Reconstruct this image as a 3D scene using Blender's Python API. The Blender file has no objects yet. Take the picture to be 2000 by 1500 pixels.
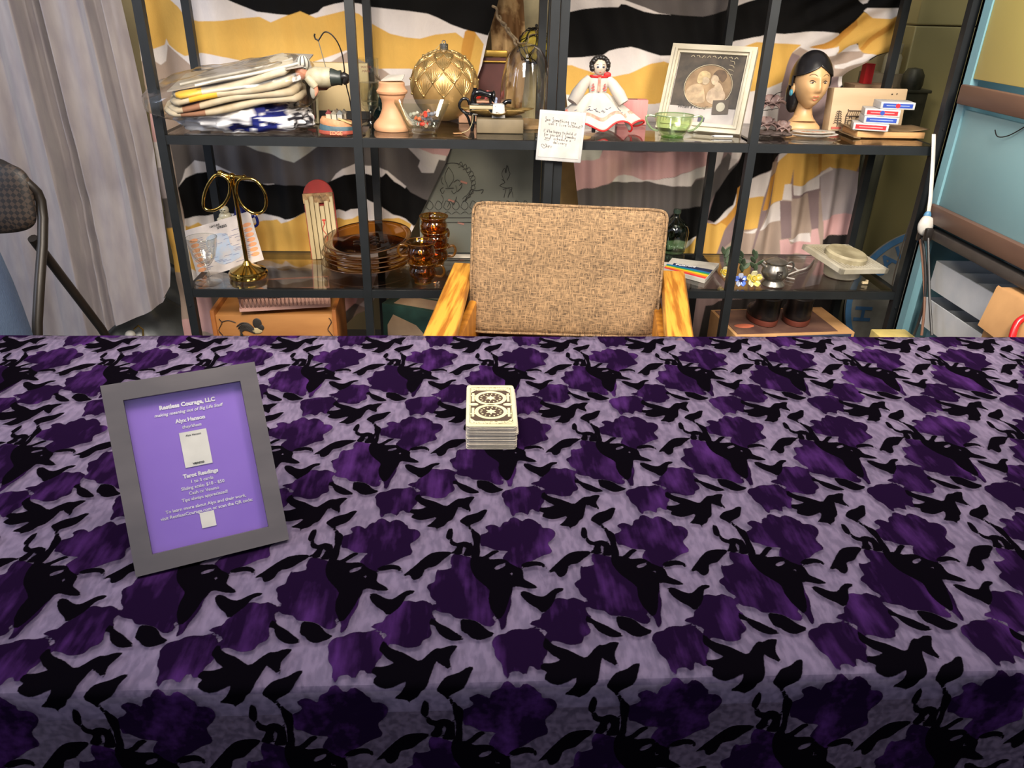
import bpy, bmesh, math, random
import numpy as np
from mathutils import Vector, Matrix, Euler, noise as mnoise
PI=math.pi
random.seed(7)
sc=bpy.context.scene
COL=sc.collection
# ---------------- camera ----------------
CH=1.29; CF=1504.0
RW=np.array([[0.998,-0.002,0.055],[-0.05,-0.457,0.888],[0.024,-0.89,-0.456]])
_dn=np.array([-78,2935,CF]);_dn/=np.linalg.norm(_dn)
_yf=np.array([-84,-772,CF]);_yf-=_dn*_yf.dot(_dn);_yf/=np.linalg.norm(_yf)
RW=np.array([np.cross(_yf,-_dn),_yf,-_dn])
cam_d=bpy.data.cameras.new('camera'); cam=bpy.data.objects.new('camera',cam_d); COL.objects.link(cam)
cam_d.sensor_width=36; cam_d.lens=CF/2000*36; cam_d.clip_start=.02
Mc=Matrix(((RW[0][0],-RW[0][1],-RW[0][2]),(RW[1][0],-RW[1][1],-RW[1][2]),(RW[2][0],-RW[2][1],-RW[2][2]))).to_4x4()
cam.matrix_world=Matrix.Translation((0,0,CH))@Mc
sc.camera=cam
# ---------------- world, lamps, exposure ----------------
w=bpy.data.worlds.new('world'); sc.world=w; w.use_nodes=True
bg=w.node_tree.nodes['Background']; bg.inputs[0].default_value=(.82,.86,1,1); bg.inputs[1].default_value=.60
def area(name,loc,target,size,power,col):
    l=bpy.data.lights.new(name,'AREA'); l.energy=power; l.size=size; l.color=col
    o=bpy.data.objects.new(name,l); COL.objects.link(o); o.location=loc
    o.rotation_euler=(Vector(target)-Vector(loc)).to_track_quat('-Z','Y').to_euler()
    return o
area('overhead_light',(.35,.95,2.75),(.35,1.0,0),.9,20,(1,.93,.84))
area('overhead_light',(-.40,.62,2.12),(-.15,2.35,.50),.5,17,(1,.90,.76)).data.spread=math.radians(118)  # unseen fill, lowered and narrowed to brighten the left unit's lower shelf
area('overhead_light',(.95,.62,2.12),(.65,2.35,.50),.5,17,(1,.90,.76)).data.spread=math.radians(118)  # same added fill for the right unit, cone kept off the table
area('low_fill',(.85,.60,1.75),(1.2,2.45,.45),.35,6,(1,.92,.82)).data.spread=math.radians(80)  # unseen fill added to lift the dark lower right corner
area('low_fill',(-.35,.60,1.75),(-.35,2.45,.45),.35,5,(1,.92,.82)).data.spread=math.radians(80)  # weaker added fill for the lower left shelves, no real fixture
area('window_light',(-2.6,.5,1.9),(-.3,1.9,.7),1.2,34,(.70,.80,1))
sc.cycles.transparent_max_bounces=32; sc.cycles.max_bounces=12
sc.view_settings.view_transform='Standard'; sc.view_settings.look='None'
sc.view_settings.exposure=0.0; sc.view_settings.gamma=1; sc.view_settings.use_curve_mapping=False
# ---------------- helpers ----------------
def lin(c): 
    return tuple(((v/255)/12.92 if v/255<=.04045 else ((v/255+.055)/1.055)**2.4) for v in c)
def at(px,py,z=None,Y=None,X=None):
    r=RW@np.array([px-1000,py-750,CF])
    t=(z-CH)/r[2] if z is not None else (Y/r[1] if Y is not None else X/r[0])
    return Vector((t*r[0],t*r[1],CH+t*r[2]))
def project(p):
    c=RW.T@np.array([p[0],p[1],p[2]-CH]); return c[0]/c[2]*CF+1000,c[1]/c[2]*CF+750
_mc={}
BRIGHT={'table_white','white_print','brass','steel','paper_cream','card_cream','card_edge','grey_velvet','golden_oak','wall_paint','frosted_bin'}
def mat(name,rgb,rough=.5,metal=0,rgb2=None,scale=20,stretch=(1,1,1),bump=0,bscale=None,contrast=(.35,.65),**kw):
    if name in _mc: return _mc[name]
    if name not in BRIGHT:
        k_=1-.20*min(1,max(0,(sum(rgb)/3-140)/60)); rgb=tuple(v*k_ for v in rgb)
        if rgb2: rgb2=tuple(v*k_ for v in rgb2)
    m=bpy.data.materials.new(name); _mc[name]=m; m.use_nodes=True
    nt=m.node_tree; b=nt.nodes['Principled BSDF']
    b.inputs['Base Color'].default_value=(*lin(rgb),1); b.inputs['Roughness'].default_value=rough; b.inputs['Metallic'].default_value=metal
    for k,v in kw.items(): b.inputs[k.replace('_',' ')].default_value=v
    if rgb2 is None: rgb2=tuple(max(0,int(v*.88)) for v in rgb)
    tc=nt.nodes.new('ShaderNodeTexCoord'); mp=nt.nodes.new('ShaderNodeMapping'); mp.inputs['Scale'].default_value=stretch
    nt.links.new(tc.outputs['Object'],mp.inputs[0])
    n=nt.nodes.new('ShaderNodeTexNoise'); n.inputs['Scale'].default_value=scale; n.inputs['Detail'].default_value=5
    nt.links.new(mp.outputs[0],n.inputs[0])
    r=nt.nodes.new('ShaderNodeValToRGB'); r.color_ramp.elements[0].position=contrast[0]; r.color_ramp.elements[1].position=contrast[1]
    r.color_ramp.elements[0].color=(*lin(rgb2),1); r.color_ramp.elements[1].color=(*lin(rgb),1)
    nt.links.new(n.outputs[0],r.inputs[0]); nt.links.new(r.outputs[0],b.inputs['Base Color'])
    if bump:
        n2=nt.nodes.new('ShaderNodeTexNoise'); n2.inputs['Scale'].default_value=bscale or scale*3; n2.inputs['Detail'].default_value=3
        nt.links.new(mp.outputs[0],n2.inputs[0])
        bp=nt.nodes.new('ShaderNodeBump'); bp.inputs['Strength'].default_value=bump; bp.inputs['Distance'].default_value=.002
        nt.links.new(n2.outputs[0],bp.inputs['Height']); nt.links.new(bp.outputs[0],b.inputs['Normal'])
    return m
def glass(name,tint=(235,240,235),gl=1.0,rough=.03,ior=1.45):
    if name in _mc: return _mc[name]
    m=bpy.data.materials.new(name); _mc[name]=m; m.use_nodes=True; nt=m.node_tree
    nt.nodes.remove(nt.nodes['Principled BSDF']); out=nt.nodes['Material Output']
    t=nt.nodes.new('ShaderNodeBsdfTransparent'); t.inputs[0].default_value=(*lin(tint),1)
    g=nt.nodes.new('ShaderNodeBsdfGlossy'); g.inputs['Roughness'].default_value=rough
    lw=nt.nodes.new('ShaderNodeLayerWeight'); lw.inputs[0].default_value=.35
    mu=nt.nodes.new('ShaderNodeMath'); mu.operation='MULTIPLY_ADD'; mu.inputs[1].default_value=.55*gl; mu.inputs[2].default_value=.035*gl
    nt.links.new(lw.outputs['Facing'],mu.inputs[0])
    pw=nt.nodes.new('ShaderNodeMath'); pw.operation='POWER'; pw.inputs[1].default_value=2.0
    nt.links.new(lw.outputs['Facing'],pw.inputs[0]); nt.links.new(pw.outputs[0],mu.inputs[0])
    x=nt.nodes.new('ShaderNodeMixShader'); nt.links.new(mu.outputs[0],x.inputs[0]); nt.links.new(t.outputs[0],x.inputs[1]); nt.links.new(g.outputs[0],x.inputs[2])
    nt.links.new(x.outputs[0],out.inputs[0]); return m
def vcmat(name,rough=.85,bump=.25,bscale=400,**kw):
    if name in _mc: return _mc[name]
    m=mat(name,(128,128,128),rough,bump=bump,bscale=bscale,**kw); nt=m.node_tree; b=nt.nodes['Principled BSDF']
    a=nt.nodes.new('ShaderNodeVertexColor'); a.layer_name='print'
    n=nt.nodes.new('ShaderNodeTexNoise'); n.inputs['Scale'].default_value=60
    x=nt.nodes.new('ShaderNodeMix'); x.data_type='RGBA'; x.blend_type='MULTIPLY'; x.inputs[0].default_value=.10; b.inputs['Specular IOR Level'].default_value=.15
    nt.links.new(a.outputs[0],x.inputs[6]); nt.links.new(n.outputs[0],x.inputs[7]); nt.links.new(x.outputs[2],b.inputs['Base Color']); return m
class MB:
    def __init__(s,M=None): s.v=[];s.f=[];s.m=[];s.M=M or Matrix()
    def add(s,vs,fs,mi=0):
        o=len(s.v); s.v+= [tuple(s.M@Vector(v)) for v in vs]; s.f+=[tuple(i+o for i in f) for f in fs]; s.m+=[mi]*len(fs); return s
    def box(s,c,d,mi=0,rot=None,bev=0,seg=2):
        if bev:
            bm=bmesh.new(); bmesh.ops.create_cube(bm,size=1)
            for v in bm.verts: v.co=Vector((v.co.x*d[0],v.co.y*d[1],v.co.z*d[2]))
            bmesh.ops.bevel(bm,geom=list(bm.edges),offset=bev,segments=seg,affect='EDGES',profile=.5)
            vs=[v.co.copy() for v in bm.verts]; bm.verts.index_update(); fs=[[v.index for v in f.verts] for f in bm.faces]; bm.free()
        else:
            vs=[Vector((x*d[0]/2,y*d[1]/2,z*d[2]/2)) for x in(-1,1) for y in(-1,1) for z in(-1,1)]
            fs=[(0,1,3,2),(4,6,7,5),(0,4,5,1),(2,3,7,6),(0,2,6,4),(1,5,7,3)]
        R=Euler(rot).to_matrix() if rot else Matrix.Identity(3)
        return s.add([R@v+Vector(c) for v in vs],fs,mi)
    def loft(s,rings,mi=0,caps=True,closed=True):
        n=len(rings[0]); vs=[p for r in rings for p in r]; fs=[]
        for i in range(len(rings)-1):
            for j in range(n if closed else n-1):
                k=(j+1)%n; fs.append((i*n+j,i*n+k,(i+1)*n+k,(i+1)*n+j))
        if caps and closed: fs.append(tuple(range(n-1,-1,-1))); fs.append(tuple((len(rings)-1)*n+j for j in range(n)))
        return s.add(vs,fs,mi)
    def tube(s,pts,r,n=8,mi=0,closed=False,caps=True):
        pts=[Vector(p) for p in pts]; N=len(pts); rs=r if isinstance(r,(list,tuple)) else [r]*N
        rings=[];prev=None
        for i,p in enumerate(pts):
            a=pts[(i-1)%N] if (closed or i>0) else p; b=pts[(i+1)%N] if (closed or i<N-1) else p
            t=(b-a).normalized() if (b-a).length>1e-9 else Vector((0,0,1))
            if prev is None: u=t.orthogonal().normalized()
            else:
                u=prev-t*prev.dot(t); u=u.normalized() if u.length>1e-6 else t.orthogonal().normalized()
            prev=u; v=t.cross(u)
            rings.append([p+(u*math.cos(2*PI*k/n)+v*math.sin(2*PI*k/n))*rs[i] for k in range(n)])
        if closed: rings.append(rings[0]); caps=False
        return s.loft(rings,mi,caps)
    def cyl(s,p0,p1,r0,r1=None,n=16,mi=0): return s.tube([p0,p1],[r0,r0 if r1 is None else r1],n,mi)
    def lathe(s,prof,c=(0,0,0),n=32,mi=0,sx=1,sy=1,fn=None,caps=True,rot=None):
        R=Euler(rot).to_matrix() if rot else Matrix.Identity(3)
        rings=[]
        for r,z in prof:
            ring=[]
            for k in range(n):
                a=2*PI*k/n; rr,zz=(r,z) if fn is None else fn(r,z,a)
                ring.append(R@Vector((rr*math.cos(a)*sx,rr*math.sin(a)*sy,zz))+Vector(c))
            rings.append(ring)
        return s.loft(rings,mi,caps)
    def sph(s,c,r,mi=0,nu=16,nv=10,rot=None,fn=None):
        if not isinstance(r,(tuple,list)): r=(r,r,r)
        R=Euler(rot).to_matrix() if rot else Matrix.Identity(3)
        rings=[]
        for j in range(nv+1):
            t=PI*(j/nv)*.998+.001*PI; ring=[]
            for k in range(nu):
                a=2*PI*k/nu; d=Vector((math.sin(t)*math.cos(a),math.sin(t)*math.sin(a),-math.cos(t)))
                q=Vector((d.x*r[0],d.y*r[1],d.z*r[2]))
                if fn: q=fn(d,q)
                ring.append(R@q+Vector(c))
            rings.append(ring)
        return s.loft(rings,mi)
    def prism(s,pts,ext,mi=0):
        pts=[Vector(p) for p in pts]; e=Vector(ext); n=len(pts)
        vs=pts+[p+e for p in pts]; fs=[tuple(range(n)),tuple(range(2*n-1,n-1,-1))]+[(i,n+i,n+(i+1)%n,(i+1)%n) for i in range(n)]
        return s.add(vs,fs,mi)
    def grid(s,fn,nu,nv,mi=0):
        vs=[fn(i/nu,j/nv) for j in range(nv+1) for i in range(nu+1)]
        fs=[(j*(nu+1)+i,j*(nu+1)+i+1,(j+1)*(nu+1)+i+1,(j+1)*(nu+1)+i) for j in range(nv) for i in range(nu)]
        return s.add(vs,fs,mi)
    def text(s,txt,o,ux,uy,size,align='CENTER',mi=0,shear=0,off=0,depth=.0003):
        cu=bpy.data.curves.new('t','FONT'); cu.body=txt; cu.size=size; cu.align_x=align; cu.shear=shear; cu.offset=off; cu.resolution_u=3
        cu.extrude=depth
        ob=bpy.data.objects.new('t',cu); me=bpy.data.meshes.new_from_object(ob)
        ux=Vector(ux).normalized(); uy=Vector(uy).normalized(); n=ux.cross(uy)
        s.add([Vector(o)+ux*v.co.x+uy*v.co.y+n*(v.co.z+depth) for v in me.vertices],[tuple(p.vertices) for p in me.polygons],mi)
        bpy.data.objects.remove(ob); bpy.data.curves.remove(cu); bpy.data.meshes.remove(me); return s
    def build(s,name,mats,parent=None,loc=None,rot=None,smooth=True,angle=40,sub=0,solid=0):
        me=bpy.data.meshes.new(name); me.from_pydata(s.v,[],s.f)
        if not isinstance(mats,(list,tuple)): mats=[mats]
        for m in mats: me.materials.append(m)
        me.polygons.foreach_set('material_index',s.m)
        bm=bmesh.new(); bm.from_mesh(me); bmesh.ops.recalc_face_normals(bm,faces=bm.faces); bm.to_mesh(me); bm.free()
        if smooth:
            me.polygons.foreach_set('use_smooth',[True]*len(me.polygons)); me.set_sharp_from_angle(angle=math.radians(angle))
        o=bpy.data.objects.new(name,me); COL.objects.link(o)
        if parent: o.parent=parent
        if loc is not None: o.location=loc
        if rot is not None: o.rotation_euler=rot
        if solid:
            q=o.modifiers.new('s','SOLIDIFY'); q.thickness=solid; q.offset=0
        if sub:
            q=o.modifiers.new('s','SUBSURF'); q.levels=q.render_levels=sub
        return o
def tag(o,label=None,cat=None,group=None,kind=None):
    if label: o['label']=label
    if cat: o['category']=cat
    if group: o['group']=group
    if kind: o['kind']=kind
    return o
def thing(name,label,cat,loc,rz=0,group=None,rot=None):
    o=bpy.data.objects.new(name,None); COL.objects.link(o); o.empty_display_size=.02
    o.location=loc; o.rotation_euler=rot or (0,0,rz); return tag(o,label,cat,group)
def one(name,mb,mats,label,cat,loc=(0,0,0),rot=(0,0,0),group=None,**kw):
    return tag(mb.build(name,mats,None,loc,rot,**kw),label,cat,group)
def struct(name,mb,mats,**kw): return tag(mb.build(name,mats,None,**kw),kind='structure')
def smoothpoly(p,k=3,closed=True):
    p=[np.array(q,float) for q in p]; n=len(p); out=[]
    for i in range(n if closed else n-1):
        a,b,c,d=(p[(i-1)%n],p[i],p[(i+1)%n],p[(i+2)%n]) if closed else (p[max(i-1,0)],p[i],p[i+1],p[min(i+2,n-1)])
        for j in range(k):
            t=j/k; out.append(.5*(2*b+(c-a)*t+(2*a-5*b+4*c-d)*t*t+(3*b-a-3*c+d)*t**3))
    if not closed: out.append(p[-1])
    return np.array(out)
def inpoly(P,poly):
    poly=np.asarray(poly,float); lo=poly.min(0); hi=poly.max(0); k=np.nonzero((P[:,0]>=lo[0])&(P[:,0]<=hi[0])&(P[:,1]>=lo[1])&(P[:,1]<=hi[1]))[0]
    out=np.zeros(len(P),bool); out[k]=inpoly_(P[k],poly); return out
def inpoly_(P,poly):
    x,y=P[:,0],P[:,1]; r=np.zeros(len(P),bool); n=len(poly)
    for i in range(n):
        x0,y0=poly[i]; x1,y1=poly[(i+1)%n]
        if y0==y1: continue
        c=((y0>y)!=(y1>y))&(x<(x1-x0)*(y-y0)/(y1-y0)+x0); r^=c
    return r
def sdf(P,poly):
    d=np.full(len(P),1e9)
    for i in range(len(poly)):
        a=poly[i];b=poly[(i+1)%len(poly)]; e=b-a; L=e@e
        if L<1e-14: continue
        t=np.clip(((P-a)@e)/L,0,1); q=P-a-t[:,None]*e; d=np.minimum(d,(q**2).sum(1))
    d=np.sqrt(d); return np.where(inpoly(P,poly),-d,d)
def gridmesh(name,V,nu,nv,mats,cols=None,fattr=None,parent=None):
    idx=np.arange(nu*nv).reshape(nv,nu); F=np.stack([idx[:-1,:-1],idx[:-1,1:],idx[1:,1:],idx[1:,:-1]],-1).reshape(-1,4)
    me=bpy.data.meshes.new(name); me.vertices.add(nu*nv); me.vertices.foreach_set('co',V.astype(np.float32).ravel())
    me.loops.add(F.size); me.loops.foreach_set('vertex_index',F.astype(np.int32).ravel())
    me.polygons.add(len(F)); me.polygons.foreach_set('loop_start',np.arange(0,F.size,4,dtype=np.int32)); me.update(calc_edges=True)
    me.polygons.foreach_set('use_smooth',np.ones(len(F),bool))
    for m in mats: me.materials.append(m)
    if cols is not None:
        a=me.color_attributes.new('print','FLOAT_COLOR','POINT'); a.data.foreach_set('color',np.concatenate([cols,np.ones((len(cols),1))],1).astype(np.float32).ravel())
    for k,v in (fattr or {}).items():
        a=me.attributes.new(k,'FLOAT','POINT'); a.data.foreach_set('value',v.astype(np.float32))
    o=bpy.data.objects.new(name,me); COL.objects.link(o); o.parent=parent; return o
# common materials
BLK=mat('black_metal',(29,32,35),.45,.2); PLW=mat('plain_white',(232,226,214),.5)
GLS=glass('clear_glass'); INK=mat('black_ink',(28,26,26),.6); BRASS=mat('brass',(205,175,95),.12,1,rgb2=(185,150,75))
STEEL=mat('steel',(190,190,190),.25,1)
# ---------------- room ----------------
m=MB(); m.box((.2,1.0,-.02),(7,6,.04)); struct('floor',m,mat('floor_concrete',(96,90,84),.6,rgb2=(70,66,62),scale=4,bump=.2))
m=MB(); m.box((.2,3.05,1.4),(7,.06,2.8)); struct('wall_back',m,mat('wall_paint',(196,178,132),.7,rgb2=(180,162,118),scale=3))
m=MB(); m.box((2.6,1.0,1.4),(.06,4.1,2.8)); struct('wall_right',m,mat('wall_paint',(196,178,132),.7))
ZT=.74
# ---------------- table ----------------
t=thing('folding_table','long white folding table under the purple cloth','table',(.11,.872,0))
TW=mat('table_white',(236,234,232),.5)
m=MB(); m.box((0,0,ZT-.022),(2.44,.762,.04),bev=.008); m.build('tabletop',TW,t)
GR=mat('grey_metal',(120,122,125),.4,.6)
for sx in(-1,1):
    for sy in(-1,1):
        m=MB(); m.cyl((sx*1.0,sy*.3,0),(sx*1.0,sy*.3,ZT-.043),.014); m.build('leg',GR,t)
    m=MB(); m.cyl((sx*1.0,-.3,.2),(sx*1.0,.3,.2),.01); m.build('crossbar',GR,t)
# ---------------- tablecloth ----------------
def Z1(p): return [(800+x/5,980+y/5) for x,y in p]
def Z2(p): return [(900+x/5,1200+y/5) for x,y in p]
YN=.491
def cloth_uv(px,py):
    q=at(px,py,z=ZT)
    if q.y>YN: return (q.x,q.y)
    q=at(px,py,Y=YN); return (q.x,YN-(ZT-q.z))
FL=[Z1([(730,265),(760,245),(800,232),(850,245),(890,265),(900,230),(925,205),(960,205),(985,170),(1030,165),(1070,185),(1100,200),(1140,175),(1185,180),(1230,200),(1260,225),(1285,235),(1295,265),(1350,265),(1400,285),(1425,320),(1410,360),(1375,395),(1350,415),(1365,455),(1385,480),(1390,510),(1365,525),(1310,540),(1260,565),(1200,600),(1150,615),(1110,650),(1090,680),(1110,715),(1090,740),(1000,700),(940,660),(930,610),(905,580),(940,520),(960,500),(900,495),(840,490),(780,465),(740,450),(700,450),(690,420),(670,390),(680,345),(740,325),(765,310),(765,290)]),
Z1([(280,670),(310,680),(350,675),(415,655),(400,620),(405,570),(440,530),(500,545),(560,560),(620,580),(760,640),(830,700),(900,740),(1000,760),(1010,840),(1000,900),(990,960),(995,1000),(975,1080),(950,1140),(945,1210),(925,1265),(905,1280),(885,1260),(880,1200),(860,1160),(830,1130),(800,1140),(825,1170),(835,1200),(820,1230),(790,1240),(740,1235),(700,1215),(640,1180),(540,1160),(490,1160),(440,1150),(400,1110),(340,1100),(290,1090),(240,1060),(240,1030),(265,1000),(220,965),(200,930),(195,890),(170,860),(170,835),(210,810),(245,795),(250,740),(265,690)]),
Z1([(1420,960),(1480,955),(1540,970),(1600,950),(1650,970),(1700,990),(1725,1020),(1720,1070),(1750,1120),(1780,1150),(1730,1200),(1765,1260),(1760,1310),(1700,1340),(1690,1390),(1640,1410),(1560,1418),(1490,1395),(1430,1380),(1370,1375),(1330,1330),(1345,1290),(1290,1260),(1240,1235),(1180,1220),(1170,1205),(1210,1180),(1275,1165),(1290,1110),(1340,1080),(1360,1020),(1390,980)]),
Z2([(300,300),(330,240),(380,215),(440,205),(480,175),(560,160),(620,165),(690,150),(740,155),(780,190),(820,230),(870,280),(880,330),(840,370),(850,400),(820,430),(800,490),(840,520),(770,565),(730,550),(690,515),(660,540),(650,580),(635,615),(600,600),(570,575),(520,575),(475,590),(470,630),(440,640),(415,600),(405,530),(390,490),(350,450),(330,400),(325,350)])]
DK=[Z1([(620,540),(700,570),(770,590),(860,585),(930,590),(1000,640),(1090,680),(1110,715),(1115,770),(1170,800),(1250,845),(1240,860),(1170,862),(1100,850),(1010,840),(1000,900),(980,940),(930,1100),(870,1170),(830,1120),(790,1060),(770,960),(780,880),(720,820),(650,760),(610,700),(590,620)]),
Z1([(500,1165),(560,1165),(640,1180),(700,1220),(740,1260),(790,1290),(825,1300),(820,1325),(770,1345),(710,1365),(660,1368),(600,1345),(560,1310),(510,1285),(498,1240)]),
Z1([(1090,640),(1150,612),(1210,605),(1270,610),(1320,640),(1340,685),(1320,680),(1280,655),(1220,650),(1160,665),(1100,665)]),
Z1([(690,575),(740,550),(790,510),(830,490),(880,495),(860,515),(820,540),(770,580),(720,590)]),
Z1([(485,205),(520,170),(570,140),(640,125),(680,110),(720,90),(765,90),(750,115),(730,150),(700,190),(650,215),(600,235),(590,250),(620,280),(650,310),(690,340),(690,400),(685,460),(690,520),(670,580),(620,550),(640,490),(630,430),(610,360),(605,320),(570,270),(530,235)]),
Z1([(360,330),(375,290),(400,268),(420,285),(425,330),(415,370),(430,400),(470,420),(510,405),(560,405),(610,430),(625,480),(620,550),(550,560),(520,550),(545,500),(555,465),(520,460),(520,500),(495,545),(440,540),(430,510),(465,460),(420,450),(390,420),(385,390),(355,370)]),
Z1([(1345,720),(1400,660),(1450,610),(1500,560),(1560,515),(1640,495),(1780,500),(1700,570),(1650,620),(1590,635),(1550,650),(1535,720),(1480,760),(1440,740),(1420,705),(1380,715)]),
Z1([(1075,900),(1100,885),(1160,895),(1230,930),(1310,940),(1370,895),(1430,860),(1500,860),(1500,885),(1440,910),(1420,960),(1400,1010),(1340,1080),(1300,1105),(1250,1060),(1180,1020),(1110,960)]),
Z2([(1230,20),(1290,65),(1350,95),(1420,125),(1490,165),(1585,218),(1560,238),(1470,242),(1400,215),(1340,180),(1300,135),(1270,100),(1220,90)]),
Z2([(830,230),(870,290),(940,330),(1050,365),(1150,415),(1220,440),(1270,390),(1320,335),(1365,312),(1400,320),(1460,290),(1530,288),(1545,300),(1520,350),(1500,410),(1510,450),(1535,500),(1535,535),(1480,500),(1420,470),(1380,440),(1365,500),(1355,580),(1340,640),(1300,680),(1270,690),(1240,740),(1190,775),(1155,780),(1135,820),(1115,780),(1050,770),(990,768),(1050,730),(1100,680),(1135,625),(1070,645),(1000,668),(930,678),(860,660),(810,630),(840,590),(830,570),(780,555),(790,490),(860,495),(975,460),(900,420),(850,375),(800,330)])]
HOLE=[Z1([(825,680),(840,655),(880,640),(930,628),(935,645),(900,668),(850,683)]),Z1([(965,710),(985,705),(1010,725),(1000,740),(985,730)])]
LA=np.array([.1525,0.]); LB=np.array([-.018,-.2375]); LM=np.linalg.inv(np.stack([LA,LB],1)); L0=np.array([.06,.66])
NA,NB=120,184
gi,gj=np.meshgrid(np.arange(NA)/NA,np.arange(NB)/NB,indexing='ij')
cellP=L0+gi.ravel()[:,None]*LA+gj.ravel()[:,None]*LB
def cell_sdf(polys,holes=()):
    out=np.full(len(cellP),1.)
    for p in polys:
        q=np.array([cloth_uv(*a) for a in smoothpoly(p,2)]); c=q.mean(0)
        for a in(-2,-1,0,1,2):
            for b in(-2,-1,0,1,2):
                sh=a*LA+b*LB
                lo=q.min(0)+sh-.03; hi=q.max(0)+sh+.03
                msk=((cellP>lo)&(cellP<hi)).all(1)
                if msk.any():
                    d=sdf(cellP[msk],q+sh); out[msk]=np.minimum(out[msk],d)
    return np.clip(out,-.02,.02).reshape(NA,NB)
SF=cell_sdf(FL); SD=cell_sdf(DK); SH=cell_sdf(HOLE)
SF=np.maximum(SF,-SH); SD=np.maximum(SD,-SH)
def sample(S,u,v):
    k=(LM@(np.stack([u,v])-L0[:,None])); a=(k[0]%1)*NA; b=(k[1]%1)*NB
    i=np.floor(a).astype(int)%NA; j=np.floor(b).astype(int)%NB; fa=a-np.floor(a); fb=b-np.floor(b); i2=(i+1)%NA; j2=(j+1)%NB
    return S[i,j]*(1-fa)*(1-fb)+S[i2,j]*fa*(1-fb)+S[i,j2]*(1-fa)*fb+S[i2,j2]*fa*fb
XL,XR,YFAR=-1.112,1.332,1.255
us=np.concatenate([np.linspace(XL-.35,-.95,60)[:-1],np.linspace(-.95,1.15,620),np.linspace(1.15,XR+.35,60)[1:]])
vs=np.concatenate([np.linspace(YN-.62,.28,60)[:-1],np.linspace(.28,1.27,330),np.linspace(1.27,YFAR+.3,40)[1:]])
U,V=np.meshgrid(us,vs); u=U.ravel(); v=V.ravel()
def fold(d,r=.008):   # overhang distance -> (outward, drop)
    d=np.maximum(d,0); a=np.minimum(d/r,PI/2); return np.where(d>0,r*np.sin(a),0),np.where(d>0,r*(1-np.cos(a))+np.maximum(d-r*PI/2,0),0)
oL,dL=fold(XL+.004-u); oR,dR=fold(u-XR+.004); oN,dN=fold(YN+.004-v); oF,dF=fold(v-YFAR+.004)
drop=np.maximum(np.maximum(dL,dR),np.maximum(dN,dF))
x=np.clip(u,XL+.004,XR-.004)-oL+oR; y=np.clip(v,YN+.004,YFAR-.004)-oN+oF
rp=.012*np.clip((drop-.04)*4,0,1)
y=y-np.where(dN>.045,rp*(1+np.sin(u*23)+.5*np.sin(u*41+1)),0)+np.where(dF>.045,rp*(1+np.sin(u*19)),0)
x=x-np.where(dL>.045,rp*(1+np.sin(v*23)),0)+np.where(dR>.045,rp*(1+np.sin(v*21)),0)
flat=drop<.001
wr=np.zeros_like(u)
rs=np.random.RandomState(3)
for _ in range(16):
    an=rs.uniform(-.5,.9); fx,fy=math.cos(an),math.sin(an); f=rs.uniform(14,60); ph=rs.uniform(0,6)
    wr+=np.maximum(0,np.sin((u*fx*.35+v*(1+fy*.3))*f+ph+2*np.sin(u*3+ph)))**6*rs.uniform(.0004,.0010)
z=ZT+.0015+np.where(flat,wr*.55,wr*.2)-drop
cm=bpy.data.materials.new('devore_velvet'); cm.use_nodes=True; nt=cm.node_tree; L=nt.links
out=nt.nodes['Material Output']; pb=nt.nodes['Principled BSDF']
def nd(t,**k):
    n=nt.nodes.new(t)
    for a,b in k.items(): setattr(n,a,b)
    return n
tc=nd('ShaderNodeTexCoord'); nz=nd('ShaderNodeTexNoise'); nz.inputs['Scale'].default_value=22; nz.inputs['Detail'].default_value=6
mp=nd('ShaderNodeMapping'); mp.inputs['Scale'].default_value=(1.6,.7,1); L.new(tc.outputs['Object'],mp.inputs[0]); L.new(mp.outputs[0],nz.inputs[0])
def step(attr,off=.0):
    a=nd('ShaderNodeAttribute'); a.attribute_name=attr
    e=nd('ShaderNodeTexNoise'); e.inputs['Scale'].default_value=350; L.new(tc.outputs['Object'],e.inputs[0])
    s=nd('ShaderNodeMath',operation='MULTIPLY_ADD'); s.inputs[1].default_value=.0010; L.new(e.outputs[0],s.inputs[0]); L.new(a.outputs['Fac'],s.inputs[2])
    r=nd('ShaderNodeMapRange'); r.inputs['From Min'].default_value=.0009+off; r.inputs['From Max'].default_value=.0001+off; L.new(s.outputs[0],r.inputs[0]); return r.outputs[0]
sf=step('flower'); sd=step('leaf'); mx=nd('ShaderNodeMath',operation='MAXIMUM'); L.new(sf,mx.inputs[0]); L.new(sd,mx.inputs[1])
st1=nd('ShaderNodeTexNoise'); st1.inputs['Scale'].default_value=140; mst=nd('ShaderNodeMapping'); mst.inputs['Scale'].default_value=(1,.12,1); L.new(tc.outputs['Object'],mst.inputs[0]); L.new(mst.outputs[0],st1.inputs[0]); sad=nd('ShaderNodeMath',operation='MULTIPLY_ADD'); sad.inputs[1].default_value=.30; L.new(st1.outputs[0],sad.inputs[0]); L.new(nz.outputs[0],sad.inputs[2]); sb=nd('ShaderNodeMath',operation='SUBTRACT'); sb.inputs[1].default_value=.13; L.new(sad.outputs[0],sb.inputs[0])
rf=nd('ShaderNodeValToRGB'); rf.color_ramp.elements[0].position=.5; rf.color_ramp.elements[0].color=(*lin((22,9,32)),1); rf.color_ramp.elements[1].position=.86; rf.color_ramp.elements[1].color=(*lin((66,34,88)),1)  # lighter streaks put the velvet's sheen into the flower colour
L.new(sb.outputs[0],rf.inputs[0])
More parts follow.
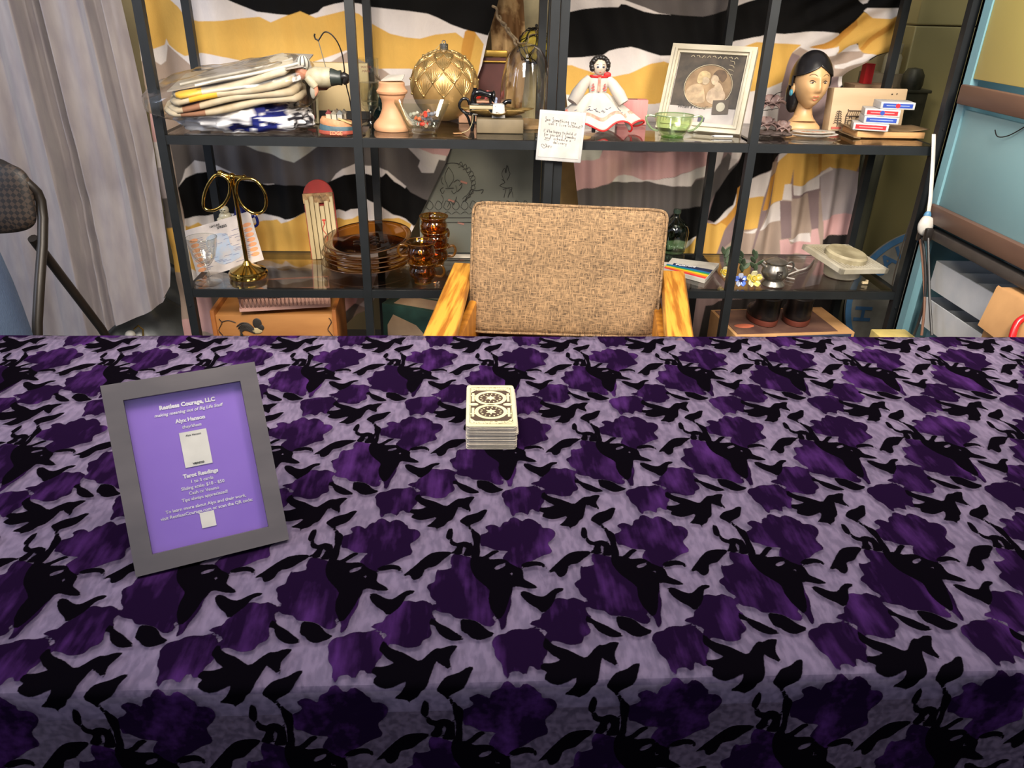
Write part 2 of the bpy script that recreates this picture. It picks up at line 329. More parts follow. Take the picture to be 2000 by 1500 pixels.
nw=nd('ShaderNodeTexNoise'); nw.inputs['Scale'].default_value=160; nw.inputs['Detail'].default_value=4; m2=nd('ShaderNodeMapping'); m2.inputs['Scale'].default_value=(1,.35,1); L.new(tc.outputs['Object'],m2.inputs[0]); L.new(m2.outputs[0],nw.inputs[0])
rg=nd('ShaderNodeValToRGB'); rg.color_ramp.elements[0].position=.4; rg.color_ramp.elements[0].color=(*lin((76,66,86)),1); rg.color_ramp.elements[1].position=.6; rg.color_ramp.elements[1].color=(*lin((106,92,114)),1)
L.new(nw.outputs[0],rg.inputs[0])
c1=nd('ShaderNodeMix',data_type='RGBA'); L.new(sf,c1.inputs[0]); L.new(rg.outputs[0],c1.inputs[6]); L.new(rf.outputs[0],c1.inputs[7])
c2=nd('ShaderNodeMix',data_type='RGBA'); L.new(sd,c2.inputs[0]); L.new(c1.outputs[2],c2.inputs[6]); c2.inputs[7].default_value=(*lin((7,5,9)),1)
L.new(c2.outputs[2],pb.inputs['Base Color']); pb.inputs['Roughness'].default_value=.75; pb.inputs['Specular IOR Level'].default_value=0.0
pb.inputs['Sheen Weight'].default_value=0.0; pb.inputs['Sheen Roughness'].default_value=.4; pb.inputs['Sheen Tint'].default_value=(.5,.25,.8,1)
bh=nd('ShaderNodeMath',operation='MULTIPLY_ADD'); bh.inputs[1].default_value=.35; L.new(nw.outputs[0],bh.inputs[0]); L.new(mx.outputs[0],bh.inputs[2])
wv=nd('ShaderNodeTexNoise'); wv.inputs['Scale'].default_value=7; wv.inputs['Detail'].default_value=4; wv.inputs['Distortion'].default_value=1.6; L.new(m2.outputs[0],wv.inputs[0])
bh2=nd('ShaderNodeMath',operation='MULTIPLY_ADD'); bh2.inputs[1].default_value=5; L.new(wv.outputs[0],bh2.inputs[0]); L.new(bh.outputs[0],bh2.inputs[2])
bp=nd('ShaderNodeBump'); bp.inputs['Strength'].default_value=.7; bp.inputs['Distance'].default_value=.0012; L.new(bh2.outputs[0],bp.inputs['Height']); L.new(bp.outputs[0],pb.inputs['Normal'])
tr=nd('ShaderNodeBsdfTransparent'); tr.inputs[0].default_value=(.70,.64,.78,1)
ms=nd('ShaderNodeMixShader'); al=nd('ShaderNodeMapRange'); al.inputs['To Min'].default_value=.42; al.inputs['To Max'].default_value=0; L.new(mx.outputs[0],al.inputs[0])
L.new(al.outputs[0],ms.inputs[0]); L.new(pb.outputs[0],ms.inputs[1]); L.new(tr.outputs[0],ms.inputs[2]); L.new(ms.outputs[0],out.inputs[0])
o=gridmesh('tablecloth',np.stack([x,y,z],1),len(us),len(vs),[cm],None,{'flower':sample(SF,u,v),'leaf':sample(SD,u,v)})
tag(o,'sheer lilac tablecloth with purple and black velvet flowers and birds over the table','tablecloth')
# ---------------- shelving ----------------
ZU,ZL,ZB=.947,.538,.13
SG=glass('shelf_glass',(242,239,235),1.5,.03)
def shelf_unit(loc,rz,label,posts):
    t=thing('shelving_unit',label,'shelving',loc,rz,'black metal shelving units with glass shelves')
    T=.022;D=.36
    for x in posts:
        for y in(T/2,D-T/2):
            m=MB(); m.box((x,y,.87),(T,T,1.74)); m.build('post',BLK,t)
    w=posts[-1]-posts[0]; cx=(posts[0]+posts[-1])/2
    for z in(ZB,ZL,ZU,1.352,1.74):
        m=MB()
        for y in(T/2,D-T/2): 
            for a,b in zip(posts[:-1],posts[1:]): m.box(((a+b)/2,y,z-T/2-.003),(b-a-T,T*.8,T))
        for x in (posts[0],posts[-1]): m.box((x,D/2,z-T/2-.003),(T*.8,D-2*T,T))
        m.build('shelf_frame',BLK,t)
        m=MB()
        for a,b in zip(posts[:-1],posts[1:]): m.box(((a+b)/2,D/2,z-.0035),(b-a-T-.001,D-2*T-.001,.005)); m.box(((a+b)/2,T*.6,z-.0035),(b-a-T-.001,T*.7,.005)) 
        if z==ZB: m.build('bottom_panel',mat('black_board',(34,33,33),.5),t)
        elif z<1.5: m.build('glass_shelf',SG,t)
    for x in (posts[0],posts[-1]):
        for z in(.49,.99): m=MB(); m.cyl((x,-.0005,z),(x,-.003,z),.003,n=8); m.build('screw',mat('dark_steel',(70,72,75),.4,.8),t)
    return t
shelf_unit((-.772,2.039,0),0,'left one of the two black metal shelving units, the gold bauble stands on it',[0,.489,.979])
shelf_unit((.232,2.050,0),-.006,'right one of the two black metal shelving units, the mannequin head stands on it',[0,.512,1.010])
# ---------------- backdrop cloths ----------------
C=dict(B=(15,14,14),W=(226,217,212),Y=(220,174,90),O=(200,144,66),T=(172,152,138),G=(98,92,90),P=(214,170,168),S=(204,203,190),M=(138,118,118),D=(48,44,44),L=(178,166,166))
YC=2.475
def backdrop(name,label,rows,polys,base,foldfn,nu,nv):
    ys=np.array([r[0] for r in rows]); yy=np.linspace(ys[0],ys[-1],nv)
    xl=np.interp(yy,ys,[r[1] for r in rows]); xr=np.interp(yy,ys,[r[2] for r in rows])
    s=np.linspace(0,1,nu); PX=xl[:,None]*(1-s)+xr[:,None]*s; PY=np.repeat(yy[:,None],nu,1)
    P=np.stack([PX.ravel(),PY.ravel()],1)
    rn=np.array([[mnoise.noise((p[0]/40,p[1]/40,0))] for p in P[::1]])[:,0] if False else 0
    cols=0
    for ox,oy in((-.8,-.4),(.4,-.8),(.8,.4),(-.4,.8)):
        cc_=np.tile(np.array(lin(C[base])),(len(P),1))
        for k,pl in polys: cc_[inpoly(P+np.array([ox,oy]),np.array(pl,float))]=lin(C[k])
        cols=cols+cc_/4
    r=(RW@np.stack([P[:,0]-1000,P[:,1]-750,np.full(len(P),CF)])).T
    t=YC/r[:,1]; V=np.stack([t*r[:,0],np.full(len(P),YC),CH+t*r[:,2]],1)
    V[:,1]+=foldfn(V[:,0],V[:,2],P[:,0],P[:,1])
    o=gridmesh(name,V,nu,nv,[vcmat('printed_cotton',bump=.3,bscale=500)],cols)
    return tag(o,label,'curtain')
def fL(X,Z,px,py):
    f=.010*np.sin(X*46+np.sin(Z*5)*1.4)+.006*np.sin(X*97+Z*6)+.004*np.sin(Z*40+X*12)
    g=np.clip((px-700)/250,0,1); d=(px*.86+py*.5)
    f=f*(1-g)+g*.013*np.sin(d/15.)
    return f*np.clip(.45+(py-150)/500,.35,1.2)+.012
PL=[('W',[(225,-140),(1100,-140),(1000,60),(960,150),(780,170),(735,140),(650,120),(600,135),(540,150),(480,135),(430,158),(398,148),(372,130),(225,0)]),
('T',[(645,122),(680,100),(735,128),(752,140),(768,152),(770,180),(640,180),(600,140)]),
('Y',[(384,42),(430,41),(470,36),(505,33),(527,44),(560,30),(585,22),(603,30),(615,35),(640,29),(672,21),(700,27),(715,40),(735,52),(760,66),(790,73),(820,76),(850,68),(890,64),(905,75),(918,54),(930,66),(945,87),(935,140),(928,175),(900,190),(860,150),(800,135),(760,135),(738,135),(715,124),(690,112),(675,99),(650,108),(610,122),(590,117),(570,116),(540,123),(515,126),(480,121),(440,113),(390,104),(372,108),(358,110),(345,102),(328,88),(322,76),(318,90),(295,97),(272,97),(262,75),(225,0),(225,-140),(325,-140),(330,0),(345,14),(362,36)]),
('O',[(908,62),(920,54),(930,66),(912,150),(895,150),(902,90)]),
('B',[(435,-140),(443,0),(470,12),(500,23),(540,28),(562,30),(585,22),(603,30),(620,24),(630,14),(650,8),(672,4),(700,7),(725,14),(760,18),(800,22),(835,27),(855,35),(880,48),(905,57),(928,63),(953,70),(990,0),(1060,-140)]),
('W',[(290,95),(297,96),(318,88),(323,76),(324,94),(320,120),(310,128),(299,120)]),
('W',[(255,75),(276,75),(285,120),(262,120)]),('P',[(280,222),(306,222),(316,278),(290,278)]),('W',[(290,278),(318,278),(325,328),(295,328)]),('L',[(300,328),(326,328),(335,388),(308,388)]),('G',[(300,388),(338,388),(344,446),(310,446)]),
('G',[(326,262),(900,262),(900,360),(840,420),(740,380),(560,372),(344,372)]),
('S',[(450,262),(473,283),(500,295),(530,305),(573,319),(600,302),(625,283),(650,262)]),
('W',[(344,370),(353,352),(357,334),(380,313),(409,320),(425,327),(449,341),(481,350),(508,361),(532,362),(532,372),(400,372)]),
('W',[(643,358),(655,341),(668,331),(695,322),(711,325),(732,325),(755,334),(757,338),(740,350),(716,345),(695,348),(660,358)]),
('G',[(755,337),(770,300),(810,287),(850,320),(836,360),(800,372),(775,352)]),
('B',[(344,369),(359,350),(385,338),(410,337),(430,334),(445,342),(460,348),(490,356),(520,364),(564,362),(590,365),(620,365),(643,355),(660,348),(671,343),(695,343),(716,341),(732,345),(745,347),(755,337),(775,354),(793,369),(801,377),(825,389),(860,400),(809,441),(804,438),(793,430),(767,422),(749,409),(736,398),(715,389),(707,400),(700,411),(684,411),(673,417),(660,411),(577,425),(556,429),(529,422),(510,421),(492,419),(425,419),(400,423),(375,425),(355,434)]),
('W',[(743,333),(756,334),(775,353),(793,367),(790,371),(770,358),(755,340)]),
('W',[(792,285),(820,315),(816,327),(823,339),(847,339),(857,314),(869,315),(880,285)]),
('P',[(809,270),(809,287),(832,297),(845,303),(873,306),(895,270)]),
('W',[(355,432),(375,425),(425,419),(492,419),(529,422),(556,429),(577,425),(592,419),(660,411),(673,417),(684,411),(700,411),(715,389),(736,398),(749,409),(767,422),(793,430),(804,438),(809,445),(740,600),(360,600)]),
('Y',[(357,445),(365,445),(385,436),(400,446),(430,455),(460,445),(492,438),(515,434),(540,430),(548,438),(567,430),(592,419),(620,430),(660,427),(671,433),(687,430),(697,425),(712,430),(737,433),(751,430),(777,429),(804,438),(790,470),(760,520),(700,525),(640,515),(560,528),(480,520),(380,532),(368,530)]),
('Y',[(318,446),(345,446),(358,535),(333,535)]),
('T',[(365,560),(480,545),(560,556),(660,545),(750,540),(700,600),(640,650),(600,690),(380,690)]),
('P',[(640,585),(700,578),(690,605),(655,640),(640,620)]),('P',[(352,628),(378,628),(386,690),(360,690)]),('P',[(378,580),(412,580),(420,650),(388,650)]),('G',[(650,628),(690,600),(700,600),(655,690),(620,690)])]
rowsL=[(-130,230,1020),(0,256,974),(70,266,954),(130,275,941),(290,301,880),(320,306,870),(385,316,838),(441,324,810),(520,336,770),(600,348,722),(640,354,668),(690,362,640)]
backdrop('backdrop_curtain','wavy striped cotton backdrop in black, mustard and white behind the left shelving unit',rowsL,PL,'T',fL,880,880)
def fR(X,Z,px,py):
    lo=np.clip((py-270)/40,0,1)
    up=.007*np.sin(X*38+1)+.005*np.sin(X*70+Z*30)+.006*np.clip((px-1540)/60,0,1)*np.sin((px*.55+py)/7.)
    dn=.015*np.sin(X*58+np.sin(Z*7))*np.clip((px-1380)/60,.3,1)+.005*np.sin(X*120+Z*10)
    return up*(1-lo)+dn*lo+.013
PR=[('W',[(1090,-140),(1112,24),(1140,18),(1170,15),(1192,14),(1208,14),(1214,8),(1224,9),(1260,23),(1280,27),(1314,29),(1290,26),(1260,14),(1216,-2),(1200,-140)]),
('G',[(1200,-140),(1216,-2),(1260,14),(1290,26),(1312,28),(1340,31),(1376,33),(1400,27),(1420,20),(1430,-5),(1440,-140)]),
('W',[(1428,-12),(1438,12),(1485,-2),(1480,-20)]),('W',[(1676,-10),(1682,0),(1694,8),(1702,6),(1712,-10)]),
('W',[(1080,113),(1107,113),(1140,113),(1178,108),(1190,100),(1210,95),(1234,92),(1250,96),(1270,103),(1290,109),(1344,109),(1400,108),(1410,95),(1428,85),(1440,80),(1488,72),(1508,65),(1536,67),(1576,63),(1610,62),(1640,65),(1700,100),(1660,160),(1540,240),(1300,280),(1080,280)]),
('Y',[(1080,128),(1107,128),(1118,128),(1130,133),(1145,138),(1180,149),(1200,150),(1230,145),(1255,134),(1275,125),(1297,120),(1315,127),(1330,118),(1344,110),(1372,100),(1390,106),(1402,113),(1424,108),(1460,90),(1483,83),(1506,84),(1540,86),(1568,88),(1552,104),(1540,130),(1530,160),(1505,172),(1400,195),(1298,201),(1280,204),(1258,204),(1180,196),(1080,182)]),
('T',[(1552,104),(1566,93),(1600,100),(1640,103),(1700,100),(1700,128),(1650,150),(1620,150),(1580,125),(1560,118)]),
('M',[(1552,104),(1566,110),(1580,130),(1600,150),(1640,150),(1650,265),(1520,265),(1528,165),(1540,130)]),
('Y',[(1584,93),(1612,86),(1642,69),(1660,54),(1676,38),(1692,24),(1700,27),(1712,36),(1740,37),(1756,30),(1775,50),(1760,95),(1714,108),(1690,104),(1684,97),(1680,85),(1665,90),(1645,102),(1636,105),(1640,95),(1620,98),(1600,96)]),
('O',[(1584,93),(1612,86),(1642,69),(1660,54),(1676,38),(1681,50),(1664,68),(1640,86),(1620,97),(1600,96)]),('O',[(1684,97),(1700,78),(1725,55),(1752,32),(1762,20),(1764,28),(1740,58),(1712,80),(1690,100)]),
('W',[(1692,22),(1700,16),(1780,16),(1768,52),(1752,46),(1758,30),(1740,37),(1712,36),(1700,27)]),
('W',[(1566,93),(1584,95),(1605,99),(1636,92),(1641,90),(1632,108),(1610,112),(1590,104)]),
('W',[(1632,134),(1650,135),(1690,122),(1715,108),(1706,106),(1690,106),(1686,112),(1660,124),(1632,128)]),
('M',[(1110,268),(1690,268),(1690,700),(1110,700)]),
('S',[(1118,268),(1178,268),(1178,290),(1172,320),(1120,330)]),
('P',[(1120,318),(1160,314),(1172,311),(1179,293),(1236,299),(1304,299),(1383,288),(1380,324),(1327,345),(1277,354),(1259,354),(1220,342),(1197,357),(1168,367),(1126,374)]),
('W',[(1197,357),(1209,346),(1220,342),(1236,345),(1259,354),(1277,354),(1327,346),(1380,324),(1379,345),(1361,352),(1352,365),(1333,367),(1304,364),(1263,356),(1200,358)]),
('G',[(1126,374),(1168,367),(1200,358),(1263,356),(1304,364),(1333,367),(1352,365),(1361,355),(1384,345),(1425,300),(1440,320),(1400,380),(1390,402),(1370,404),(1340,409),(1320,415),(1300,440),(1130,440)]),
('W',[(1383,280),(1421,280),(1410,320),(1392,350),(1384,345)]),
('D',[(1130,440),(1300,440),(1312,422),(1320,415),(1340,409),(1370,404),(1388,402),(1384,440),(1365,462),(1342,474),(1300,500),(1130,500)]),
('B',[(1310,424),(1325,416),(1340,410),(1370,405),(1388,403),(1384,440),(1365,462),(1342,474),(1305,470)]),
('W',[(1305,472),(1342,473),(1362,464),(1352,478),(1335,488),(1305,490)]),('Y',[(1335,490),(1352,478),(1365,462),(1384,440),(1372,520),(1335,520)]),
('B',[(1440,318),(1400,380),(1385,433),(1398,437),(1430,408),(1440,378),(1464,357),(1505,331),(1511,317),(1527,305),(1556,285),(1556,268),(1450,268),(1452,300),(1440,318)]),
('W',[(1436,275),(1455,275),(1450,302),(1425,334)]),
('W',[(1385,440),(1397,438),(1422,410),(1432,400),(1440,372),(1452,380),(1420,440),(1400,460)]),
('O',[(1440,367),(1436,400),(1420,425),(1400,440),(1384,440),(1372,520),(1395,520),(1405,470),(1430,430),(1450,400),(1462,390),(1460,360)]),
('Y',[(1384,438),(1398,444),(1410,436),(1420,442),(1395,510),(1372,520)]),
('W',[(1456,362),(1464,357),(1507,331),(1500,358),(1492,385),(1456,394)]),('T',[(1509,317),(1524,318),(1519,340),(1505,343)]),('W',[(1527,305),(1556,289),(1547,305),(1524,321)]),
('Y',[(1452,394),(1492,383),(1480,446),(1440,457)]),('O',[(1505,345),(1519,341),(1500,409),(1489,411)]),
('Y',[(1553,291),(1558,268),(1560,290),(1548,358),(1532,393),(1508,406),(1519,342),(1527,318)]),
('Y',[(1557,268),(1609,268),(1607,342),(1577,363),(1551,363)]),('Y',[(1609,268),(1700,268),(1677,337),(1625,327),(1607,339)]),('O',[(1604,268),(1612,268),(1609,341),(1604,344)]),
('T',[(1447,457),(1480,446),(1489,411),(1500,409),(1532,393),(1607,375),(1690,337),(1690,500),(1380,520)]),
('L',[(1607,340),(1625,327),(1677,337),(1690,337),(1690,420),(1607,432)]),
('W',[(1551,363),(1577,363),(1607,343),(1622,326),(1626,330),(1606,348),(1605,371),(1577,379),(1551,382)]),('W',[(1508,407),(1532,393),(1527,433),(1484,451)]),('W',[(1532,393),(1537,363),(1549,361),(1548,393)]),('W',[(1455,458),(1481,446),(1475,456)]),
('M',[(1489,412),(1500,409),(1484,451),(1472,491),(1468,491)]),('M',[(1584,378),(1605,371),(1600,447),(1588,450)]),('M',[(1528,395),(1547,395),(1545,465),(1527,468)]),
('P',[(1524,470),(1540,467),(1545,478),(1585,467),(1588,451),(1599,447),(1604,500),(1524,500)]),('W',[(1541,470),(1585,457),(1585,474),(1559,478)]),('P',[(1608,430),(1655,419),(1675,421),(1664,458),(1608,467)]),
('D',[(1607,468),(1664,458),(1685,455),(1660,510),(1606,510)]),
('M',[(1380,508),(1700,508),(1700,560),(1560,600),(1380,600)]),('D',[(1380,600),(1500,570),(1620,580),(1700,600),(1700,720),(1350,720)])]
rowsR=[(-130,1080,1800),(0,1098,1775),(95,1102,1758),(110,1102,1716),(150,1104,1650),(200,1108,1650),(280,1117,1686),(380,1128,1675),(490,1140,1662),(600,1152,1645),(690,1160,1630)]
backdrop('backdrop_curtain','wavy striped cotton backdrop in black, mustard and pink behind the right shelving unit',rowsR,PR,'B',fR,880,880)
# ---------------- grey velvet curtain ----------------
nu,nv=520,160
S,T_=np.meshgrid(np.linspace(0,1,nu),np.linspace(0,1,nv)); S=S.ravel();T_=T_.ravel()
xb=np.array([-2.3,-1.60,-1.47,-1.38,-1.32,-1.24,-1.15,-1.07,-1.02,-.985,-.975]); zb=np.array([.40,.36,.34,.27,.185,.235,.31,.345,.38,.44,.50])
X=-2.3+S*1.325; Xe=X+.012*np.sin(T_*3)
zbot=np.interp(X,xb,zb); ztop=1.75; Zc=ztop+(zbot-ztop)*T_
kx=[-420,-360,-300,-240,-200,-160,-120,-60,-20,0,30,36,55,60,66,78,83,110,140,160,166,188,192,205,222,230,237,250,262]
kd=[0,.05,-.03,.04,-.02,.04,.0,.04,.01,.03,.05,-.03,-.02,.02,-.03,-.02,.045,.02,.01,.035,-.02,-.01,.04,.015,0,-.02,.02,.015,-.015]
kX=[at(k_,0,Y=2.4).x for k_ in kx]
fold_=-np.interp(X+.012*np.sin(T_*2.5)+.02*T_*np.sin(X*7),kX,kd)*(.8+.2*T_)+.004*np.sin(X*110+T_*2)
g=np.clip((T_-.72)/.28,0,1); Yc=2.385+fold_*(1-.35*g)-.05*g
Xe=Xe+.05*T_*np.clip((X+1.3)/.3,0,1)
cmv=mat('grey_velvet',(142,133,131),.5,rgb2=(128,119,121),scale=40,stretch=(1,1,.25),bump=.25,bscale=60,Sheen_Weight=.25)
o=gridmesh('velvet_curtain',np.stack([Xe,Yc,Zc],1),nu,nv,[cmv]); tag(o,'silvery grey velvet curtain hanging in deep folds left of the shelving','curtain')
# ---------------- armchair ----------------
OAK=mat('golden_oak',(212,150,56),.4,rgb2=(150,92,26),scale=46,stretch=(1.5,.10,1.5),bump=.3,contrast=(.40,.56))
OAK2=mat('golden_oak_upright',(200,132,44),.4,rgb2=(150,92,26),scale=28,stretch=(1.4,1.4,.12),bump=.2)
tw=bpy.data.materials.new('tweed'); tw.use_nodes=True; nt=tw.node_tree; L=nt.links; pb=nt.nodes['Principled BSDF']; pb.inputs['Roughness'].default_value=.9
tc=nd('ShaderNodeTexCoord')
def nz_(sx,sy,sz,s):
    mp=nd('ShaderNodeMapping'); mp.inputs['Scale'].default_value=(sx,sy,sz); L.new(tc.outputs['Object'],mp.inputs[0]); n=nd('ShaderNodeTexNoise'); n.inputs['Scale'].default_value=s; n.inputs['Detail'].default_value=2; L.new(mp.outputs[0],n.inputs[0]); return n.outputs[0]
h=nz_(.12,.3,1,520); v_=nz_(1,.3,.16,430); big=nz_(1,1,1,9)
mxn=nd('ShaderNodeMath',operation='MAXIMUM'); L.new(h,mxn.inputs[0]); L.new(v_,mxn.inputs[1])
md=nd('ShaderNodeMath',operation='MULTIPLY_ADD'); md.inputs[1].default_value=.16; L.new(big,md.inputs[0]); L.new(mxn.outputs[0],md.inputs[2])
r=nd('ShaderNodeValToRGB'); r.color_ramp.elements[0].position=.46; r.color_ramp.elements[0].color=(*lin((66,50,34)),1); r.color_ramp.elements[1].position=.78; r.color_ramp.elements[1].color=(*lin((160,128,92)),1)
L.new(md.outputs[0],r.inputs[0]); L.new(r.outputs[0],pb.inputs['Base Color'])
bp=nd('ShaderNodeBump'); bp.inputs['Strength'].default_value=.5; bp.inputs['Distance'].default_value=.0015; L.new(mxn.outputs[0],bp.inputs['Height']); L.new(bp.outputs[0],pb.inputs['Normal'])
bl=at(914,650,Y=1.79); br=at(1282,662,Y=1.735); tl=at(922,392,Y=1.87); trr=at(1308,409,Y=1.815)
ctr=(bl+br)/2
t=thing('armchair','oak armchair with a brown tweed back cushion facing the table','armchair',(ctr.x,ctr.y,0),-.155)
Ti=Matrix.Rotation(.155,4,'Z')@Matrix.Translation((-ctr.x,-ctr.y,0))
q=[Ti@p for p in(bl,br,trr,tl)]
ex=(q[1]-q[0]); n=(ex.cross(q[3]-q[0])).normalized(); n=-n if n.y<0 else n
def cushion(u,v,side):
    pass
m=MB(); NU,NV=28,28
def cpt(i,j,k):  # rounded slab
    u=i*2-1; v=j*2-1
    r=.94; 
    p=(q[0]*(1-i)+q[1]*i)*(1-j)+(q[3]*(1-i)+q[2]*i)*j
    return p
rings=[]
Ncs=64
def sq(a,e): c=math.cos(a);s=math.sin(a); return (math.copysign(abs(c)**e,c),math.copysign(abs(s)**e,s))
for k,(ins,dep) in enumerate([(.62,-.006),(.30,-.005),(.09,-.002),(.03,.004),(.004,.013),(0,.02),(0,.075),(.004,.085),(.03,.094),(.09,.099),(.3,.101),(.62,.103)]):
    ring=[]
    for a in range(Ncs):
        cx_,cy_=sq(2*PI*a/Ncs,.10); i=.5+cx_*.5*(1-ins); j=.5+cy_*.5*(1-ins)
        ring.append(cpt(i,j,0)+n*dep)
    rings.append(ring)
m.loft(rings); m.build('back_cushion',tw,t,angle=60)
m=MB()
for dep in(.004,.091):
    ring=[]
    for a in range(Ncs):
        cx_,cy_=sq(2*PI*a/Ncs,.10); ring.append(cpt(.5+cx_*.494,.5+cy_*.492,0)+n*dep)
    m.tube(ring,.0035,6,closed=True)
m.build('piping',tw,t)
m=MB(); m.box((0,-.13,.435),(.47,.47,.10),bev=.03,seg=4); m.build('seat_cushion',tw,t)
for nm,pts in(('l',[(885,513),(925,515),(820,664),(888,664)]),('r',[(1292,528),(1338,530),(1300,664),(1357,664)])):
    A,B,C_,D_=[Ti@at(*p,z=.645) for p in pts]
    # extend the arm toward the front
    e1=(C_-A).normalized(); e2=(D_-B).normalized(); C2=C_+e1*.09; D2=D_+e2*.09
    m=MB(); th=.026; lp=[(0,0),(.12,0),(.88,0),(1,0)]
    rings=[]
    for s_ in np.linspace(0,1,8):
        a_=A.lerp(C2,s_); b_=B.lerp(D2,s_); wv_=(b_-a_); pr_=[(0,-.006),(.08,0),(.92,0),(1,-.006),(1,-th+.004),(.94,-th),(.06,-th),(0,-th+.004)]
        rings.append([a_+wv_*p[0]+Vector((0,0,p[1])) for p in pr_])
    m.loft(rings); m.build('armrest',OAK,t,angle=50)
    mid=(A+B)/2; f_=(C2+D2)/2
    for tt,zt in((.10,.617),(.88,.617)):
        c_=mid.lerp(f_,tt); m=MB(); m.box((c_.x,c_.y,zt/2),(.035,.06,zt),bev=.005); m.build('leg',OAK2,t)
    c_=mid.lerp(f_,.5); m=MB(); m.box((c_.x+(.03 if nm=='l' else -.03),c_.y+.05,.49),(.02,.36,.21),bev=.004); m.build('side_panel',OAK2,t)
m=MB(); m.box((0,-.13,.37),(.44,.46,.025)); m.box((0,.09,.34),(.46,.02,.08)); m.build('seat_frame',OAK2,t)
# ---------------- folding chair ----------------
DM=mat('folding_chair_metal',(46,40,36),.4,.4)
fc=mat('quilted_vinyl',(50,42,38),.55); nt=fc.node_tree; L=nt.links; pb=nt.nodes['Principled BSDF']
tc=nd('ShaderNodeTexCoord'); mp=nd('ShaderNodeMapping'); mp.inputs['Rotation'].default_value=(0,PI/4,0); L.new(tc.outputs['Object'],mp.inputs[0])
ck=nd('ShaderNodeTexChecker'); ck.inputs['Scale'].default_value=110; ck.inputs[1].default_value=(*lin((62,50,42)),1); ck.inputs[2].default_value=(*lin((30,26,25)),1); L.new(mp.outputs[0],ck.inputs[0]); L.new(ck.outputs[0],pb.inputs['Base Color'])
t=thing('folding_chair','black folding chair with a quilted padded backrest by the curtain','chair',(-1.185,1.74,0),-.06)
W=.21
m=MB(); pts=[(-W,-.22,.015),(-W,-.10,.50),(-W,.06,.80),(-W+.02,.065,.88),(-W+.09,.07,.925),(0,.07,.935),(W-.09,.07,.925),(W-.02,.065,.88),(W,.06,.80),(W,-.10,.50),(W,-.22,.015)]
m.tube([Vector(p) for p in smoothpoly(pts,4,False)],.011,10); m.build('front_frame',DM,t)
for s in(-1,1):
    m=MB(); m.tube([(s*(W-.02),.035,.76),(s*(W-.02),.22,.46),(s*(W-.02),.44,.015)],.011,10); m.build('rear_leg',DM,t)
    m=MB(); m.box((s*(W-.012),.0,.44),(.006,.16,.03),rot=(.5,0,0)); m.build('hinge',DM,t)
m=MB(); m.cyl((-W+.02,.2,.19),(W-.02,.2,.19),.008); m.cyl((-W,-.1,.19),(W,-.1,.19),.008); m.build('crossbar',DM,t)
m=MB(); rr=[]
for k,(ins,dp) in enumerate([(.5,-.014),(.1,-.012),(.02,-.004),(0,.004),(.02,.012),(.1,.016),(.5,.017)]):
    ring=[]
    for a in range(48):
        cx_,cy_=sq(2*PI*a/48,.45); ring.append((cx_*(W-.008)*(1-ins),.055+dp+cy_*.008,.845+cy_*.082*(1-ins)))
    rr.append(ring)
m.loft(rr); m.build('backrest',fc,t,angle=60)
m=MB(); m.box((0,-.14,.455),(.38,.38,.035),bev=.015,seg=3); m.build('seat',fc,t)
one('black_bag',MB().sph((0,0,0),(.10,.07,.10),nu=24,nv=16,fn=lambda d,q:q+Vector(d)*mnoise.noise(q*14)*.03),mat('black_nylon',(26,24,24),.6,bump=.3),'black cloth bag sitting on the seat of the folding chair','bag',(-1.15,1.60,.576))
# ---------------- person at the left edge ----------------
t=thing('person','person in blue jeans standing at the left edge of the photo','person',(-1.055,1.385,0),0)
def skin(name,nodes,edges,mt,parent,sub=2):
    me=bpy.data.meshes.new(name); me.from_pydata([n_[0] for n_ in nodes],edges,[]); me.materials.append(mt)
    o=bpy.data.objects.new(name,me); COL.objects.link(o); o.parent=parent
    o.modifiers.new('k','SKIN'); 
    for i,n_ in enumerate(nodes):
        rr_=n_[1] if isinstance(n_[1],tuple) else (n_[1],n_[1]); me.skin_vertices[0].data[i].radius=rr_
    me.skin_vertices[0].data[0].use_root=True
    s=o.modifiers.new('s','SUBSURF'); s.levels=s.render_levels=sub
    me.polygons.foreach_set('use_smooth',[True]*len(me.polygons)); o.modifiers['k'].use_smooth_shade=True
    return o
SK=mat('skin_tone',(196,150,124),.55)
bx,by=0,.0
N=[((bx,by,.93),(.13,.09)),((bx,by,1.10),(.12,.085)),((bx,by,1.28),(.145,.1)),((bx,by,1.42),(.12,.08)),((bx,by,1.49),.05),((bx,by,1.56),.058),((bx,-.01,1.64),.078),((bx,-.005,1.72),.07),((bx,-.085,1.62),.014),
 ((bx+.16,by,1.40),.045),((bx+.17,.09,1.14),.036),((bx+.08,.20,1.0),.027),((bx+.02,.22,.97),.03),((bx-.19,by,1.40),.048),((bx-.25,by,1.12),.038),((bx-.26,-.04,.90),.027),((bx-.26,-.06,.80),.03),
 ((bx+.10,by,.85),.085),((bx+.13,by,.48),.055),((bx+.13,.01,.08),.038),((bx+.13,-.14,.03),.03),((bx-.10,by,.85),.085),((bx-.17,.01,.48),.055),((bx-.22,.02,.08),.038),((bx-.22,-.13,.03),.03)]
E_=[(0,1),(1,2),(2,3),(3,4),(4,5),(5,6),(6,7),(6,8),(3,9),(9,10),(10,11),(11,12),(3,13),(13,14),(14,15),(15,16),(0,17),(17,18),(18,19),(19,20),(0,21),(21,22),(22,23),(23,24)]
b_i=len(N)
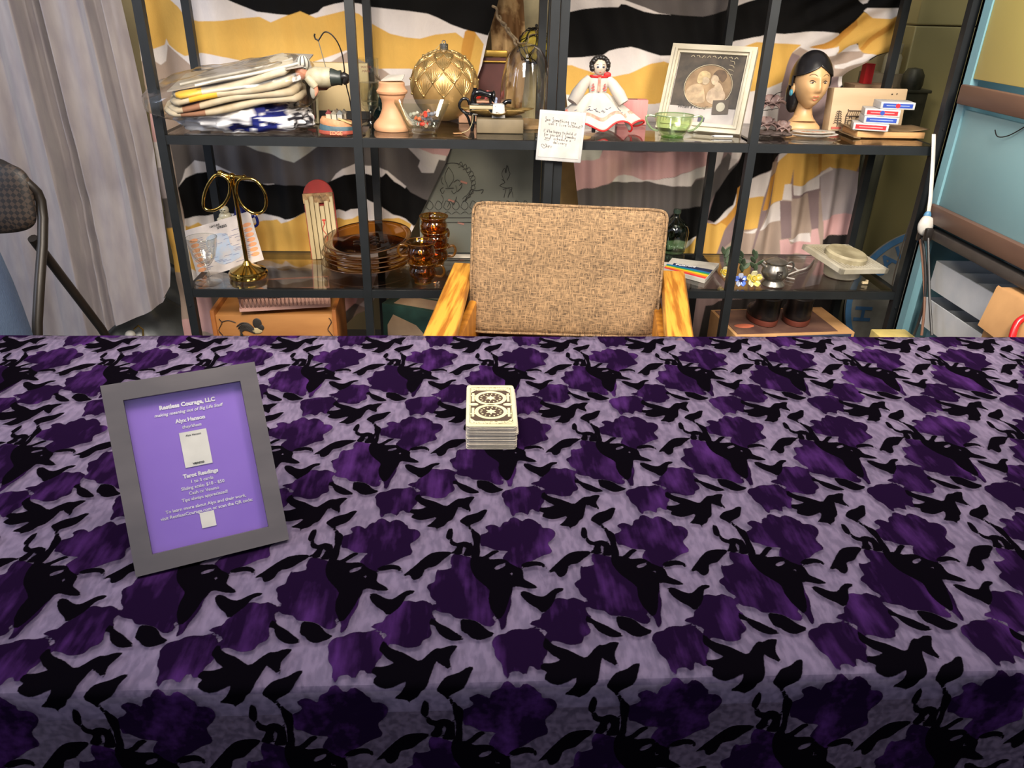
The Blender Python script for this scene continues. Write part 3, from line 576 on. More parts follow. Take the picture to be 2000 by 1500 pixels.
for s,hx in((1,12),(-1,16)):
    for k in range(4):
        x0=bx+s*.26; N+= [((x0+(k-1.5)*.017,-.065,.755),.009),((x0+(k-1.5)*.018,-.08,.70-.004*abs(k-1.5)),.008)] if s<0 else [((-.01,.225,.995-k*.017),.009),((-.055+.004*abs(k-1.5),.23,.99-k*.018),.008)]; E_+=[(hx,len(N)-2),(len(N)-2,len(N)-1)]
    N+=[((bx-.22,-.09,.77),.010)] if s<0 else [((.0,.20,1.02),.010)]; E_+=[(hx,len(N)-1)]
skin('body',N,E_,SK,t)
JN=mat('blue_denim',(72,88,112),.85,rgb2=(52,66,92),scale=9,stretch=(1,1,.3),bump=.5,bscale=400)
skin('jeans',[((bx,by,1.0),(.15,.11)),((bx,by,.93),(.155,.12)),((bx+.10,by,.84),.115),((bx+.13,by,.48),.10),((bx+.13,.01,.11),.10),((bx-.10,by,.84),.105),((bx-.17,.01,.48),.085),((bx-.22,.02,.11),.078)],[(0,1),(1,2),(2,3),(3,4),(1,5),(5,6),(6,7)],JN,t)
m=MB(); m.tube([(bx-.022,-.074,1.590),(bx,-.080,1.588),(bx+.022,-.074,1.590)],.005,6); m.build('mouth',mat('lip_tone',(160,90,80),.5),t)
skin('shirt',[((bx,by,.93),(.165,.125)),((bx,by,1.28),(.165,.12)),((bx,by,1.43),(.12,.09)),((bx+.15,by,1.40),.06),((bx+.17,.08,1.16),.05),((bx-.19,by,1.40),.07),((bx-.25,by,1.14),.055)],[(0,1),(1,2),(2,3),(3,4),(2,5),(5,6)],mat('plain_shirt',(90,90,96),.9),t)
m=MB(); m.sph((bx,.022,1.70),(.092,.090,.095)); m.build('hair',mat('dark_hair',(50,38,30),.7),t)
for s in(-1,1): m=MB(); m.sph((bx+s*.028,-.066,1.655),(.013,.008,.007)); m.build('eye',PLW,t); m=MB(); m.sph((bx+s*.028,-.0735,1.655),.0045); m.build('iris',INK,t); m=MB(); m.tube([(bx+s*.012,-.078,1.676),(bx+s*.03,-.079,1.681),(bx+s*.046,-.070,1.674)],.003,6); m.build('eyebrow',BRN if 'BRN' in globals() else INK,t)
for s,x0 in((1,bx+.13),(-1,bx-.22)):
    m=MB(); m.sph((x0,-.05,.035),(.05,.14,.04)); m.build('shoe',mat('dark_leather',(30,28,28),.4),t)
# =============== things on the table ===============
BLp=at(270,1126,z=ZT+.0025); BRp=at(561,1054,z=ZT+.0025); fa=math.atan2(BRp.y-BLp.y,BRp.x-BLp.x); LEAN=math.radians(32)
t=thing('picture_frame','dark grey picture frame with a purple price sheet standing on the tablecloth','picture frame',((BLp.x+BRp.x)/2,(BLp.y+BRp.y)/2,ZT+.003),fa)
FM=Matrix.Rotation(-LEAN,4,'X')   # local: x right, z up the frame, -y towards the reader
FM=Matrix(((1,0,0,0),(0,math.cos(LEAN),math.sin(LEAN),0),(0,-math.sin(LEAN),math.cos(LEAN),0),(0,0,0,1)))
Wf,Hf,bw=.154,.200,.0185
m=MB(FM)
for pts in([(-Wf/2,0),(Wf/2,0),(Wf/2-bw,bw),(-Wf/2+bw,bw)],[(Wf/2,0),(Wf/2,Hf),(Wf/2-bw,Hf-bw),(Wf/2-bw,bw)],[(Wf/2,Hf),(-Wf/2,Hf),(-Wf/2+bw,Hf-bw),(Wf/2-bw,Hf-bw)],[(-Wf/2,Hf),(-Wf/2,0),(-Wf/2+bw,bw),(-Wf/2+bw,Hf-bw)]):
    m.prism([(x_,-.006,z_) for x_,z_ in pts],(0,.016,0))
m.build('frame_border',mat('charcoal_wood',(92,86,88),.5,rgb2=(80,75,78),scale=30,stretch=(.3,1,1)),t,angle=30)
m=MB(FM); m.box((0,.004,Hf/2),(Wf-2*bw+.004,.002,Hf-2*bw+.004)); m.build('purple_sheet',mat('purple_print',(164,126,228),.35,rgb2=(152,112,220),scale=6),t)
m=MB(FM); m.box((0,.008,Hf/2),(Wf-.02,.003,Hf-.02)); m.prism([(-.02,.0095,.02),(.02,.0095,.02),(.012,.0095,.14),(-.012,.0095,.14)],(0,.002,0)); m.build('backing_board',mat('brown_card',(90,76,64),.8),t)
foot=FM@Vector((0,.012,.14)); m=MB(); m.prism([(-.018,foot.y+.055,0.001),(.018,foot.y+.055,0.001),(.012,foot.y,foot.z),(-.012,foot.y,foot.z)],(0,.002,0)); m.build('easel_stand',mat('brown_card',(90,76,64),.8),t)
WI=mat('white_print',(240,236,240),.5)
m=MB(FM)
X0=-Wf/2
def fu(u,v): return (X0+u*1.0,.0025,v)
lines=[(.1655,.0085,'Restless Courage, LLC',.0004,0),(.1585,.0066,'making meaning out of Big Life Stuff',.00005,.25),(.1485,.0080,'Alyx Hanson',.0003,0),(.1415,.0066,'they/them',.00005,.25),
(.0890,.0080,'Tarot Readings',.0004,0),(.0825,.0066,'1 to 3 cards',.00005,0),(.0765,.0066,'Sliding scale: $10 - $50',.00005,0),(.0705,.0066,'Cash or Venmo',.00005,0),(.0645,.0066,'Tips always appreciated!',.00005,0),(.0560,.0066,'To learn more about Alyx and their work,',.00005,0),(.0500,.0066,'visit RestlessCourage.com or scan the QR code:',.00005,0)]
for v_,sz,s_,of,sh in lines: m=MB(FM); m.text(s_,(.0015,.0026,v_),(1,0,0),(0,0,1),sz*.72,off=of*.6+.00004,shear=sh,depth=.0001); m.build('white_lettering',WI,t,smooth=False)
m=MB(FM); m.box((.0015,.0024,.1185),(.0275,.0006,.038)); m.build('white_payment_patch',mat('paper_cream',(236,232,222),.6),t)
m=MB(FM); m.box((.0,.0024,.041),(.0145,.0006,.0165)); m.build('white_square_patch',mat('paper_cream',(236,232,222),.6),t)
m=MB(FM); m.text('Alyx Hanson',(.0015,.0019,.1325),(1,0,0),(0,0,1),.0030,depth=.0001); m.build('small_black_print',INK,t,smooth=False); m=MB(FM); m.text('venmo',(.0015,.0019,.1015),(1,0,0),(0,0,1),.0042,off=.0001,depth=.0001); m.build('small_black_print',INK,t,smooth=False)
m=MB(FM); m.box((0,.0005,Hf/2),(Wf-2*bw+.002,.0012,Hf-2*bw+.002)); m.build('glass_pane',glass('picture_glass',(250,250,250),.8,.02),t)
# tarot deck
cc=(at(903,876,z=ZT+.003)+at(1005,878,z=ZT+.003))/2; CW,CL=.0665,.118
CE=mat('card_edge',(206,196,178),.6,rgb2=(184,172,156),scale=60); 
def cardmesh(h):
    m=MB(); pts=[]
    for cx_,cy_,a0 in((CW/2-.004,CL-.004,0),(-CW/2+.004,CL-.004,90),(-CW/2+.004,.004,180),(CW/2-.004,.004,270)):
        for k in range(5): a=math.radians(a0+k*22.5); pts.append((cx_+.004*math.cos(a),cy_+.004*math.sin(a),0))
    m.prism(pts,(0,0,h)); return m
zc=ZT+.0028; ncard=48; hh=.0345/ncard; proto=None; rr=random.Random(4)
for k in range(ncard):
    if proto is None:
        proto=cardmesh(hh*.82).build('tarot_card',CE,None,angle=30); o=proto
    else: o=proto.copy(); COL.objects.link(o)
    tt=k/ncard
    o.location=(cc.x+.0015++.0025+rr.uniform(-.0011,.0011)+(.0014 if 30<k<36 else 0),cc.y+rr.uniform(-.0008,.0008),zc+k*hh); o.rotation_euler=(0,0,rr.uniform(-.008,.008)-.01)
    tag(o,'cream edged tarot card in the deck under the patterned top card','card','tarot cards stacked in the deck')
t=thing('tarot_card','top tarot card of the deck showing its cream and brown ornate back','card',(cc.x+.0035,cc.y,zc+ncard*hh),-.012,'tarot cards stacked in the deck')
CRM=mat('card_cream',(222,210,166),.5); BRN=mat('card_brown',(74,56,44),.55)
cardmesh(.0006).build('card_sheet',CRM,t,angle=30)
m=MB(); zt=.0007
def ringp(cx_,cy_,rx,ry,n=32): return [(cx_+rx*math.cos(2*PI*k/n),cy_+ry*math.sin(2*PI*k/n),zt) for k in range(n)]
m.prism([(-CW/2+.0055,.022,zt),(-CW/2+.0055,CL-.024,zt),(-CW/2+.012,CL-.0165,zt),(CW/2-.012,CL-.0165,zt),(CW/2-.0055,CL-.024,zt),(CW/2-.0055,.022,zt),(CW/2-.012,.0145,zt),(-CW/2+.012,.0145,zt)],(0,0,.0001))
m.build('dark_panel',BRN,t,smooth=False)
def band(m,cx_,cy_,rx,ry,wd,z,n=36,a0=0,a1=2*PI):
    vs=[];fs=[]
    for k in range(n+1):
        a=a0+(a1-a0)*k/n; c_,s_=math.cos(a),math.sin(a); vs+=[(cx_+rx*c_,cy_+ry*s_,z),(cx_+(rx-wd)*c_,cy_+(ry-wd)*s_,z)]
    for k in range(n): fs.append((2*k,2*k+1,2*k+3,2*k+2))
    m.add(vs,fs)
m=MB(); z_=zt+.00025
for cy_ in(CL*.335,CL*.665):
    band(m,0,cy_,.0225,.0205,.0052,z_)
    for k in range(14):
        a=2*PI*k/14+.1; m.box((.0135*math.cos(a),cy_+.0118*math.sin(a),z_),(.0028,.0017,.0001),rot=(0,0,a))
    st=[]
    for k in range(12): a=2*PI*k/12+PI/2; q_=.0085 if k%2==0 else .0038; st.append((q_*math.cos(a),cy_+q_*math.sin(a),z_))
    m.prism(st,(0,0,.0001))
for s in(-1,1):
    m.box((s*.0245,CL*.68,z_),(.0036,.024,.0001)); m.box((s*.0245,CL*.32,z_),(.0036,.024,.0001)); m.box((s*.0245,CL*.72,z_+.0002),(.008,.0025,.0001)); m.box((s*.0245,CL*.28,z_+.0002),(.008,.0025,.0001))
    m.prism([(p_[0],p_[1],z_+.0004) for p_ in ringp(s*.0235,CL*.5,.0065,.004,20)],(0,0,.0001))
m.build('cream_ornament',CRM,t,smooth=False)
m=MB()
for cy_,sg in((.011,1),(CL-.011,-1)):
    rr2=random.Random(5)
    for k in range(34):
        x_=rr2.uniform(-.028,.028); y_=cy_+rr2.uniform(-.004,.004)+sg*abs(x_)*.10-sg*.001
        m.box((x_,y_,zt+.0001),(rr2.uniform(.001,.0035),.0006,.0001),rot=(0,0,rr2.uniform(0,3)))
for s in(-1,1):
    for e in(-1,1): m.box((s*(CW/2-.0045),CL/2+e*.0,zt),(.0004,CL-.018,.0001))
for y_ in(.0065,CL-.0065): m.box((0,y_,zt),(CW-.011,.0004,.0001))
m.build('corner_scrollwork',BRN,t,smooth=False)

# =============== upper shelf, left unit ===============
def noisy(fr,am):
    def f(d,q):
        n=mnoise.noise_vector(q*fr); return q+Vector(n)*am
    return f
# crumpled plastic bag
a=at(440,262,z=ZU)
def bagfn(d,q):
    n=mnoise.noise(q*26)*.016+abs(mnoise.noise(q*55))*.012; r_=1+n/.09
    q=Vector((q.x*r_,q.y*r_,q.z*r_)); q.z=max(q.z,-.034); return q
m=MB(); m.sph((0,0,0),(.172,.115,.046),nu=90,nv=60,fn=bagfn)
me_o=m.build('plastic_bag',vcmat('printed_plastic',rough=.3,bump=.2,bscale=80),None,(-.585,2.155,ZU+.0345),(0,0,.02),angle=50)
me=me_o.data; vc=[]
for v_ in me.vertices:
    p=v_.co; blue=(-.02<p.x<.12 and p.z>-.03 and (p.x*.55+p.z*1.7+ .012)<.055 and p.x*.9-p.z*1.1>.0) or (.045<p.x<.12 and p.z>.008)
    holes=mnoise.noise(p*38)>.22
    stripe=p.x>.122; 
    c_=(34,40,104) if blue and not holes else (226,226,230)
    if stripe: c_=(40,38,44) if math.sin(p.x*420+p.z*100)>0 else (214,212,214)
    vc.append(lin(c_)+(1,))
ca=me.color_attributes.new('print','FLOAT_COLOR','POINT'); ca.data.foreach_set('color',np.array(vc,dtype=np.float32).ravel())
tag(me_o,'crumpled white and navy plastic bag lying under the clear bag of folded linens','bag')
# clear bag of folded linens
t=thing('linen_bag','clear plastic bag of folded cream linens lying on the crumpled white bag','bag',(-.585,2.135,ZU+.066),0,rot=(.10,-.11,.20))
CRL=mat('cream_linen',(236,224,200),.8,rgb2=(214,196,164),scale=24,bump=.3); BRL=mat('brown_linen',(152,108,84),.8); YEL=mat('yellow_linen',(232,184,52),.8)
for k in range(4):
    m=MB(); z0=.010+k*.0125; x0_,x1_=-.185+.010*k,.165-.006*k
    rings=[]
    for i in range(25):
        s_=i/24; x_=x0_+(x1_-x0_)*s_; e_=min(1,math.sin(PI*min(max(s_,.012),.988))*5)**.5; ring=[]
        for j in range(20):
            c2,s2=sq(2*PI*j/20,.5); ring.append((x_,c2*.105*e_+.004*math.sin(x_*30+k),z0*(1+.7*s_)+s2*.0085*(1+.5*s_)*e_+.004*math.sin(x_*22+k*1.7)))
        rings.append(ring)
    m.loft(rings); m.m=[ (1 if (k in(1,0) and -.135<sum(m.v[i][0] for i in f)/len(f)<-.085) else (2 if k==3-0 and -.14<sum(m.v[i][0] for i in f)/len(f)<-.075 else (2 if k==2 and -.11<sum(m.v[i][0] for i in f)/len(f)<-.04 else (1 if k==3 and sum(m.v[i][0] for i in f)/len(f)<-.165 else 0)))) for f in m.f]
    m.build('folded_linen',[CRL,BRL,YEL],t,angle=60)
def wrapfn(d,q): 
    n=mnoise.noise(q*22)*.008+mnoise.noise(q*60)*.003; return q+Vector(d)*n
m=MB(); m.sph((-.015,0,.036),(.222,.130,.056),nu=70,nv=40,fn=lambda d,q: wrapfn(d,Vector((math.copysign(abs(d.x)**.55,d.x)*.215,math.copysign(abs(d.y)**.55,d.y)*.122,math.copysign(abs(d.z)**.6,d.z)*(.034+.06*(d.x+1)*.3)))))
m.build('clear_wrap',glass('clear_plastic',(250,248,244),1.6,.18),t,angle=60)
GB=mat('grey_cardboard',(186,176,162),.7)
m=MB(); m.prism([(-.16,-.08,.062),(.17,-.10,.088),(.20,.02,.090),(.12,.12,.084),(-.13,.10,.064)],(0,0,.003)); m.build('backing_card',GB,t)
for y0,xx in((-.055,.0),(-.105,.04)):
    m=MB(); m.tube([Vector(p) for p in smoothpoly([(-.13+xx,y0,.071+xx*.08),(-.06+xx,y0+.012,.076+xx*.08),(.0+xx,y0+.006,.081+xx*.08),(.06+xx,y0+.01,.086+xx*.08),(.12+xx,y0+.022,.091+xx*.08),(.145+xx,y0+.045,.093+xx*.08)],4,False)],.0035,8); m.build('white_hanger',PLW,t)
# cream box at the back
a=at(662,240,z=ZU+.002)
t=thing('wooden_box','pale wooden box standing at the back behind the hanging batter figurine','box',(-.362,2.355,ZU),0)
m=MB(); m.box((0,0,.075),(.155,.028,.148),bev=.002); m.build('body',mat('pale_birch',(230,206,158),.45,rgb2=(218,190,140),scale=8,stretch=(.3,1,1)),t)
m=MB(); m.box((0,-.0155,.011),(.157,.003,.022)); m.build('dark_base',INK,t)
# tall beige tray with dark strips
a=at(600,243,z=ZU); t=thing('wooden_rack','narrow beige tray of dark strips leaning behind the plastic bag','tray',(a.x+.002,a.y+.02,ZU),0,rot=(-.18,0,0))
BG=mat('beige_plastic',(222,208,164),.5)
m=MB(); 
for x_ in(-.025,.025): m.box((x_,0,.065),(.004,.014,.13))
for z_ in(.002,.128): m.box((0,0,z_),(.05,.014,.004))
m.box((0,.006,.065),(.05,.002,.13)); m.build('tray',BG,t)
for k in range(4): m=MB(); m.box((-.0185+k*.0115,.0,.068),(.007,.008,.105),bev=.001); m.build('strip',mat('strip%d'%(k%2),((40,36,34),(96,80,64))[k%2],.6),t)
m=MB(); m.box((.006,-.004,.016),(.022,.004,.009)); m.build('red_label',mat('red_paint',(196,58,44),.5),t)
# batter figurine and wire stand
WIRE=mat('black_wire',(32,28,27),.4,.5)
pb_=[(690,262),(687,240),(683,200),(678,170),(676,140),(670,110),(660,84),(647,66),(640,61),(632,66),(622,78),(620,82)]
t=thing('wire_stand','bent black wire stand with a hook carrying the batter figurine','stand',(at(683,262,z=ZU).x,2.085,ZU))
Ys=2.085
def loc(px,py,Y=Ys): return at(px,py,Y=Y)-Vector(t.location)
m=MB(); pts=[loc(*p) for p in [(684,200),(676,165),(672,130),(668,105),(660,84),(650,70),(640,63),(632,64),(624,76),(621,81)]]
pts=[Vector((loc(684,200).x+.004,0,.001))]+pts; m.tube([Vector(p) for p in smoothpoly(pts,4,False)],.0016,8); m.build('arm',WIRE,t)
m=MB(); m.tube([loc(622,79),loc(616,76),loc(614,70),loc(615,66)],.002,8); m.build('hook',WIRE,t)
m=MB(); m.lathe([(.03,0),(.03,.002),(.0,.003)],c=(pts[0].x,0,0),n=24); m.build('base',WIRE,t)
t=thing('batter_figurine','painted baseball batter figurine hanging face down from the wire hook','figurine',at(635,150,Y=Ys))
def loc(px,py,dy=0): return at(px,py,Y=Ys+dy)-Vector(t.location)
CRS=mat('cream_paint',(222,212,184),.5,rgb2=(196,184,150),scale=40); FLE=mat('flesh_paint',(204,140,112),.5); DGR=mat('dark_green_paint',(44,50,46),.4); BKP=mat('black_paint',(32,28,26),.35); 
def capsule(m,p,q,r0,r1,n=14,mi=0):
    m.tube([p+(p-q).normalized()*r0*.7,p+(p-q).normalized()*r0*.3,p,q,q+(q-p).normalized()*r1*.5,q+(q-p).normalized()*r1*.9],[r0*.2,r0*.85,r0,r1,r1*.75,r1*.2],n,mi)
m=MB(); m.tube([loc(595,143),loc(602,147),loc(615,150),loc(630,151),loc(644,151),loc(649,151)],[.006,.017,.024,.024,.024,.018],18); m.build('jersey',CRS,t,angle=60)
m=MB(); m.tube([loc(640,151),loc(648,151),loc(660,152),loc(667,152),loc(670,152)],[.02,.0215,.017,.018,.008],16); m.build('trousers',DGR,t,angle=60)
for s in(-.008,.010):
    m=MB(); m.tube([loc(664,151,s),loc(672,148,s),loc(678,150,s),loc(675,158,s),loc(671,164,s)],[.007,.010,.010,.009,.004],12); m.build('shoe',BKP,t,angle=60)
m=MB(); m.sph(loc(589,139),(.016,.016,.020),nu=20,nv=14); m.sph(loc(584,141,-.006),(.005,.006,.004)); m.build('head',FLE,t)
m=MB(); 
def capf(d,q): return q
m.sph(loc(592,123),(.0175,.0175,.019),nu=30,nv=14); m.m=[(1 if i%3==0 else 0) for i in range(len(m.f))]; m.build('striped_cap',[PLW,mat('dark_stripe',(76,72,66),.5)],t)
m=MB(); m.box(loc(588,131,-.012),(.026,.012,.002)); m.build('cap_brim',PLW,t)
for s in(-.017,.014):
    m=MB(); m.tube([loc(600,150,s),loc(609,160,s),loc(616,170,s)],[.010,.0115,.009],12); m.build('sleeve',CRS,t)
    m=MB(); m.tube([loc(615,168,s),loc(618,178,s),loc(614,186,s)],[.007,.006,.005],10); m.build('hand',FLE,t)
m=MB(); m.sph(loc(611,180,-.019),(.007,.005,.016)); m.build('catcher_mitt',mat('grey_mitt',(140,136,122),.6),t)
m=MB(); m.tube([loc(620,172,.01),loc(636,170,.012),loc(646,166,.013)],[.006,.008,.003],10); m.build('glove',mat('brown_leather',(96,56,40),.5),t)
m=MB(); m.cyl(loc(640,146),loc(622,80),.0012,n=8); m.build('hanging_rod',mat('rod_grey',(140,134,118),.4,.6),t)
# village paperweight
a=at(657,266,z=ZU); t=thing('village_ornament','small painted clay ornament of seaside houses with orange and blue bands','ornament',(a.x,a.y+.03,ZU))
def dome(d,q): q.z=max(q.z,0); return q
for nm,z_,rx,rz_,col in(('red_base',0,.049,.018,(150,66,48)),('blue_band',.008,.047,.020,(62,88,98)),('orange_ground',.018,.044,.020,(190,134,92))):
    m=MB(); m.lathe([(rx*.9,z_),(rx,z_+.004),(rx*.98,z_+rz_*.6),(rx*.86,z_+rz_)],sy=.62,n=36,fn=lambda r,z,a:(r*(1+.04*math.sin(a*3)),z+.006*math.cos(a)*(-1 if z>.02 else 0))); m.build(nm,mat(nm,col,.6,scale=60,bump=.3),t)
m=MB(); m.text('EDGE',(0,-.0300,.003),(1,0,0),(0,0,1),.013,depth=.0008,off=.0003); m.build('raised_letters',mat('pale_orange',(226,150,110),.6),t)
for k,(x_,y_,col,rc) in enumerate([(-.018,-.012,(226,214,180),(120,40,40)),(-.004,-.014,(232,222,196),(130,120,100)),(.010,-.014,(214,210,200),(110,112,110)),(.0,.006,(150,140,120),(84,70,56)),(.018,.004,(140,130,112),(92,84,72))]):
    m=MB(); m.box((x_,y_,.045),(.012,.012,.014)); m.build('house',mat('house%d'%k,col,.6),t)
    m=MB(); m.prism([(x_-.008,y_-.007,.052),(x_+.008,y_-.007,.052),(x_,y_-.007,.062)],(0,.014,0)); m.build('roof',mat('roof%d'%k,rc,.6),t)
m=MB(); m.box((.022,-.018,.036),(.035,.008,.004),rot=(0,.35,.1)); m.build('path',mat('pale_path',(222,196,130),.6),t)
# printed beer glass
a=at(720,248,z=ZU); t=thing('beer_goblet','tall clear glass goblet beside the black shelf post','glass',(a.x+.004,a.y+.02,ZU))
m=MB(); m.lathe([(.0,.001),(.027,.001),(.028,.004),(.012,.010),(.008,.018),(.010,.032),(.013,.040),(.022,.050),(.024,.06),(.030,.172),(.0285,.172),(.0225,.062),(.018,.053),(.0,.050)],n=40); m.build('bowl',glass('goblet_glass',(249,250,247),1.0),t)
m=MB(); m.text('WATER',(0,-.031,.150),(1,0,0),(0,0,1),.008,depth=.0001); m.text('MARK',(0,-.031,.140),(1,0,0),(0,0,1),.008,depth=.0001); m.build('printed_text',mat('faded_print',(120,60,52),.6),t,smooth=False)
m=MB(); m.lathe([(.0,.064),(.0215,.064),(.0245,.112),(.0,.112)],n=32); m.build('pale_filling',glass('milky',(238,234,222),.8,.4),t)
# green vase
a=at(740,242,z=ZU); m=MB(); m.lathe([(0,.001),(.016,.001),(.020,.006),(.033,.030),(.037,.052),(.033,.074),(.024,.088),(.020,.094),(.024,.102),(.020,.102),(.016,.094),(0,.09)],n=40)
one('green_vase',m,mat('teal_glaze',(12,46,46),.15,rgb2=(4,26,30),scale=80),'dark green glazed vase behind the turned wooden pedestal','vase',(a.x,a.y+.055,ZU))
# turned pedestal
a=at(766,258,z=ZU); t=thing('turned_pedestal','pale peach turned wooden pedestal with folded paper on top','pedestal',(a.x,a.y+.045,ZU))
PE=mat('peach_wood',(226,170,128),.55,rgb2=(216,158,116),scale=10)
m=MB(); m.lathe([(0,.0),(.050,.0),(.053,.006),(.052,.014),(.046,.022),(.038,.030),(.036,.034),(.033,.040),(.0285,.052),(.0275,.066),(.030,.078),(.034,.084),(.034,.088),(.040,.093),(.041,.098),(.036,.104),(.034,.110),(.034,.118),(.030,.121),(0,.121)],n=56); m.build('column',PE,t,angle=35)
m=MB(); m.add([(-.026,-.018,.124),(.030,-.022,.126),(.034,.016,.136),(-.010,.022,.134),(.002,-.004,.131)],[(0,1,4),(1,2,4),(2,3,4),(3,0,4)]); m.build('folded_paper',mat('white_paper',(240,228,212),.7),t,solid=.002,smooth=False)
m=MB()
rw=random.Random(3)
for k in range(9): p0=Vector((-.028,-.004,.122)); m.tube([p0,p0+Vector((rw.uniform(-.018,.0),rw.uniform(-.01,.01),rw.uniform(.003,.018)))],.0008,5)
m.build('dried_sprig',mat('dry_brown',(84,66,44),.8),t)
# gold bauble
a=at(868,242,z=ZU); R=.0945; t=thing('gold_bauble','large gold Christmas bauble with embossed scalloped petals','ornament',(a.x,a.y+.062,ZU+R))
GLD=mat('satin_gold',(184,150,96),.40,.55,rgb2=(170,136,84)); GLB=mat('bright_gold',(222,188,124),.30,.75)
def embos(d,q):
    th=math.acos(max(-1,min(1,d.z))); a_=math.atan2(d.y,d.x); h=0
    return q
m=MB(); m.sph((0,0,0),R,nu=72,nv=48); m.build('ball',GLD,t)
def sp(th,ph,r=R): return Vector((r*math.sin(th)*math.sin(ph),-r*math.sin(th)*math.cos(ph),r*math.cos(th)))
rows_=[(.42,.40,10,.5),(.74,.50,10,.0),(1.07,.58,10,.5),(1.40,.66,10,0)]
tilt=Matrix.Rotation(-.02,3,'X')
for ri,(th0,hgt,nn,offs) in enumerate(rows_):
    for k in range(nn):
        ph0=2*PI*(k+offs)/nn; wph=PI/nn
        def q_(u,v,r): # u -1..1 across, v 0..1 down
            th=th0-hgt*.5+hgt*1.05*v+.0; ph=ph0+u*wph*1.02; return sp(max(.03,th),ph,r)
        out_=[(0,0),(.5,.24),(1,.46),(.55,.74),(.28,.9),(0,1.0),(-.28,.9),(-.55,.74),(-1,.46),(-.5,.24)]
        m=MB(); pts=[q_(u,v,R*1.012) for u,v in smoothpoly(out_,2)]; m.tube(pts,.0017,6,closed=True)
        m.sph(q_(0,1.0,R*1.022),.0042,nu=10,nv=8)
        for u in(-.66,-.4,-.13,.13,.4,.66):
            v0=.30+.22*abs(u)*1.2; m.tube([q_(u,v0,R*1.008),q_(u*.75,.62,R*1.014),q_(u*.22,.90,R*1.006)],[.0009,.0020,.0007],6)
        m.build('petal',GLB,t,angle=60)
m=MB(); m.lathe([(.011,R-.004),(.012,R),(.012,R+.014),(.009,R+.016),(0,R+.016)],n=24,fn=lambda r,z,a:(r*(1+.04*math.sin(a*12)),z)); m.build('cap',mat('silver_cap',(176,172,160),.25,.9),t)
m=MB(); m.tube([(.005*math.cos(a_),0,R+.019+.005*math.sin(a_)) for a_ in np.linspace(0,2*PI,16)[:-1]],.0012,6,closed=True); m.build('ring',STEEL,t)
m=MB(); m.tube([(0,0,R+.02),(-.012,-.004,R+.012),(-.03,-.012,R-.006),(-.036,-.018,R-.014)],.0008,5); m.build('string',mat('string',(190,176,130),.8),t)
# glass sweet bowl
a=at(824,266,z=ZU); bw0=(a.x,a.y+.040,ZU); t=thing('glass_bowl','square flared clear glass bowl holding wrapped sweets','bowl',bw0,.05)
def sqring(h,z,e=.25,n=48): return [(sq(2*PI*k/n,e)[0]*h,sq(2*PI*k/n,e)[1]*h*.62,z) for k in range(n)]
m=MB(); m.loft([sqring(.030,.001),sqring(.037,.002),sqring(.038,.012),sqring(.042,.018),sqring(.071,.080),sqring(.0695,.080),sqring(.040,.020),sqring(.034,.016),sqring(.01,.016)],caps=True); m.build('bowl',glass('bowl_glass',(250,252,246),1.7),t)
cols_=[(236,196,176),(240,236,230),(214,60,46),(224,150,126),(236,230,222),(120,126,150),(238,206,190),(226,120,80)]
for k in range(14):
    an=k*2.4; rr_=.006+.0017*k; x_=rr_*math.cos(an)*.9; y_=rr_*math.sin(an)*.5
    m=MB(); m.sph((0,0,0),(.0085,.006,.0055),nu=10,nv=8)
    for s in(-1,1): m.tube([(s*.007,0,0),(s*.010,0,0),(s*.014,0,.001)],[.0012,.003,.0055],6)
    c_=cols_[k%len(cols_)]; o=m.build('wrapped_sweet',mat('sweet%d'%(k%8),c_,.4),None,(bw0[0]+x_,bw0[1]+y_,ZU+.0245+.0125*(k//5)),(random.uniform(-.4,.4),random.uniform(-.4,.4),random.uniform(0,3)))
    tag(o,'wrapped sweet lying inside the square flared glass bowl','sweet','wrapped sweets in the glass bowl')
# price tag with string
a=at(900,262,z=ZU); t=thing('price_tag','small tan paper tag on a string in front of the gold bauble','tag',(at(893,264,z=ZU).x,2.115,ZU))
m=MB(); m.box((0,0,.002),(.022,.012,.0008),rot=(0,0,.3)); m.build('paper',mat('tan_paper',(206,150,100),.7),t)
m=MB(); m.tube([Vector(p) for p in smoothpoly([(.01,.002,.002),(.030,.008,.010),(.040,.012,.03),(.041,.010,.048)],4,False)],.0009,6); m.build('string',mat('string',(190,176,130),.8),t)
# novelty teapot in the form of a sewing table
a=at(948,258,z=ZU); t=thing('novelty_teapot','glossy black novelty teapot shaped like a sewing machine on its table','teapot',(a.x-.002,a.y+.035,ZU))
GB_=mat('glossy_black',(16,15,16),.08); WT=mat('cream_top',(226,206,164),.4)
m=MB(); m.box((0,0,.048),(.080,.050,.018),bev=.006); m.tube([(-.036,-.02,.022),(0,-.02,.018),(.036,-.02,.022)],.004,8); m.build('table_body',GB_,t)
for sx in(-1,1):
    for sy in(-1,1): m=MB(); m.tube([(sx*.030,sy*.018,.040),(sx*.031,sy*.019,.02),(sx*.034,sy*.020,.0)],[.0055,.0045,.0045],10); m.build('leg',GB_,t)
m=MB(); m.box((0,0,.0605),(.082,.052,.008),bev=.002); m.build('table_top',WT,t)
m=MB(); m.box((-.008,0,.067),(.062,.022,.005),bev=.002); m.tube([(-.030,0,.069),(-.030,0,.085),(-.026,0,.095),(-.012,0,.096),(.004,0,.092),(.016,0,.090)],[.009,.008,.011,.009,.007,.009],14); m.cyl((.016,0,.099),(.016,0,.070),.006,.004,12); m.cyl((-.026,0,.094),(-.026,0,.108),.005,.006,12); m.sph((.024,0,.087),(.006,.013,.015)); m.build('sewing_machine',GB_,t,angle=60)
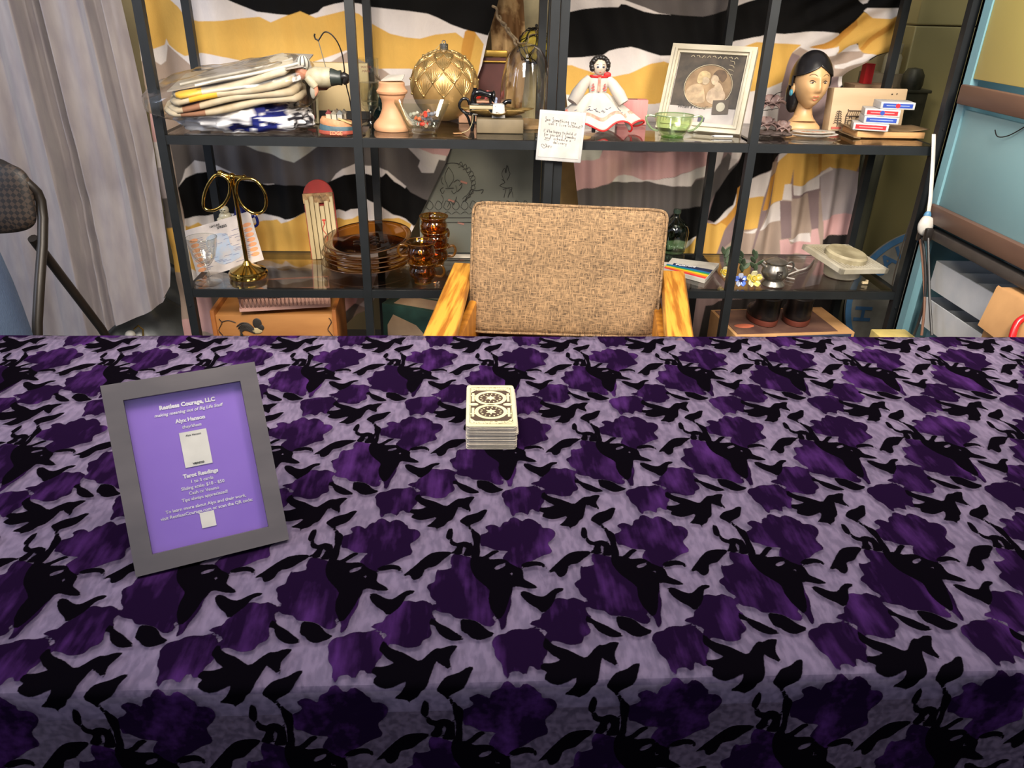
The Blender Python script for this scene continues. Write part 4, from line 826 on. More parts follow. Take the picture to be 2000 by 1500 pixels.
m=MB(); m.cyl((-.026,0,.108),(-.026,0,.114),.0045,n=12); m.build('bobbin',mat('gold_bit',(206,160,90),.3,.6),t)
m=MB(); m.tube([Vector(p) for p in smoothpoly([(-.036,0,.040),(-.056,0,.046),(-.068,0,.062),(-.060,0,.078),(-.046,0,.078),(-.040,0,.064)],4,False)],.004,10); m.tube([Vector(p) for p in smoothpoly([(-.055,0,.046),(-.045,0,.032),(-.038,0,.012),(-.034,0,.006)],4,False)],.0035,8); m.build('handle',GB_,t,angle=60)
m=MB(); m.tube([Vector(p) for p in smoothpoly([(.036,0,.040),(.046,0,.050),(.050,0,.066),(.060,0,.074),(.072,0,.074)],4,False)],.006,10); m.build('spout',GB_,t,angle=60)
m=MB(); m.grid(lambda u,v:(.022+.030*u*(1+.25*v)-.004*v,-.028-.0015*v,.070-.045*v),6,8); m.grid(lambda u,v:(.024+.026*u,-.027+.03*v,.0695),4,4); m.build('printed_cloth',mat('spotted_cloth',(236,230,222),.7,rgb2=(70,64,66),scale=120,contrast=(.36,.42)),t,solid=.001)
m=MB(); m.cyl((.030,0,.066),(.030,0,.078),.004,n=10); m.sph((.030,0,.080),.005,mi=0); m.build('tiny_jar',mat('blue_white',(150,160,190),.3),t)
# trinkets behind the teapot
a=at(955,215,z=ZU+.06)
t=thing('trinket_box','open pinkish craft box of small trinkets under the glass dome','box',(.02,2.33,ZU))
m=MB(); m.box((0,0,.03),(.10,.05,.06),bev=.002); m.build('box',mat('pink_brown_card',(196,150,120),.7),t)
m=MB(); m.cyl((-.02,0,.06),(-.02,0,.10),.012,.008,16); m.build('bottle',mat('dusty_pink',(176,126,124),.5),t)
m=MB(); m.sph((.004,-.02,.078),(.012,.006,.014)); m.build('red_heart',mat('red_enamel',(190,40,30),.3),t)
m=MB(); m.tube([(-.040+.010*math.cos(a_),-.018,.072+.013*math.sin(a_)) for a_ in np.linspace(-.5,PI+.3,12)],.0035,8); m.build('candy_hook',mat('peach_red',(220,130,110),.4),t)
m=MB(); m.tube([(.026,-.02,.064),(.034,-.022,.082),(.046,-.022,.078),(.056,-.02,.064)],[.003,.009,.009,.003],10); m.build('pink_shoe',mat('old_rose',(176,86,88),.5),t)
# box with a gold leaf dish and the glass dome
a=at(1010,262,z=ZU)
one('grey_box',MB().box((0,0,.018),(.125,.085,.036),bev=.003),mat('grey_stone',(112,98,74),.6),'low grey brown box beneath the gold leaf dish','box',(.082,2.175,ZU))
t=thing('leaf_dish','ragged gold leaf shaped dish resting on the low grey box','dish',(.075,2.175,ZU+.037))
def leafp(u,v):
    r_=u; a_=v*2*PI; rr_=.078*r_*(1+.22*math.sin(a_*7)*r_+.10*math.sin(a_*13)*r_); return (rr_*math.cos(a_),rr_*math.sin(a_)*.62,.002+.016*r_**2+.004*math.sin(a_*5)*r_)
m=MB(); m.grid(leafp,10,84); m.build('dish',mat('aged_gold',(150,122,70),.4,.5,rgb2=(100,82,46),scale=30,bump=.3),t,solid=.0015,angle=60)
m=MB(); m.sph((.012,-.004,.013),(.024,.010,.006)); m.build('brown_nut',mat('brown_nut',(92,58,38),.5),t)
t=thing('glass_dome','tall clear glass dome cloche by the paired shelf posts','dome',(at(1020,236,z=ZU).x+.003,2.285,ZU+.006))
m=MB(); prof=[(.070,.0)]+[(.072*math.cos(b_)**.75 if b_<1.56 else 0.0005,.062+.145*math.sin(b_)) for b_ in np.linspace(0,PI/2,18)]
m.lathe(prof,n=48,caps=False); m.build('dome',glass('dome_glass',(253,252,248),2.2,.02),t)
m=MB(); m.lathe([(.0,-.006),(.080,-.006),(.080,.0),(.076,.002),(0,.002)],n=48); m.build('base',mat('dome_base',(150,120,80),.5),t)
# =============== centre: note, background ===============
t=thing('note_card','white handwritten note card hung on the shelf edge between the two units','sign',at(1095,266,Y=2.028),0,rot=(0,.055,0))
nm_=Matrix.Identity(4)
m=MB(); m.box((0,0,-.001),(.118,.003,.124),bev=.002); m.build('plastic_sleeve',mat('sleeve_white',(240,238,236),.25),t)
m=MB(); m.box((-.001,-.002,.000),(.104,.001,.108)); m.build('paper',mat('note_paper',(238,232,224),.7),t)
# simple stroke handwriting
ST={'a':[[(.9,.9),(.5,1),(.1,.5),(.4,0),(.9,.6),(.9,0)]],'b':[[(.1,2),(.1,0),(.6,0),(.8,.5),(.5,.9),(.1,.6)]],'c':[[(.9,.8),(.4,1),(.1,.5),(.4,0),(.9,.2)]],'d':[[(.9,.8),(.4,1),(.1,.4),(.5,0),(.9,.5),(.9,2),(.9,0)]],'e':[[(.1,.5),(.9,.6),(.6,1),(.1,.6),(.3,0),(.9,.2)]],'f':[[(.9,1.8),(.5,1.9),(.4,.9),(.4,-.8)],[(.1,.9),(.8,.9)]],'g':[[(.9,.9),(.4,1),(.1,.4),(.5,.1),(.9,.8),(.8,-.8),(.3,-.9)]],'h':[[(.1,2),(.1,0),(.2,.7),(.6,1),(.8,.6),(.8,0)]],'i':[[(.4,.9),(.4,0),(.7,0)],[(.4,1.4),(.45,1.5)]],'l':[[(.3,2),(.3,0),(.6,0)]],'m':[[(.0,.9),(.1,0),(.2,.8),(.5,.9),(.5,0),(.6,.8),(.9,.9),(1,0)]],'n':[[(.1,.9),(.1,0),(.3,.8),(.7,1),(.8,0)]],'o':[[(.5,1),(.1,.5),(.5,0),(.9,.5),(.5,1)]],'p':[[(.1,1),(.1,-.9),(.1,.8),(.6,1),(.8,.5),(.5,.1),(.1,.2)]],'r':[[(.2,.9),(.2,0),(.3,.7),(.8,.95)]],'s':[[(.8,.9),(.3,.9),(.4,.5),(.8,.3),(.2,0)]],'t':[[(.4,1.7),(.4,0),(.7,0)],[(.0,1.1),(.8,1.1)]],'u':[[(.1,1),(.2,.1),(.6,.1),(.8,1),(.9,0)]],'v':[[(.1,1),(.4,0),(.8,1)]],'w':[[(0,1),(.2,0),(.5,.9),(.7,0),(1,1)]],'y':[[(.1,1),(.3,.2),(.8,.9),(.7,-.8),(.2,-.9)]],"'":[[(.4,2),(.3,1.6)]],'?':[[(.1,1.6),(.5,2.1),(.9,1.7),(.5,1),(.5,.7)],[(.5,.1),(.5,.0)]],'I':[[(.4,2),(.4,0)]],'S':[[(.9,1.9),(.4,2.3),(.3,1.5),(.9,.5),(.6,-.9),(.2,-.6),(.6,.1)]],'M':[[(0,0),(.1,1.4),(.5,.3),(.9,1.4),(1,0)]],'F':[[(.2,0),(.2,1.4),(.9,1.4)],[(.2,.8),(.7,.8)]],'V':[[(0,1.4),(.4,0),(.9,1.4)]]}
def hand(m,s_,x0,z0,h,wd,y=-.0028):
    x_=x0
    for ch in s_:
        for st in ST.get(ch,[]): m.tube([(x_+p[0]*wd,y,z0+p[1]*h+(x_-x0)*-.05) for p in st],.00042,4)
        x_+=wd*(1.18 if ch!=' ' else .95)
m=MB(); hand(m,'See Something you',-.044,.036,.0042,.0041); hand(m,"can't live without?",-.034,.0265,.0040,.0040)
hand(m,"I'd be happy to hold it",-.045,.0085,.0036,.0033); hand(m,'for you until Someday',-.043,.0000,.0036,.0034); hand(m,'and  schedule a',-.040,-.0085,.0036,.0040); hand(m,'delivery',-.018,-.0185,.0036,.0038); hand(m,'MFV',-.034,-.030,.0038,.0042)
m.tube([(-.041,-.0028,-.0105),(-.028,-.0028,-.0115)],.0004,4)
m.tube([Vector((x_,-.0028,z_)) for x_,z_ in smoothpoly([(-.040,-.032),(-.048,-.025),(-.044,-.022),(-.040,-.026),(-.037,-.021),(-.034,-.025)],3)],.00045,4,closed=True)
m.build('handwriting',INK,t)
# etched grey glass panel
A=at(815,300,Y=2.50); B=at(1052,300,Y=2.50); xm=(A.x+B.x)/2
t=thing('etched_panel','grey etched glass panel with engraved fleur de lis leaning behind the middle of the shelving','panel',(xm,2.51,0),0)
wp=B.x-A.x
m=MB(); m.box((0,0,.47),(wp,.008,.86)); m.build('glass_sheet',mat('frosted_grey',(132,134,124),.35,rgb2=(112,114,106),scale=3,contrast=(.3,.7)),t)
m=MB(); ET=mat('etch_line',(64,62,58),.7)
def pl(px,py): q=at(px,py,Y=2.505); return Vector((q.x-xm,-.0065,q.z))
def ln(m,pts,r=.0009,k=3): m.tube([pl(*p) for p in smoothpoly(pts,k,False)],r,4)
for P_ in ([(876,326),(884,338),(886,350),(880,360),(876,366)],[(876,326),(870,338),(869,350),(873,360),(874,366)],[(870,368),(886,367)],[(886,356),(893,351),(898,354)],[(890,362),(892,372),(886,378),(882,372)],[(868,372),(864,378),(860,370),(866,366)],[(897,362),(902,358),(901,366),(893,374)],[(864,346),(862,354),(866,360)],
 [(866,322),(880,318),(896,320),(908,330),(916,344),(921,360),(918,376),(908,390)],[(905,394),(916,384),(924,372),(932,372),(944,370),(940,378)],[(862,400),(866,388),(862,380)],[(874,404),(880,392),(886,400),(892,384)],[(1002,386),(998,370),(984,366),(976,362),(986,356),(980,350)],[(984,352),(980,338),(986,328),(988,338),(990,322),(994,334),(996,340),(990,352)],[(982,370),(1000,366),(992,384)],[(984,386),(988,370)],[(992,386),(996,370)]): ln(m,P_)
for k in range(10):
    a_=1.2-k*.24; cx_,cy_=880+40*math.cos(a_),358-38*math.sin(a_); ln(m,[(cx_,cy_),(cx_+6,cy_-7),(cx_+9,cy_+1),(cx_+1,cy_+4)],.0008,2)
for k in range(12):
    x_=832+k*17; ln(m,[(x_,404),(x_+5,392),(x_+12,396),(x_+14,404),(x_+7,410),(x_,404)],.0008,2); ln(m,[(x_,418),(x_+8,413),(x_+15,418)],.0007,2)
for y_ in(425,434): ln(m,[(822,y_),(930,y_),(1048,y_+1)],.001,1)
m.build('engraving',ET,t)
m=MB(); 
for k,(x_,y_) in enumerate([(882,392),(900,436),(906,356)]): q=pl(x_,y_); m.box((q.x,-.0055,q.z),(.022,.002,.006),rot=(0,.3,0))
m.build('pink_marks',mat('pink_chalk',(206,146,130),.8),t)
one('paper_sheet',MB().box((0,0,.0015),(.10,.03,.002)),mat('white_paper',(240,228,212),.7),'white paper slip lying at the back of the lower shelf behind the amber cups','paper',(at(905,499,z=ZL).x,2.345,ZL))
# tan strip of panel right of the paired posts
q0=at(1078,340,Y=2.6);q1=at(1124,340,Y=2.6)
one('tan_board',MB().box((0,0,.65),(q1.x-q0.x+.03,.02,1.25)),mat('tan_board',(190,154,96),.6),'upright tan board standing behind the paired middle posts','board',((q0.x+q1.x)/2,2.62,0))
# brown carved textile hanging, cream board, yellow wreath, framed picture
q0=at(955,60,Y=2.55);q1=at(1022,60,Y=2.55)
m=MB(); m.grid(lambda u,v:((q0.x+(q1.x-q0.x)*u)-(q0.x+q1.x)/2+.01*math.sin(v*9),.012*math.sin(u*9+v*3)+.01*mnoise.noise((u*6,v*9,0)),(v-.5)*.9),40,120)
one('tapestry_strip',m,mat('brown_damask',(196,160,110),.8,rgb2=(122,86,48),scale=14,bump=.8,bscale=30,contrast=(.44,.52)),'brown and gold patterned cloth strip hanging behind the glass dome','cloth',((q0.x+q1.x)/2,2.56,1.38),angle=80)
q0=at(1018,60,Y=2.66);q1=at(1082,60,Y=2.66)
t=thing('cream_board','cream wall board with dark screw holes behind the middle posts','board',((q0.x+q1.x)/2,2.68,1.0))
m=MB(); m.box((0,0,.2),(.36,.02,1.1)); m.build('board',mat('cream_board',(206,190,146),.6),t)
m=MB(); m.box((0,-.011,.31),(.36,.002,.004)); m.build('groove',mat('groove',(120,104,74),.8),t)
for x_,y_ in((1006,50),(1018,48),(1019,42),(1048,50)): q=at(x_,y_,Y=2.668); m=MB(); m.cyl((q.x-t.location.x,-.0105,q.z-1.0),(q.x-t.location.x,-.013,q.z-1.0),.005,n=10); m.build('screw_hole',INK,t)
q=at(1043,90,Y=2.56); t=thing('wire_wreath','yellow ball wrapped in black wire mesh hanging behind the middle posts','ornament',(q.x,2.56,q.z))
m=MB(); m.sph((0,0,0),(.048,.045,.045),nu=20,nv=14,fn=noisy(30,.004)); m.build('yellow_ball',mat('yellow_felt',(226,204,70),.7,rgb2=(180,150,40),scale=40),t)
m=MB(); rw=random.Random(9)
for k in range(14):
    ax=Vector((rw.uniform(-1,1),rw.uniform(-1,1),rw.uniform(-1,1))).normalized(); u_=ax.orthogonal().normalized(); v_=ax.cross(u_); o_=ax*rw.uniform(-.02,.02)
    m.tube([o_+(u_*math.cos(a_)+v_*math.sin(a_))*.049+Vector((rw.uniform(-.003,.003),)*3) for a_ in np.linspace(0,2*PI,18)[:-1]],.0013,4,closed=True)
m.build('black_wire',WIRE,t)
q=at(952,160,Y=2.5); t=thing('framed_picture','dark red picture in a gold frame behind the gold bauble','picture',(q.x,2.53,1.07),0)
m=MB(); m.box((0,0,-.05),(.11,.01,.17)); m.build('picture',mat('dark_red_print',(92,48,44),.6),t)
for z_,h_ in((.047,.018),(.024,.006)): m=MB(); m.box((0,-.008,z_),(.12,.014,h_),bev=.003); m.build('gold_moulding',mat('gold_frame',(190,152,70),.35,.7),t)
# twisted dry vines
m=MB()
for a_,b_,r_ in(((962,12),(1012,92),.004),((970,30),(1018,88),.003),((1062,50),(1018,88),.0015)):
    p0=at(*a_,Y=2.46);p1=at(*b_,Y=2.36); m.tube([p0.lerp(p1,k/14)+Vector((.005*math.sin(k*1.3),.004*math.cos(k*1.7),.004*math.sin(k))) for k in range(15)],r_,6)
c0=Vector(m.v[0]); m.v=[tuple(Vector(v_)-c0) for v_ in m.v]
one('dry_vines',m,mat('vine_grey',(150,130,100),.8,rgb2=(90,74,54),scale=60),'twisted dry grey vines hanging down above the glass dome','vines',c0)
# =============== right upper shelf ===============
# doll
a=at(1172,262,z=ZU); t=thing('cloth_doll','porcelain faced doll in a white embroidered dress with red trim','doll',(a.x-.006,a.y+.055,ZU))
DW=mat('dress_white',(236,228,216),.8,rgb2=(222,210,196),scale=20,bump=.3); RED=mat('red_trim',(206,34,34),.6); PKT=mat('pink_trim',(214,112,96),.7,rgb2=(226,150,130),scale=120)
def skirt(u,v,dr=0):
    a_=u*2*PI; rr_=.022+.098*(v**1.15); rr_*=1+.13*v*math.sin(a_*7+1)+.06*v*math.sin(a_*3); z_=.100-.082*v**1.3+.012*v*math.sin(a_*7+2.2)+.004*math.sin(a_*4)*v
    return ((rr_+dr)*math.cos(a_)*1.0,(rr_+dr)*math.sin(a_)*.50-.002,max(z_,.003)+(0))
m=MB(); m.grid(lambda u,v:skirt(u,v*.97),140,24); m.build('skirt',DW,t,angle=80,solid=.001)
m=MB(); m.grid(lambda u,v:skirt(u,.70+.085*v,.0016),140,3); m.build('pink_band',PKT,t,angle=80)
m=MB(); m.tube([skirt(k/150,.985,.001) for k in range(150)],.0026,6,closed=True); m.build('red_hem',RED,t,angle=80)
m=MB(); m.lathe([(.024,.094),(.024,.104),(.028,.118),(.030,.130),(.024,.140),(.012,.146),(0,.147)],sy=.6,n=28); m.build('bodice',DW,t)
for s in(-1,1):
    m=MB(); m.tube([(s*.024,.0,.136),(s*.038,-.004,.122),(s*.056,-.012,.098),(s*.070,-.02,.076)],[.011,.014,.017,.015],14); m.build('sleeve',DW,t)
m=MB(); m.box((.0,-.0185,.122),(.007,.002,.036)); m.build('red_placket',PKT,t)
for s in(-1,1):
    m=MB(); 
    for k in range(5): m.box((s*.016,-.0175,.107+k*.004),(.010-.002*abs(k-1),.002,.0013),rot=(0,.5*(k%2)-.25,0))
    m.build('embroidery',RED,t)
m=MB(); m.tube([(.022*math.cos(a_),.012*math.sin(a_)-.003,.141) for a_ in np.linspace(0,2*PI,24)[:-1]],.0035,6,closed=True); m.sph((.022,-.008,.146),(.010,.004,.007)); m.sph((.028,-.006,.138),(.004,.003,.009)); m.build('red_collar',RED,t)
m=MB()
rw=random.Random(2)
for k in range(26):
    u_=.6+.3*rw.random(); v_=.52+.12*rw.random(); p=skirt(u_,v_,.003); m.box(p,(.007,.001,.0012),rot=(0,rw.uniform(-1,1),0))
m.build('flower_stitching',mat('navy_thread',(60,66,96),.8),t)
POR=mat('porcelain',(240,220,198),.15,rgb2=(236,214,190)); 
def doll_face(d,q):
    if d.z<0: q.x*=1-.25*(-d.z)**2
    q.y-=.003*math.exp(-((d.x)**2+(d.z+.12)**2)/.02)*(d.y<0); return q
m=MB(); m.sph((0,-.006,.164),(.019,.019,.022),nu=32,nv=24,fn=doll_face); m.cyl((0,-.002,.138),(0,-.002,.150),.010,.009,16); m.build('head',POR,t,angle=60)
m=MB()
for k in range(13):
    a_=PI*(k/12)*1.25-.39; m.sph((.0215*math.cos(a_),-.008+.003*math.sin(k*2),.168+.020*math.sin(a_)),(.0075,.010,.0075),nu=10,nv=8)
m.sph((0,.004,.170),(.023,.018,.022)); m.build('black_curls',BKP,t)
for s in(-1,1):
    m=MB(); m.sph((s*.0075,-.0245,.166),(.0033,.0014,.0024)); m.build('eye',mat('eye_blue',(50,60,80),.2),t)
    m=MB(); m.tube([(s*.004,-.0243,.1715),(s*.008,-.0240,.1728),(s*.012,-.0220,.1712)],.0005,4); m.build('eyebrow',BRN,t)
m=MB(); m.sph((0,-.0245,.1535),(.003,.0012,.0012)); m.build('mouth',mat('doll_lips',(206,96,80),.3),t)
m=MB(); m.lathe([(.030,0),(.030,.002),(.006,.006),(.004,.05),(0,.05)],c=(-.012,-.045,0),sy=.6,n=24); m.build('stand_base',glass('clear_plastic2',(245,240,240),1.5,.1),t)
m=MB(); m.tube([(-.012,-.052,.004),(-.012,-.053,.018),(-.011,-.052,.028)],[.005,.006,.004],10); m.build('shoe',BKP,t)
# pink box
a=at(1225,238,z=ZU); t=thing('pink_box','small pink cardboard box with a slot behind the doll','box',(a.x+.004,2.345,ZU),.0)
m=MB(); m.box((0,0,.034),(.085,.035,.068),bev=.001); m.build('box',mat('pink_card',(226,150,146),.6,rgb2=(206,120,120),scale=30,stretch=(1,1,.2)),t)
m=MB(); m.box((-.012,-.004,.0685),(.05,.006,.001)); m.build('slot',INK,t)
# green depression glass bowl
a=at(1318,272,z=ZU); t=thing('sugar_bowl','pale green pressed glass two handled bowl standing at the front edge','bowl',(a.x+.001,a.y+.034,ZU))
GG=glass('green_glass',(240,248,228),1.5,.08)
m=MB(); m.lathe([(0,.002),(.028,.001),(.030,.004),(.036,.012),(.046,.030),(.050,.046),(.051,.057),(.049,.057),(.044,.032),(.034,.014),(.026,.008),(0,.008)],n=48,sy=.85,fn=lambda r,z,a:(r*(1+.02*math.cos(a*8)),z)); m.build('bowl',GG,t,angle=60)
m=MB(); m.lathe([(.030,0),(.031,.003),(.024,.005),(.0,.005)],n=48,sy=.85); m.build('foot',glass('green_foot',(190,226,170),1.5),t)
m=MB(); m.tube([(.051*math.cos(a_),.044*math.sin(a_),.057) for a_ in np.linspace(0,2*PI,49)[:-1]],.0016,6,closed=True); m.build('rim',mat('green_rim',(176,200,150),.2,Transmission_Weight=.5),t)
for s in(-1,1): m=MB(); m.tube([Vector(p) for p in smoothpoly([(s*.049,0,.052),(s*.066,0,.055),(s*.076,0,.050),(s*.070,0,.034),(s*.056,0,.020),(s*.040,0,.016)],4,False)],.0028,8); m.build('handle',mat('green_rim',(176,200,150),.2,Transmission_Weight=.5),t)
a=at(1345,258,z=ZU); m=MB(); m.box((0,0,.009),(.09,.055,.016),bev=.003); m.box((.030,-.02,.005),(.03,.03,.009),bev=.002); one('white_switch_plate',m,PLW,'white plastic part lying behind the green glass bowl','plastic part',(a.x,a.y+.04,ZU))
a=at(1410,270,z=ZU); t=thing('white_pen','small white and silver pen lying at the shelf front below the photo frame','pen',(a.x+.002,a.y+.006,ZU+.004),-.05)
m=MB(); m.cyl((-.022,0,0),(.028,0,0),.003,n=12); m.build('barrel',mat('silver_white',(226,226,222),.3),t); m=MB(); m.cyl((-.022,0,0),(-.030,0,0),.003,.001,12); m.build('tip',STEEL,t)
# cream picture frame
b0=at(1287,262,z=ZU);b1=at(1450,268,z=ZU)
BLf=Vector((at(1296,232,z=ZU).x,2.25,ZU)) 
w_=.235; h_=.245; LN=math.radians(29)
cr_=at(1447,266,z=ZU)
fr=thing('photo_frame','large cream wooden frame with a sepia print of a mother and child','picture frame',(cr_.x-.106,cr_.y+.062,ZU+.001),-.45)
F2=Matrix(((1,0,0,0),(0,math.cos(LN),math.sin(LN),0),(0,-math.sin(LN),math.cos(LN),0),(0,0,0,1)))
CF_=mat('cream_frame',(232,222,198),.45,rgb2=(216,204,178),scale=30,stretch=(.4,1,1)); bwf=.024
def frame_strips(m,W_,H_,b_,y0,y1,x0=0,z0=0):
    for pts in([(-W_/2,0),(W_/2,0),(W_/2-b_,b_),(-W_/2+b_,b_)],[(W_/2,0),(W_/2,H_),(W_/2-b_,H_-b_),(W_/2-b_,b_)],[(W_/2,H_),(-W_/2,H_),(-W_/2+b_,H_-b_),(W_/2-b_,H_-b_)],[(-W_/2,H_),(-W_/2,0),(-W_/2+b_,b_),(-W_/2+b_,H_-b_)]):
        m.prism([(x_+x0,y0,z_+z0) for x_,z_ in pts],(0,y1-y0,0))
m=MB(F2); frame_strips(m,w_,h_,.013,-.006,.024); frame_strips(m,w_-.024,h_-.024,.006,-.012,.020,0,.012); frame_strips(m,w_-.034,h_-.034,.007,-.004,.020,0,.017); m.build('border',CF_,fr,angle=20)
m=MB(F2); m.box((0,.004,h_/2),(w_-.04,.001,h_-.04)); m.build('print_mount',mat('lavender_paper',(206,196,190),.6),fr)
m=MB(F2); m.box((0,.003,h_*.60),(w_-.052,.001,h_*.62)); m.build('dark_print',mat('dark_sepia',(70,60,50),.6,rgb2=(46,40,34),scale=30),fr)
def oval(m,cx_,cz,rx,rz_,y_,th=.0006): m.prism([(cx_+rx*math.cos(2*PI*k/40),y_,cz+rz_*math.sin(2*PI*k/40)) for k in range(40)],(0,-th,0))
m=MB(F2); oval(m,.004,h_*.53,.064,.060,.0024); m.build('sepia_oval',mat('sepia',(146,120,88),.6,rgb2=(112,88,62),scale=26),fr)
m=MB(F2); band_pts=[(.004+.066*math.cos(a_),.0016,h_*.53+.062*math.sin(a_)) for a_ in np.linspace(0,2*PI,40)[:-1]]; m.tube(band_pts,.0012,4,closed=True)
for k in range(9): m.tube([(-.06+k*.015,.0016,h_*.865+.003*math.sin(k*2)),(-.054+k*.015,.0016,h_*.885),(-.05+k*.015,.0016,h_*.862)],.0013,4)
for k in range(4): m.tube([(.05,.0016,h_*.84-k*.012),(.062,.0016,h_*.83-k*.012),(.064,.0016,h_*.80-k*.01)],.001,4)
m.build('cream_scrollwork',mat('cream_print',(206,190,156),.6),fr)
def blob(name,pts,col,y_): 
    m=MB(F2); m.prism([(x_,y_,z_) for x_,z_ in smoothpoly(pts,3)],(0,-.0005,0)); m.build(name,mat(name,col,.6,rgb2=tuple(int(c_*.8) for c_ in col),scale=60),fr)
hc=h_*.53
blob('child_dress',[(-.055,hc-.028),(-.048,hc-.004),(-.028,hc+.006),(-.012,hc+.002),(-.002,hc-.02),(.002,hc-.045),(-.03,hc-.05)],(170,146,114),.0017)
blob('child_hair',[(-.030,hc+.022),(-.026,hc+.038),(-.012,hc+.044),(.004,hc+.036),(.004,hc+.022),(-.006,hc+.026),(-.016,hc+.008),(-.028,hc+.010)],(196,170,124),.0015)
blob('child_face',[(-.014,hc+.024),(-.002,hc+.025),(.005,hc+.016),(.000,hc+.006),(-.012,hc+.006)],(216,190,156),.0012)
blob('woman_dress',[(.008,hc-.04),(.006,hc-.018),(.02,hc-.002),(.040,hc-.002),(.056,hc-.022),(.050,hc-.042),(.03,hc-.05)],(190,166,138),.0016)
blob('woman_neck',[(.022,hc-.004),(.024,hc+.012),(.036,hc+.010),(.048,hc-.01),(.03,hc-.012)],(206,180,148),.0013)
blob('woman_hair',[(.012,hc+.034),(.022,hc+.048),(.042,hc+.046),(.050,hc+.030),(.042,hc+.014),(.034,hc+.020),(.022,hc+.030)],(92,70,50),.0011)
blob('woman_face',[(.012,hc+.032),(.022,hc+.032),(.030,hc+.022),(.026,hc+.008),(.016,hc+.006),(.009,hc+.018)],(220,194,160),.0009)
m=MB(F2); m.text('"When a Friend"',(-.030,.0018,h_*.265),(1,0,0),(0,0,1),.013,shear=.3,depth=.0001); m.build('script_caption',INK,fr,smooth=False)
m=MB(F2); m.box((.050,.0005,h_*.30),(.044,.001,.040),rot=(0,-.1,0)); m.build('dark_card',mat('grey_brown_card',(74,64,54),.6),fr)
m=MB(F2); oval(m,.050,h_*.30,.012,.013,-.0003); m.build('pale_oval',mat('pale_sepia',(176,170,150),.5),fr)
m=MB(F2); m.box((.004,.002,h_*.145),(.018,.001,.012)); m.build('small_stamp',mat('navy_stamp',(62,60,82),.6),fr)
# dark fabric roses
t=thing('fabric_rose','dusky brown organza rose spray lying beside the mannequin head','flower',(at(1505,262,z=ZU).x,2.20,ZU))
DR=mat('dusky_organza',(128,104,98),.45,rgb2=(80,62,60),scale=26,bump=.4); rw=random.Random(8)
for c_,s_,n_ in(((-.004,.03,.070),1.0,9),((-.025,-.02,.022),.8,8),((.020,-.03,.016),.7,7)):
    for k in range(n_):
        a_=2*PI*k/n_+rw.uniform(-.2,.2); L_=.040*s_*rw.uniform(.8,1.1)
        m=MB(); m.grid(lambda u,v:(c_[0]+(v*L_)*math.cos(a_)-(u-.5)*.040*s_*math.sin(a_)*math.sin(PI*min(1,v*.8+.2)),c_[1]-.006+(v*L_)*math.sin(a_)*.55+(u-.5)*.040*s_*math.cos(a_)*math.sin(PI*min(1,v*.8+.2)),max(.003,c_[2]+.012*math.sin(v*2.6)*s_+(u-.5)**2*.03+(.016*s_)*v*math.sin(a_))),6,6)
        m.build('petal',DR,t,angle=80,solid=.0008)
m=MB(); m.tube([Vector(p) for p in smoothpoly([(-.004,.03,.075),(-.012,.0,.095),(-.004,-.01,.108),(.010,-.01,.112)],4,False)],.001,5); m.tube([(-.01,.02,.06),(-.03,.0,.062),(.01,0,.068)],.001,5); m.build('wire_stem',WIRE,t)
m=MB()
for k in range(16): a_=k*.8; m.sph((-.01+.05*math.cos(a_)*(.3+k*.04),-.035+.02*math.sin(a_),.006+.002*(k%3)),(.018,.014,.005),nu=10,nv=6)
m.build('lace_leaves',mat('dark_lace',(70,56,52),.7,bump=.5),t)
# mannequin head
a=at(1586,262,z=ZU); HD=thing('mannequin_head','painted mannequin head of a woman with black hair and a turquoise earring','mannequin head',(a.x+.001,a.y+.075,ZU),-.02); HD.scale=(1.12,1.15,1.17)
SKN=mat('mannequin_skin',(226,180,128),.42,rgb2=(220,172,118),scale=8); HB=mat('painted_black_hair',(24,22,24),.28)
hz=.112; rx_,ry_,rz_=.0415,.054,.062
def g_(x_,y_,s_): return math.exp(-(x_*x_+y_*y_)/(s_*s_))
def face(d,q):
    x_,y_,z_=d
    if z_<0: k=(-z_); q.x*=1-.34*k**1.6; q.y*=1-.10*k**2
    if z_<-.55: q.x*=1.0
    fr_=max(0,-y_)
    q.y-=fr_*.0085*g_(x_/.16,(z_+.20)/.16,1.0)          # nose tip
    q.y-=fr_*.0055*g_(x_/.11,(z_-.02)/.22,1.0)       # bridge
    q.y-=fr_*.0040*g_(x_/.25,(z_+.50)/.10,1.0)       # lips
    q.y+=fr_*.0020*g_(x_/.3,(z_+.385)/.06,1.0)
    q.y+=fr_*.0022*g_(x_/.35,(z_+.62)/.07,1.0)
    q.y-=fr_*.0050*g_(x_/.26,(z_+.80)/.16,1.0)       # chin
    for s in(-1,1):
        q.y+=fr_*.0052*g_((x_-s*.36)/.20,(z_-.04)/.13,1.0)   # sockets
        q.y-=fr_*.0020*g_((x_-s*.36)/.13,(z_-.02)/.07,1.0)
        q.y-=fr_*.0022*g_((x_-s*.34)/.3,(z_-.22)/.08,1.0)
        q.y-=fr_*.0030*g_((x_-s*.50)/.22,(z_+.22)/.20,1.0)  # cheek
        q.y-=fr_*.0028*g_((x_-s*.13)/.06,(z_+.26)/.07,1.0)
    return q
def surf(x_,z_):   # face surface point from unit-direction x,z
    y_=-math.sqrt(max(.0,1-x_*x_-z_*z_)); q=face(Vector((x_,y_,z_)),Vector((x_*rx_,y_*ry_,z_*rz_))); return q+Vector((0,0,hz))
m=MB(); m.sph((0,0,hz),(rx_,ry_,rz_),nu=96,nv=80,fn=face)
m.tube([(0,.014,.092),(0,.014,.070),(0,.014,.048),(0,.013,.030),(0,.011,.018)],[.0195,.019,.020,.024,.034],32)
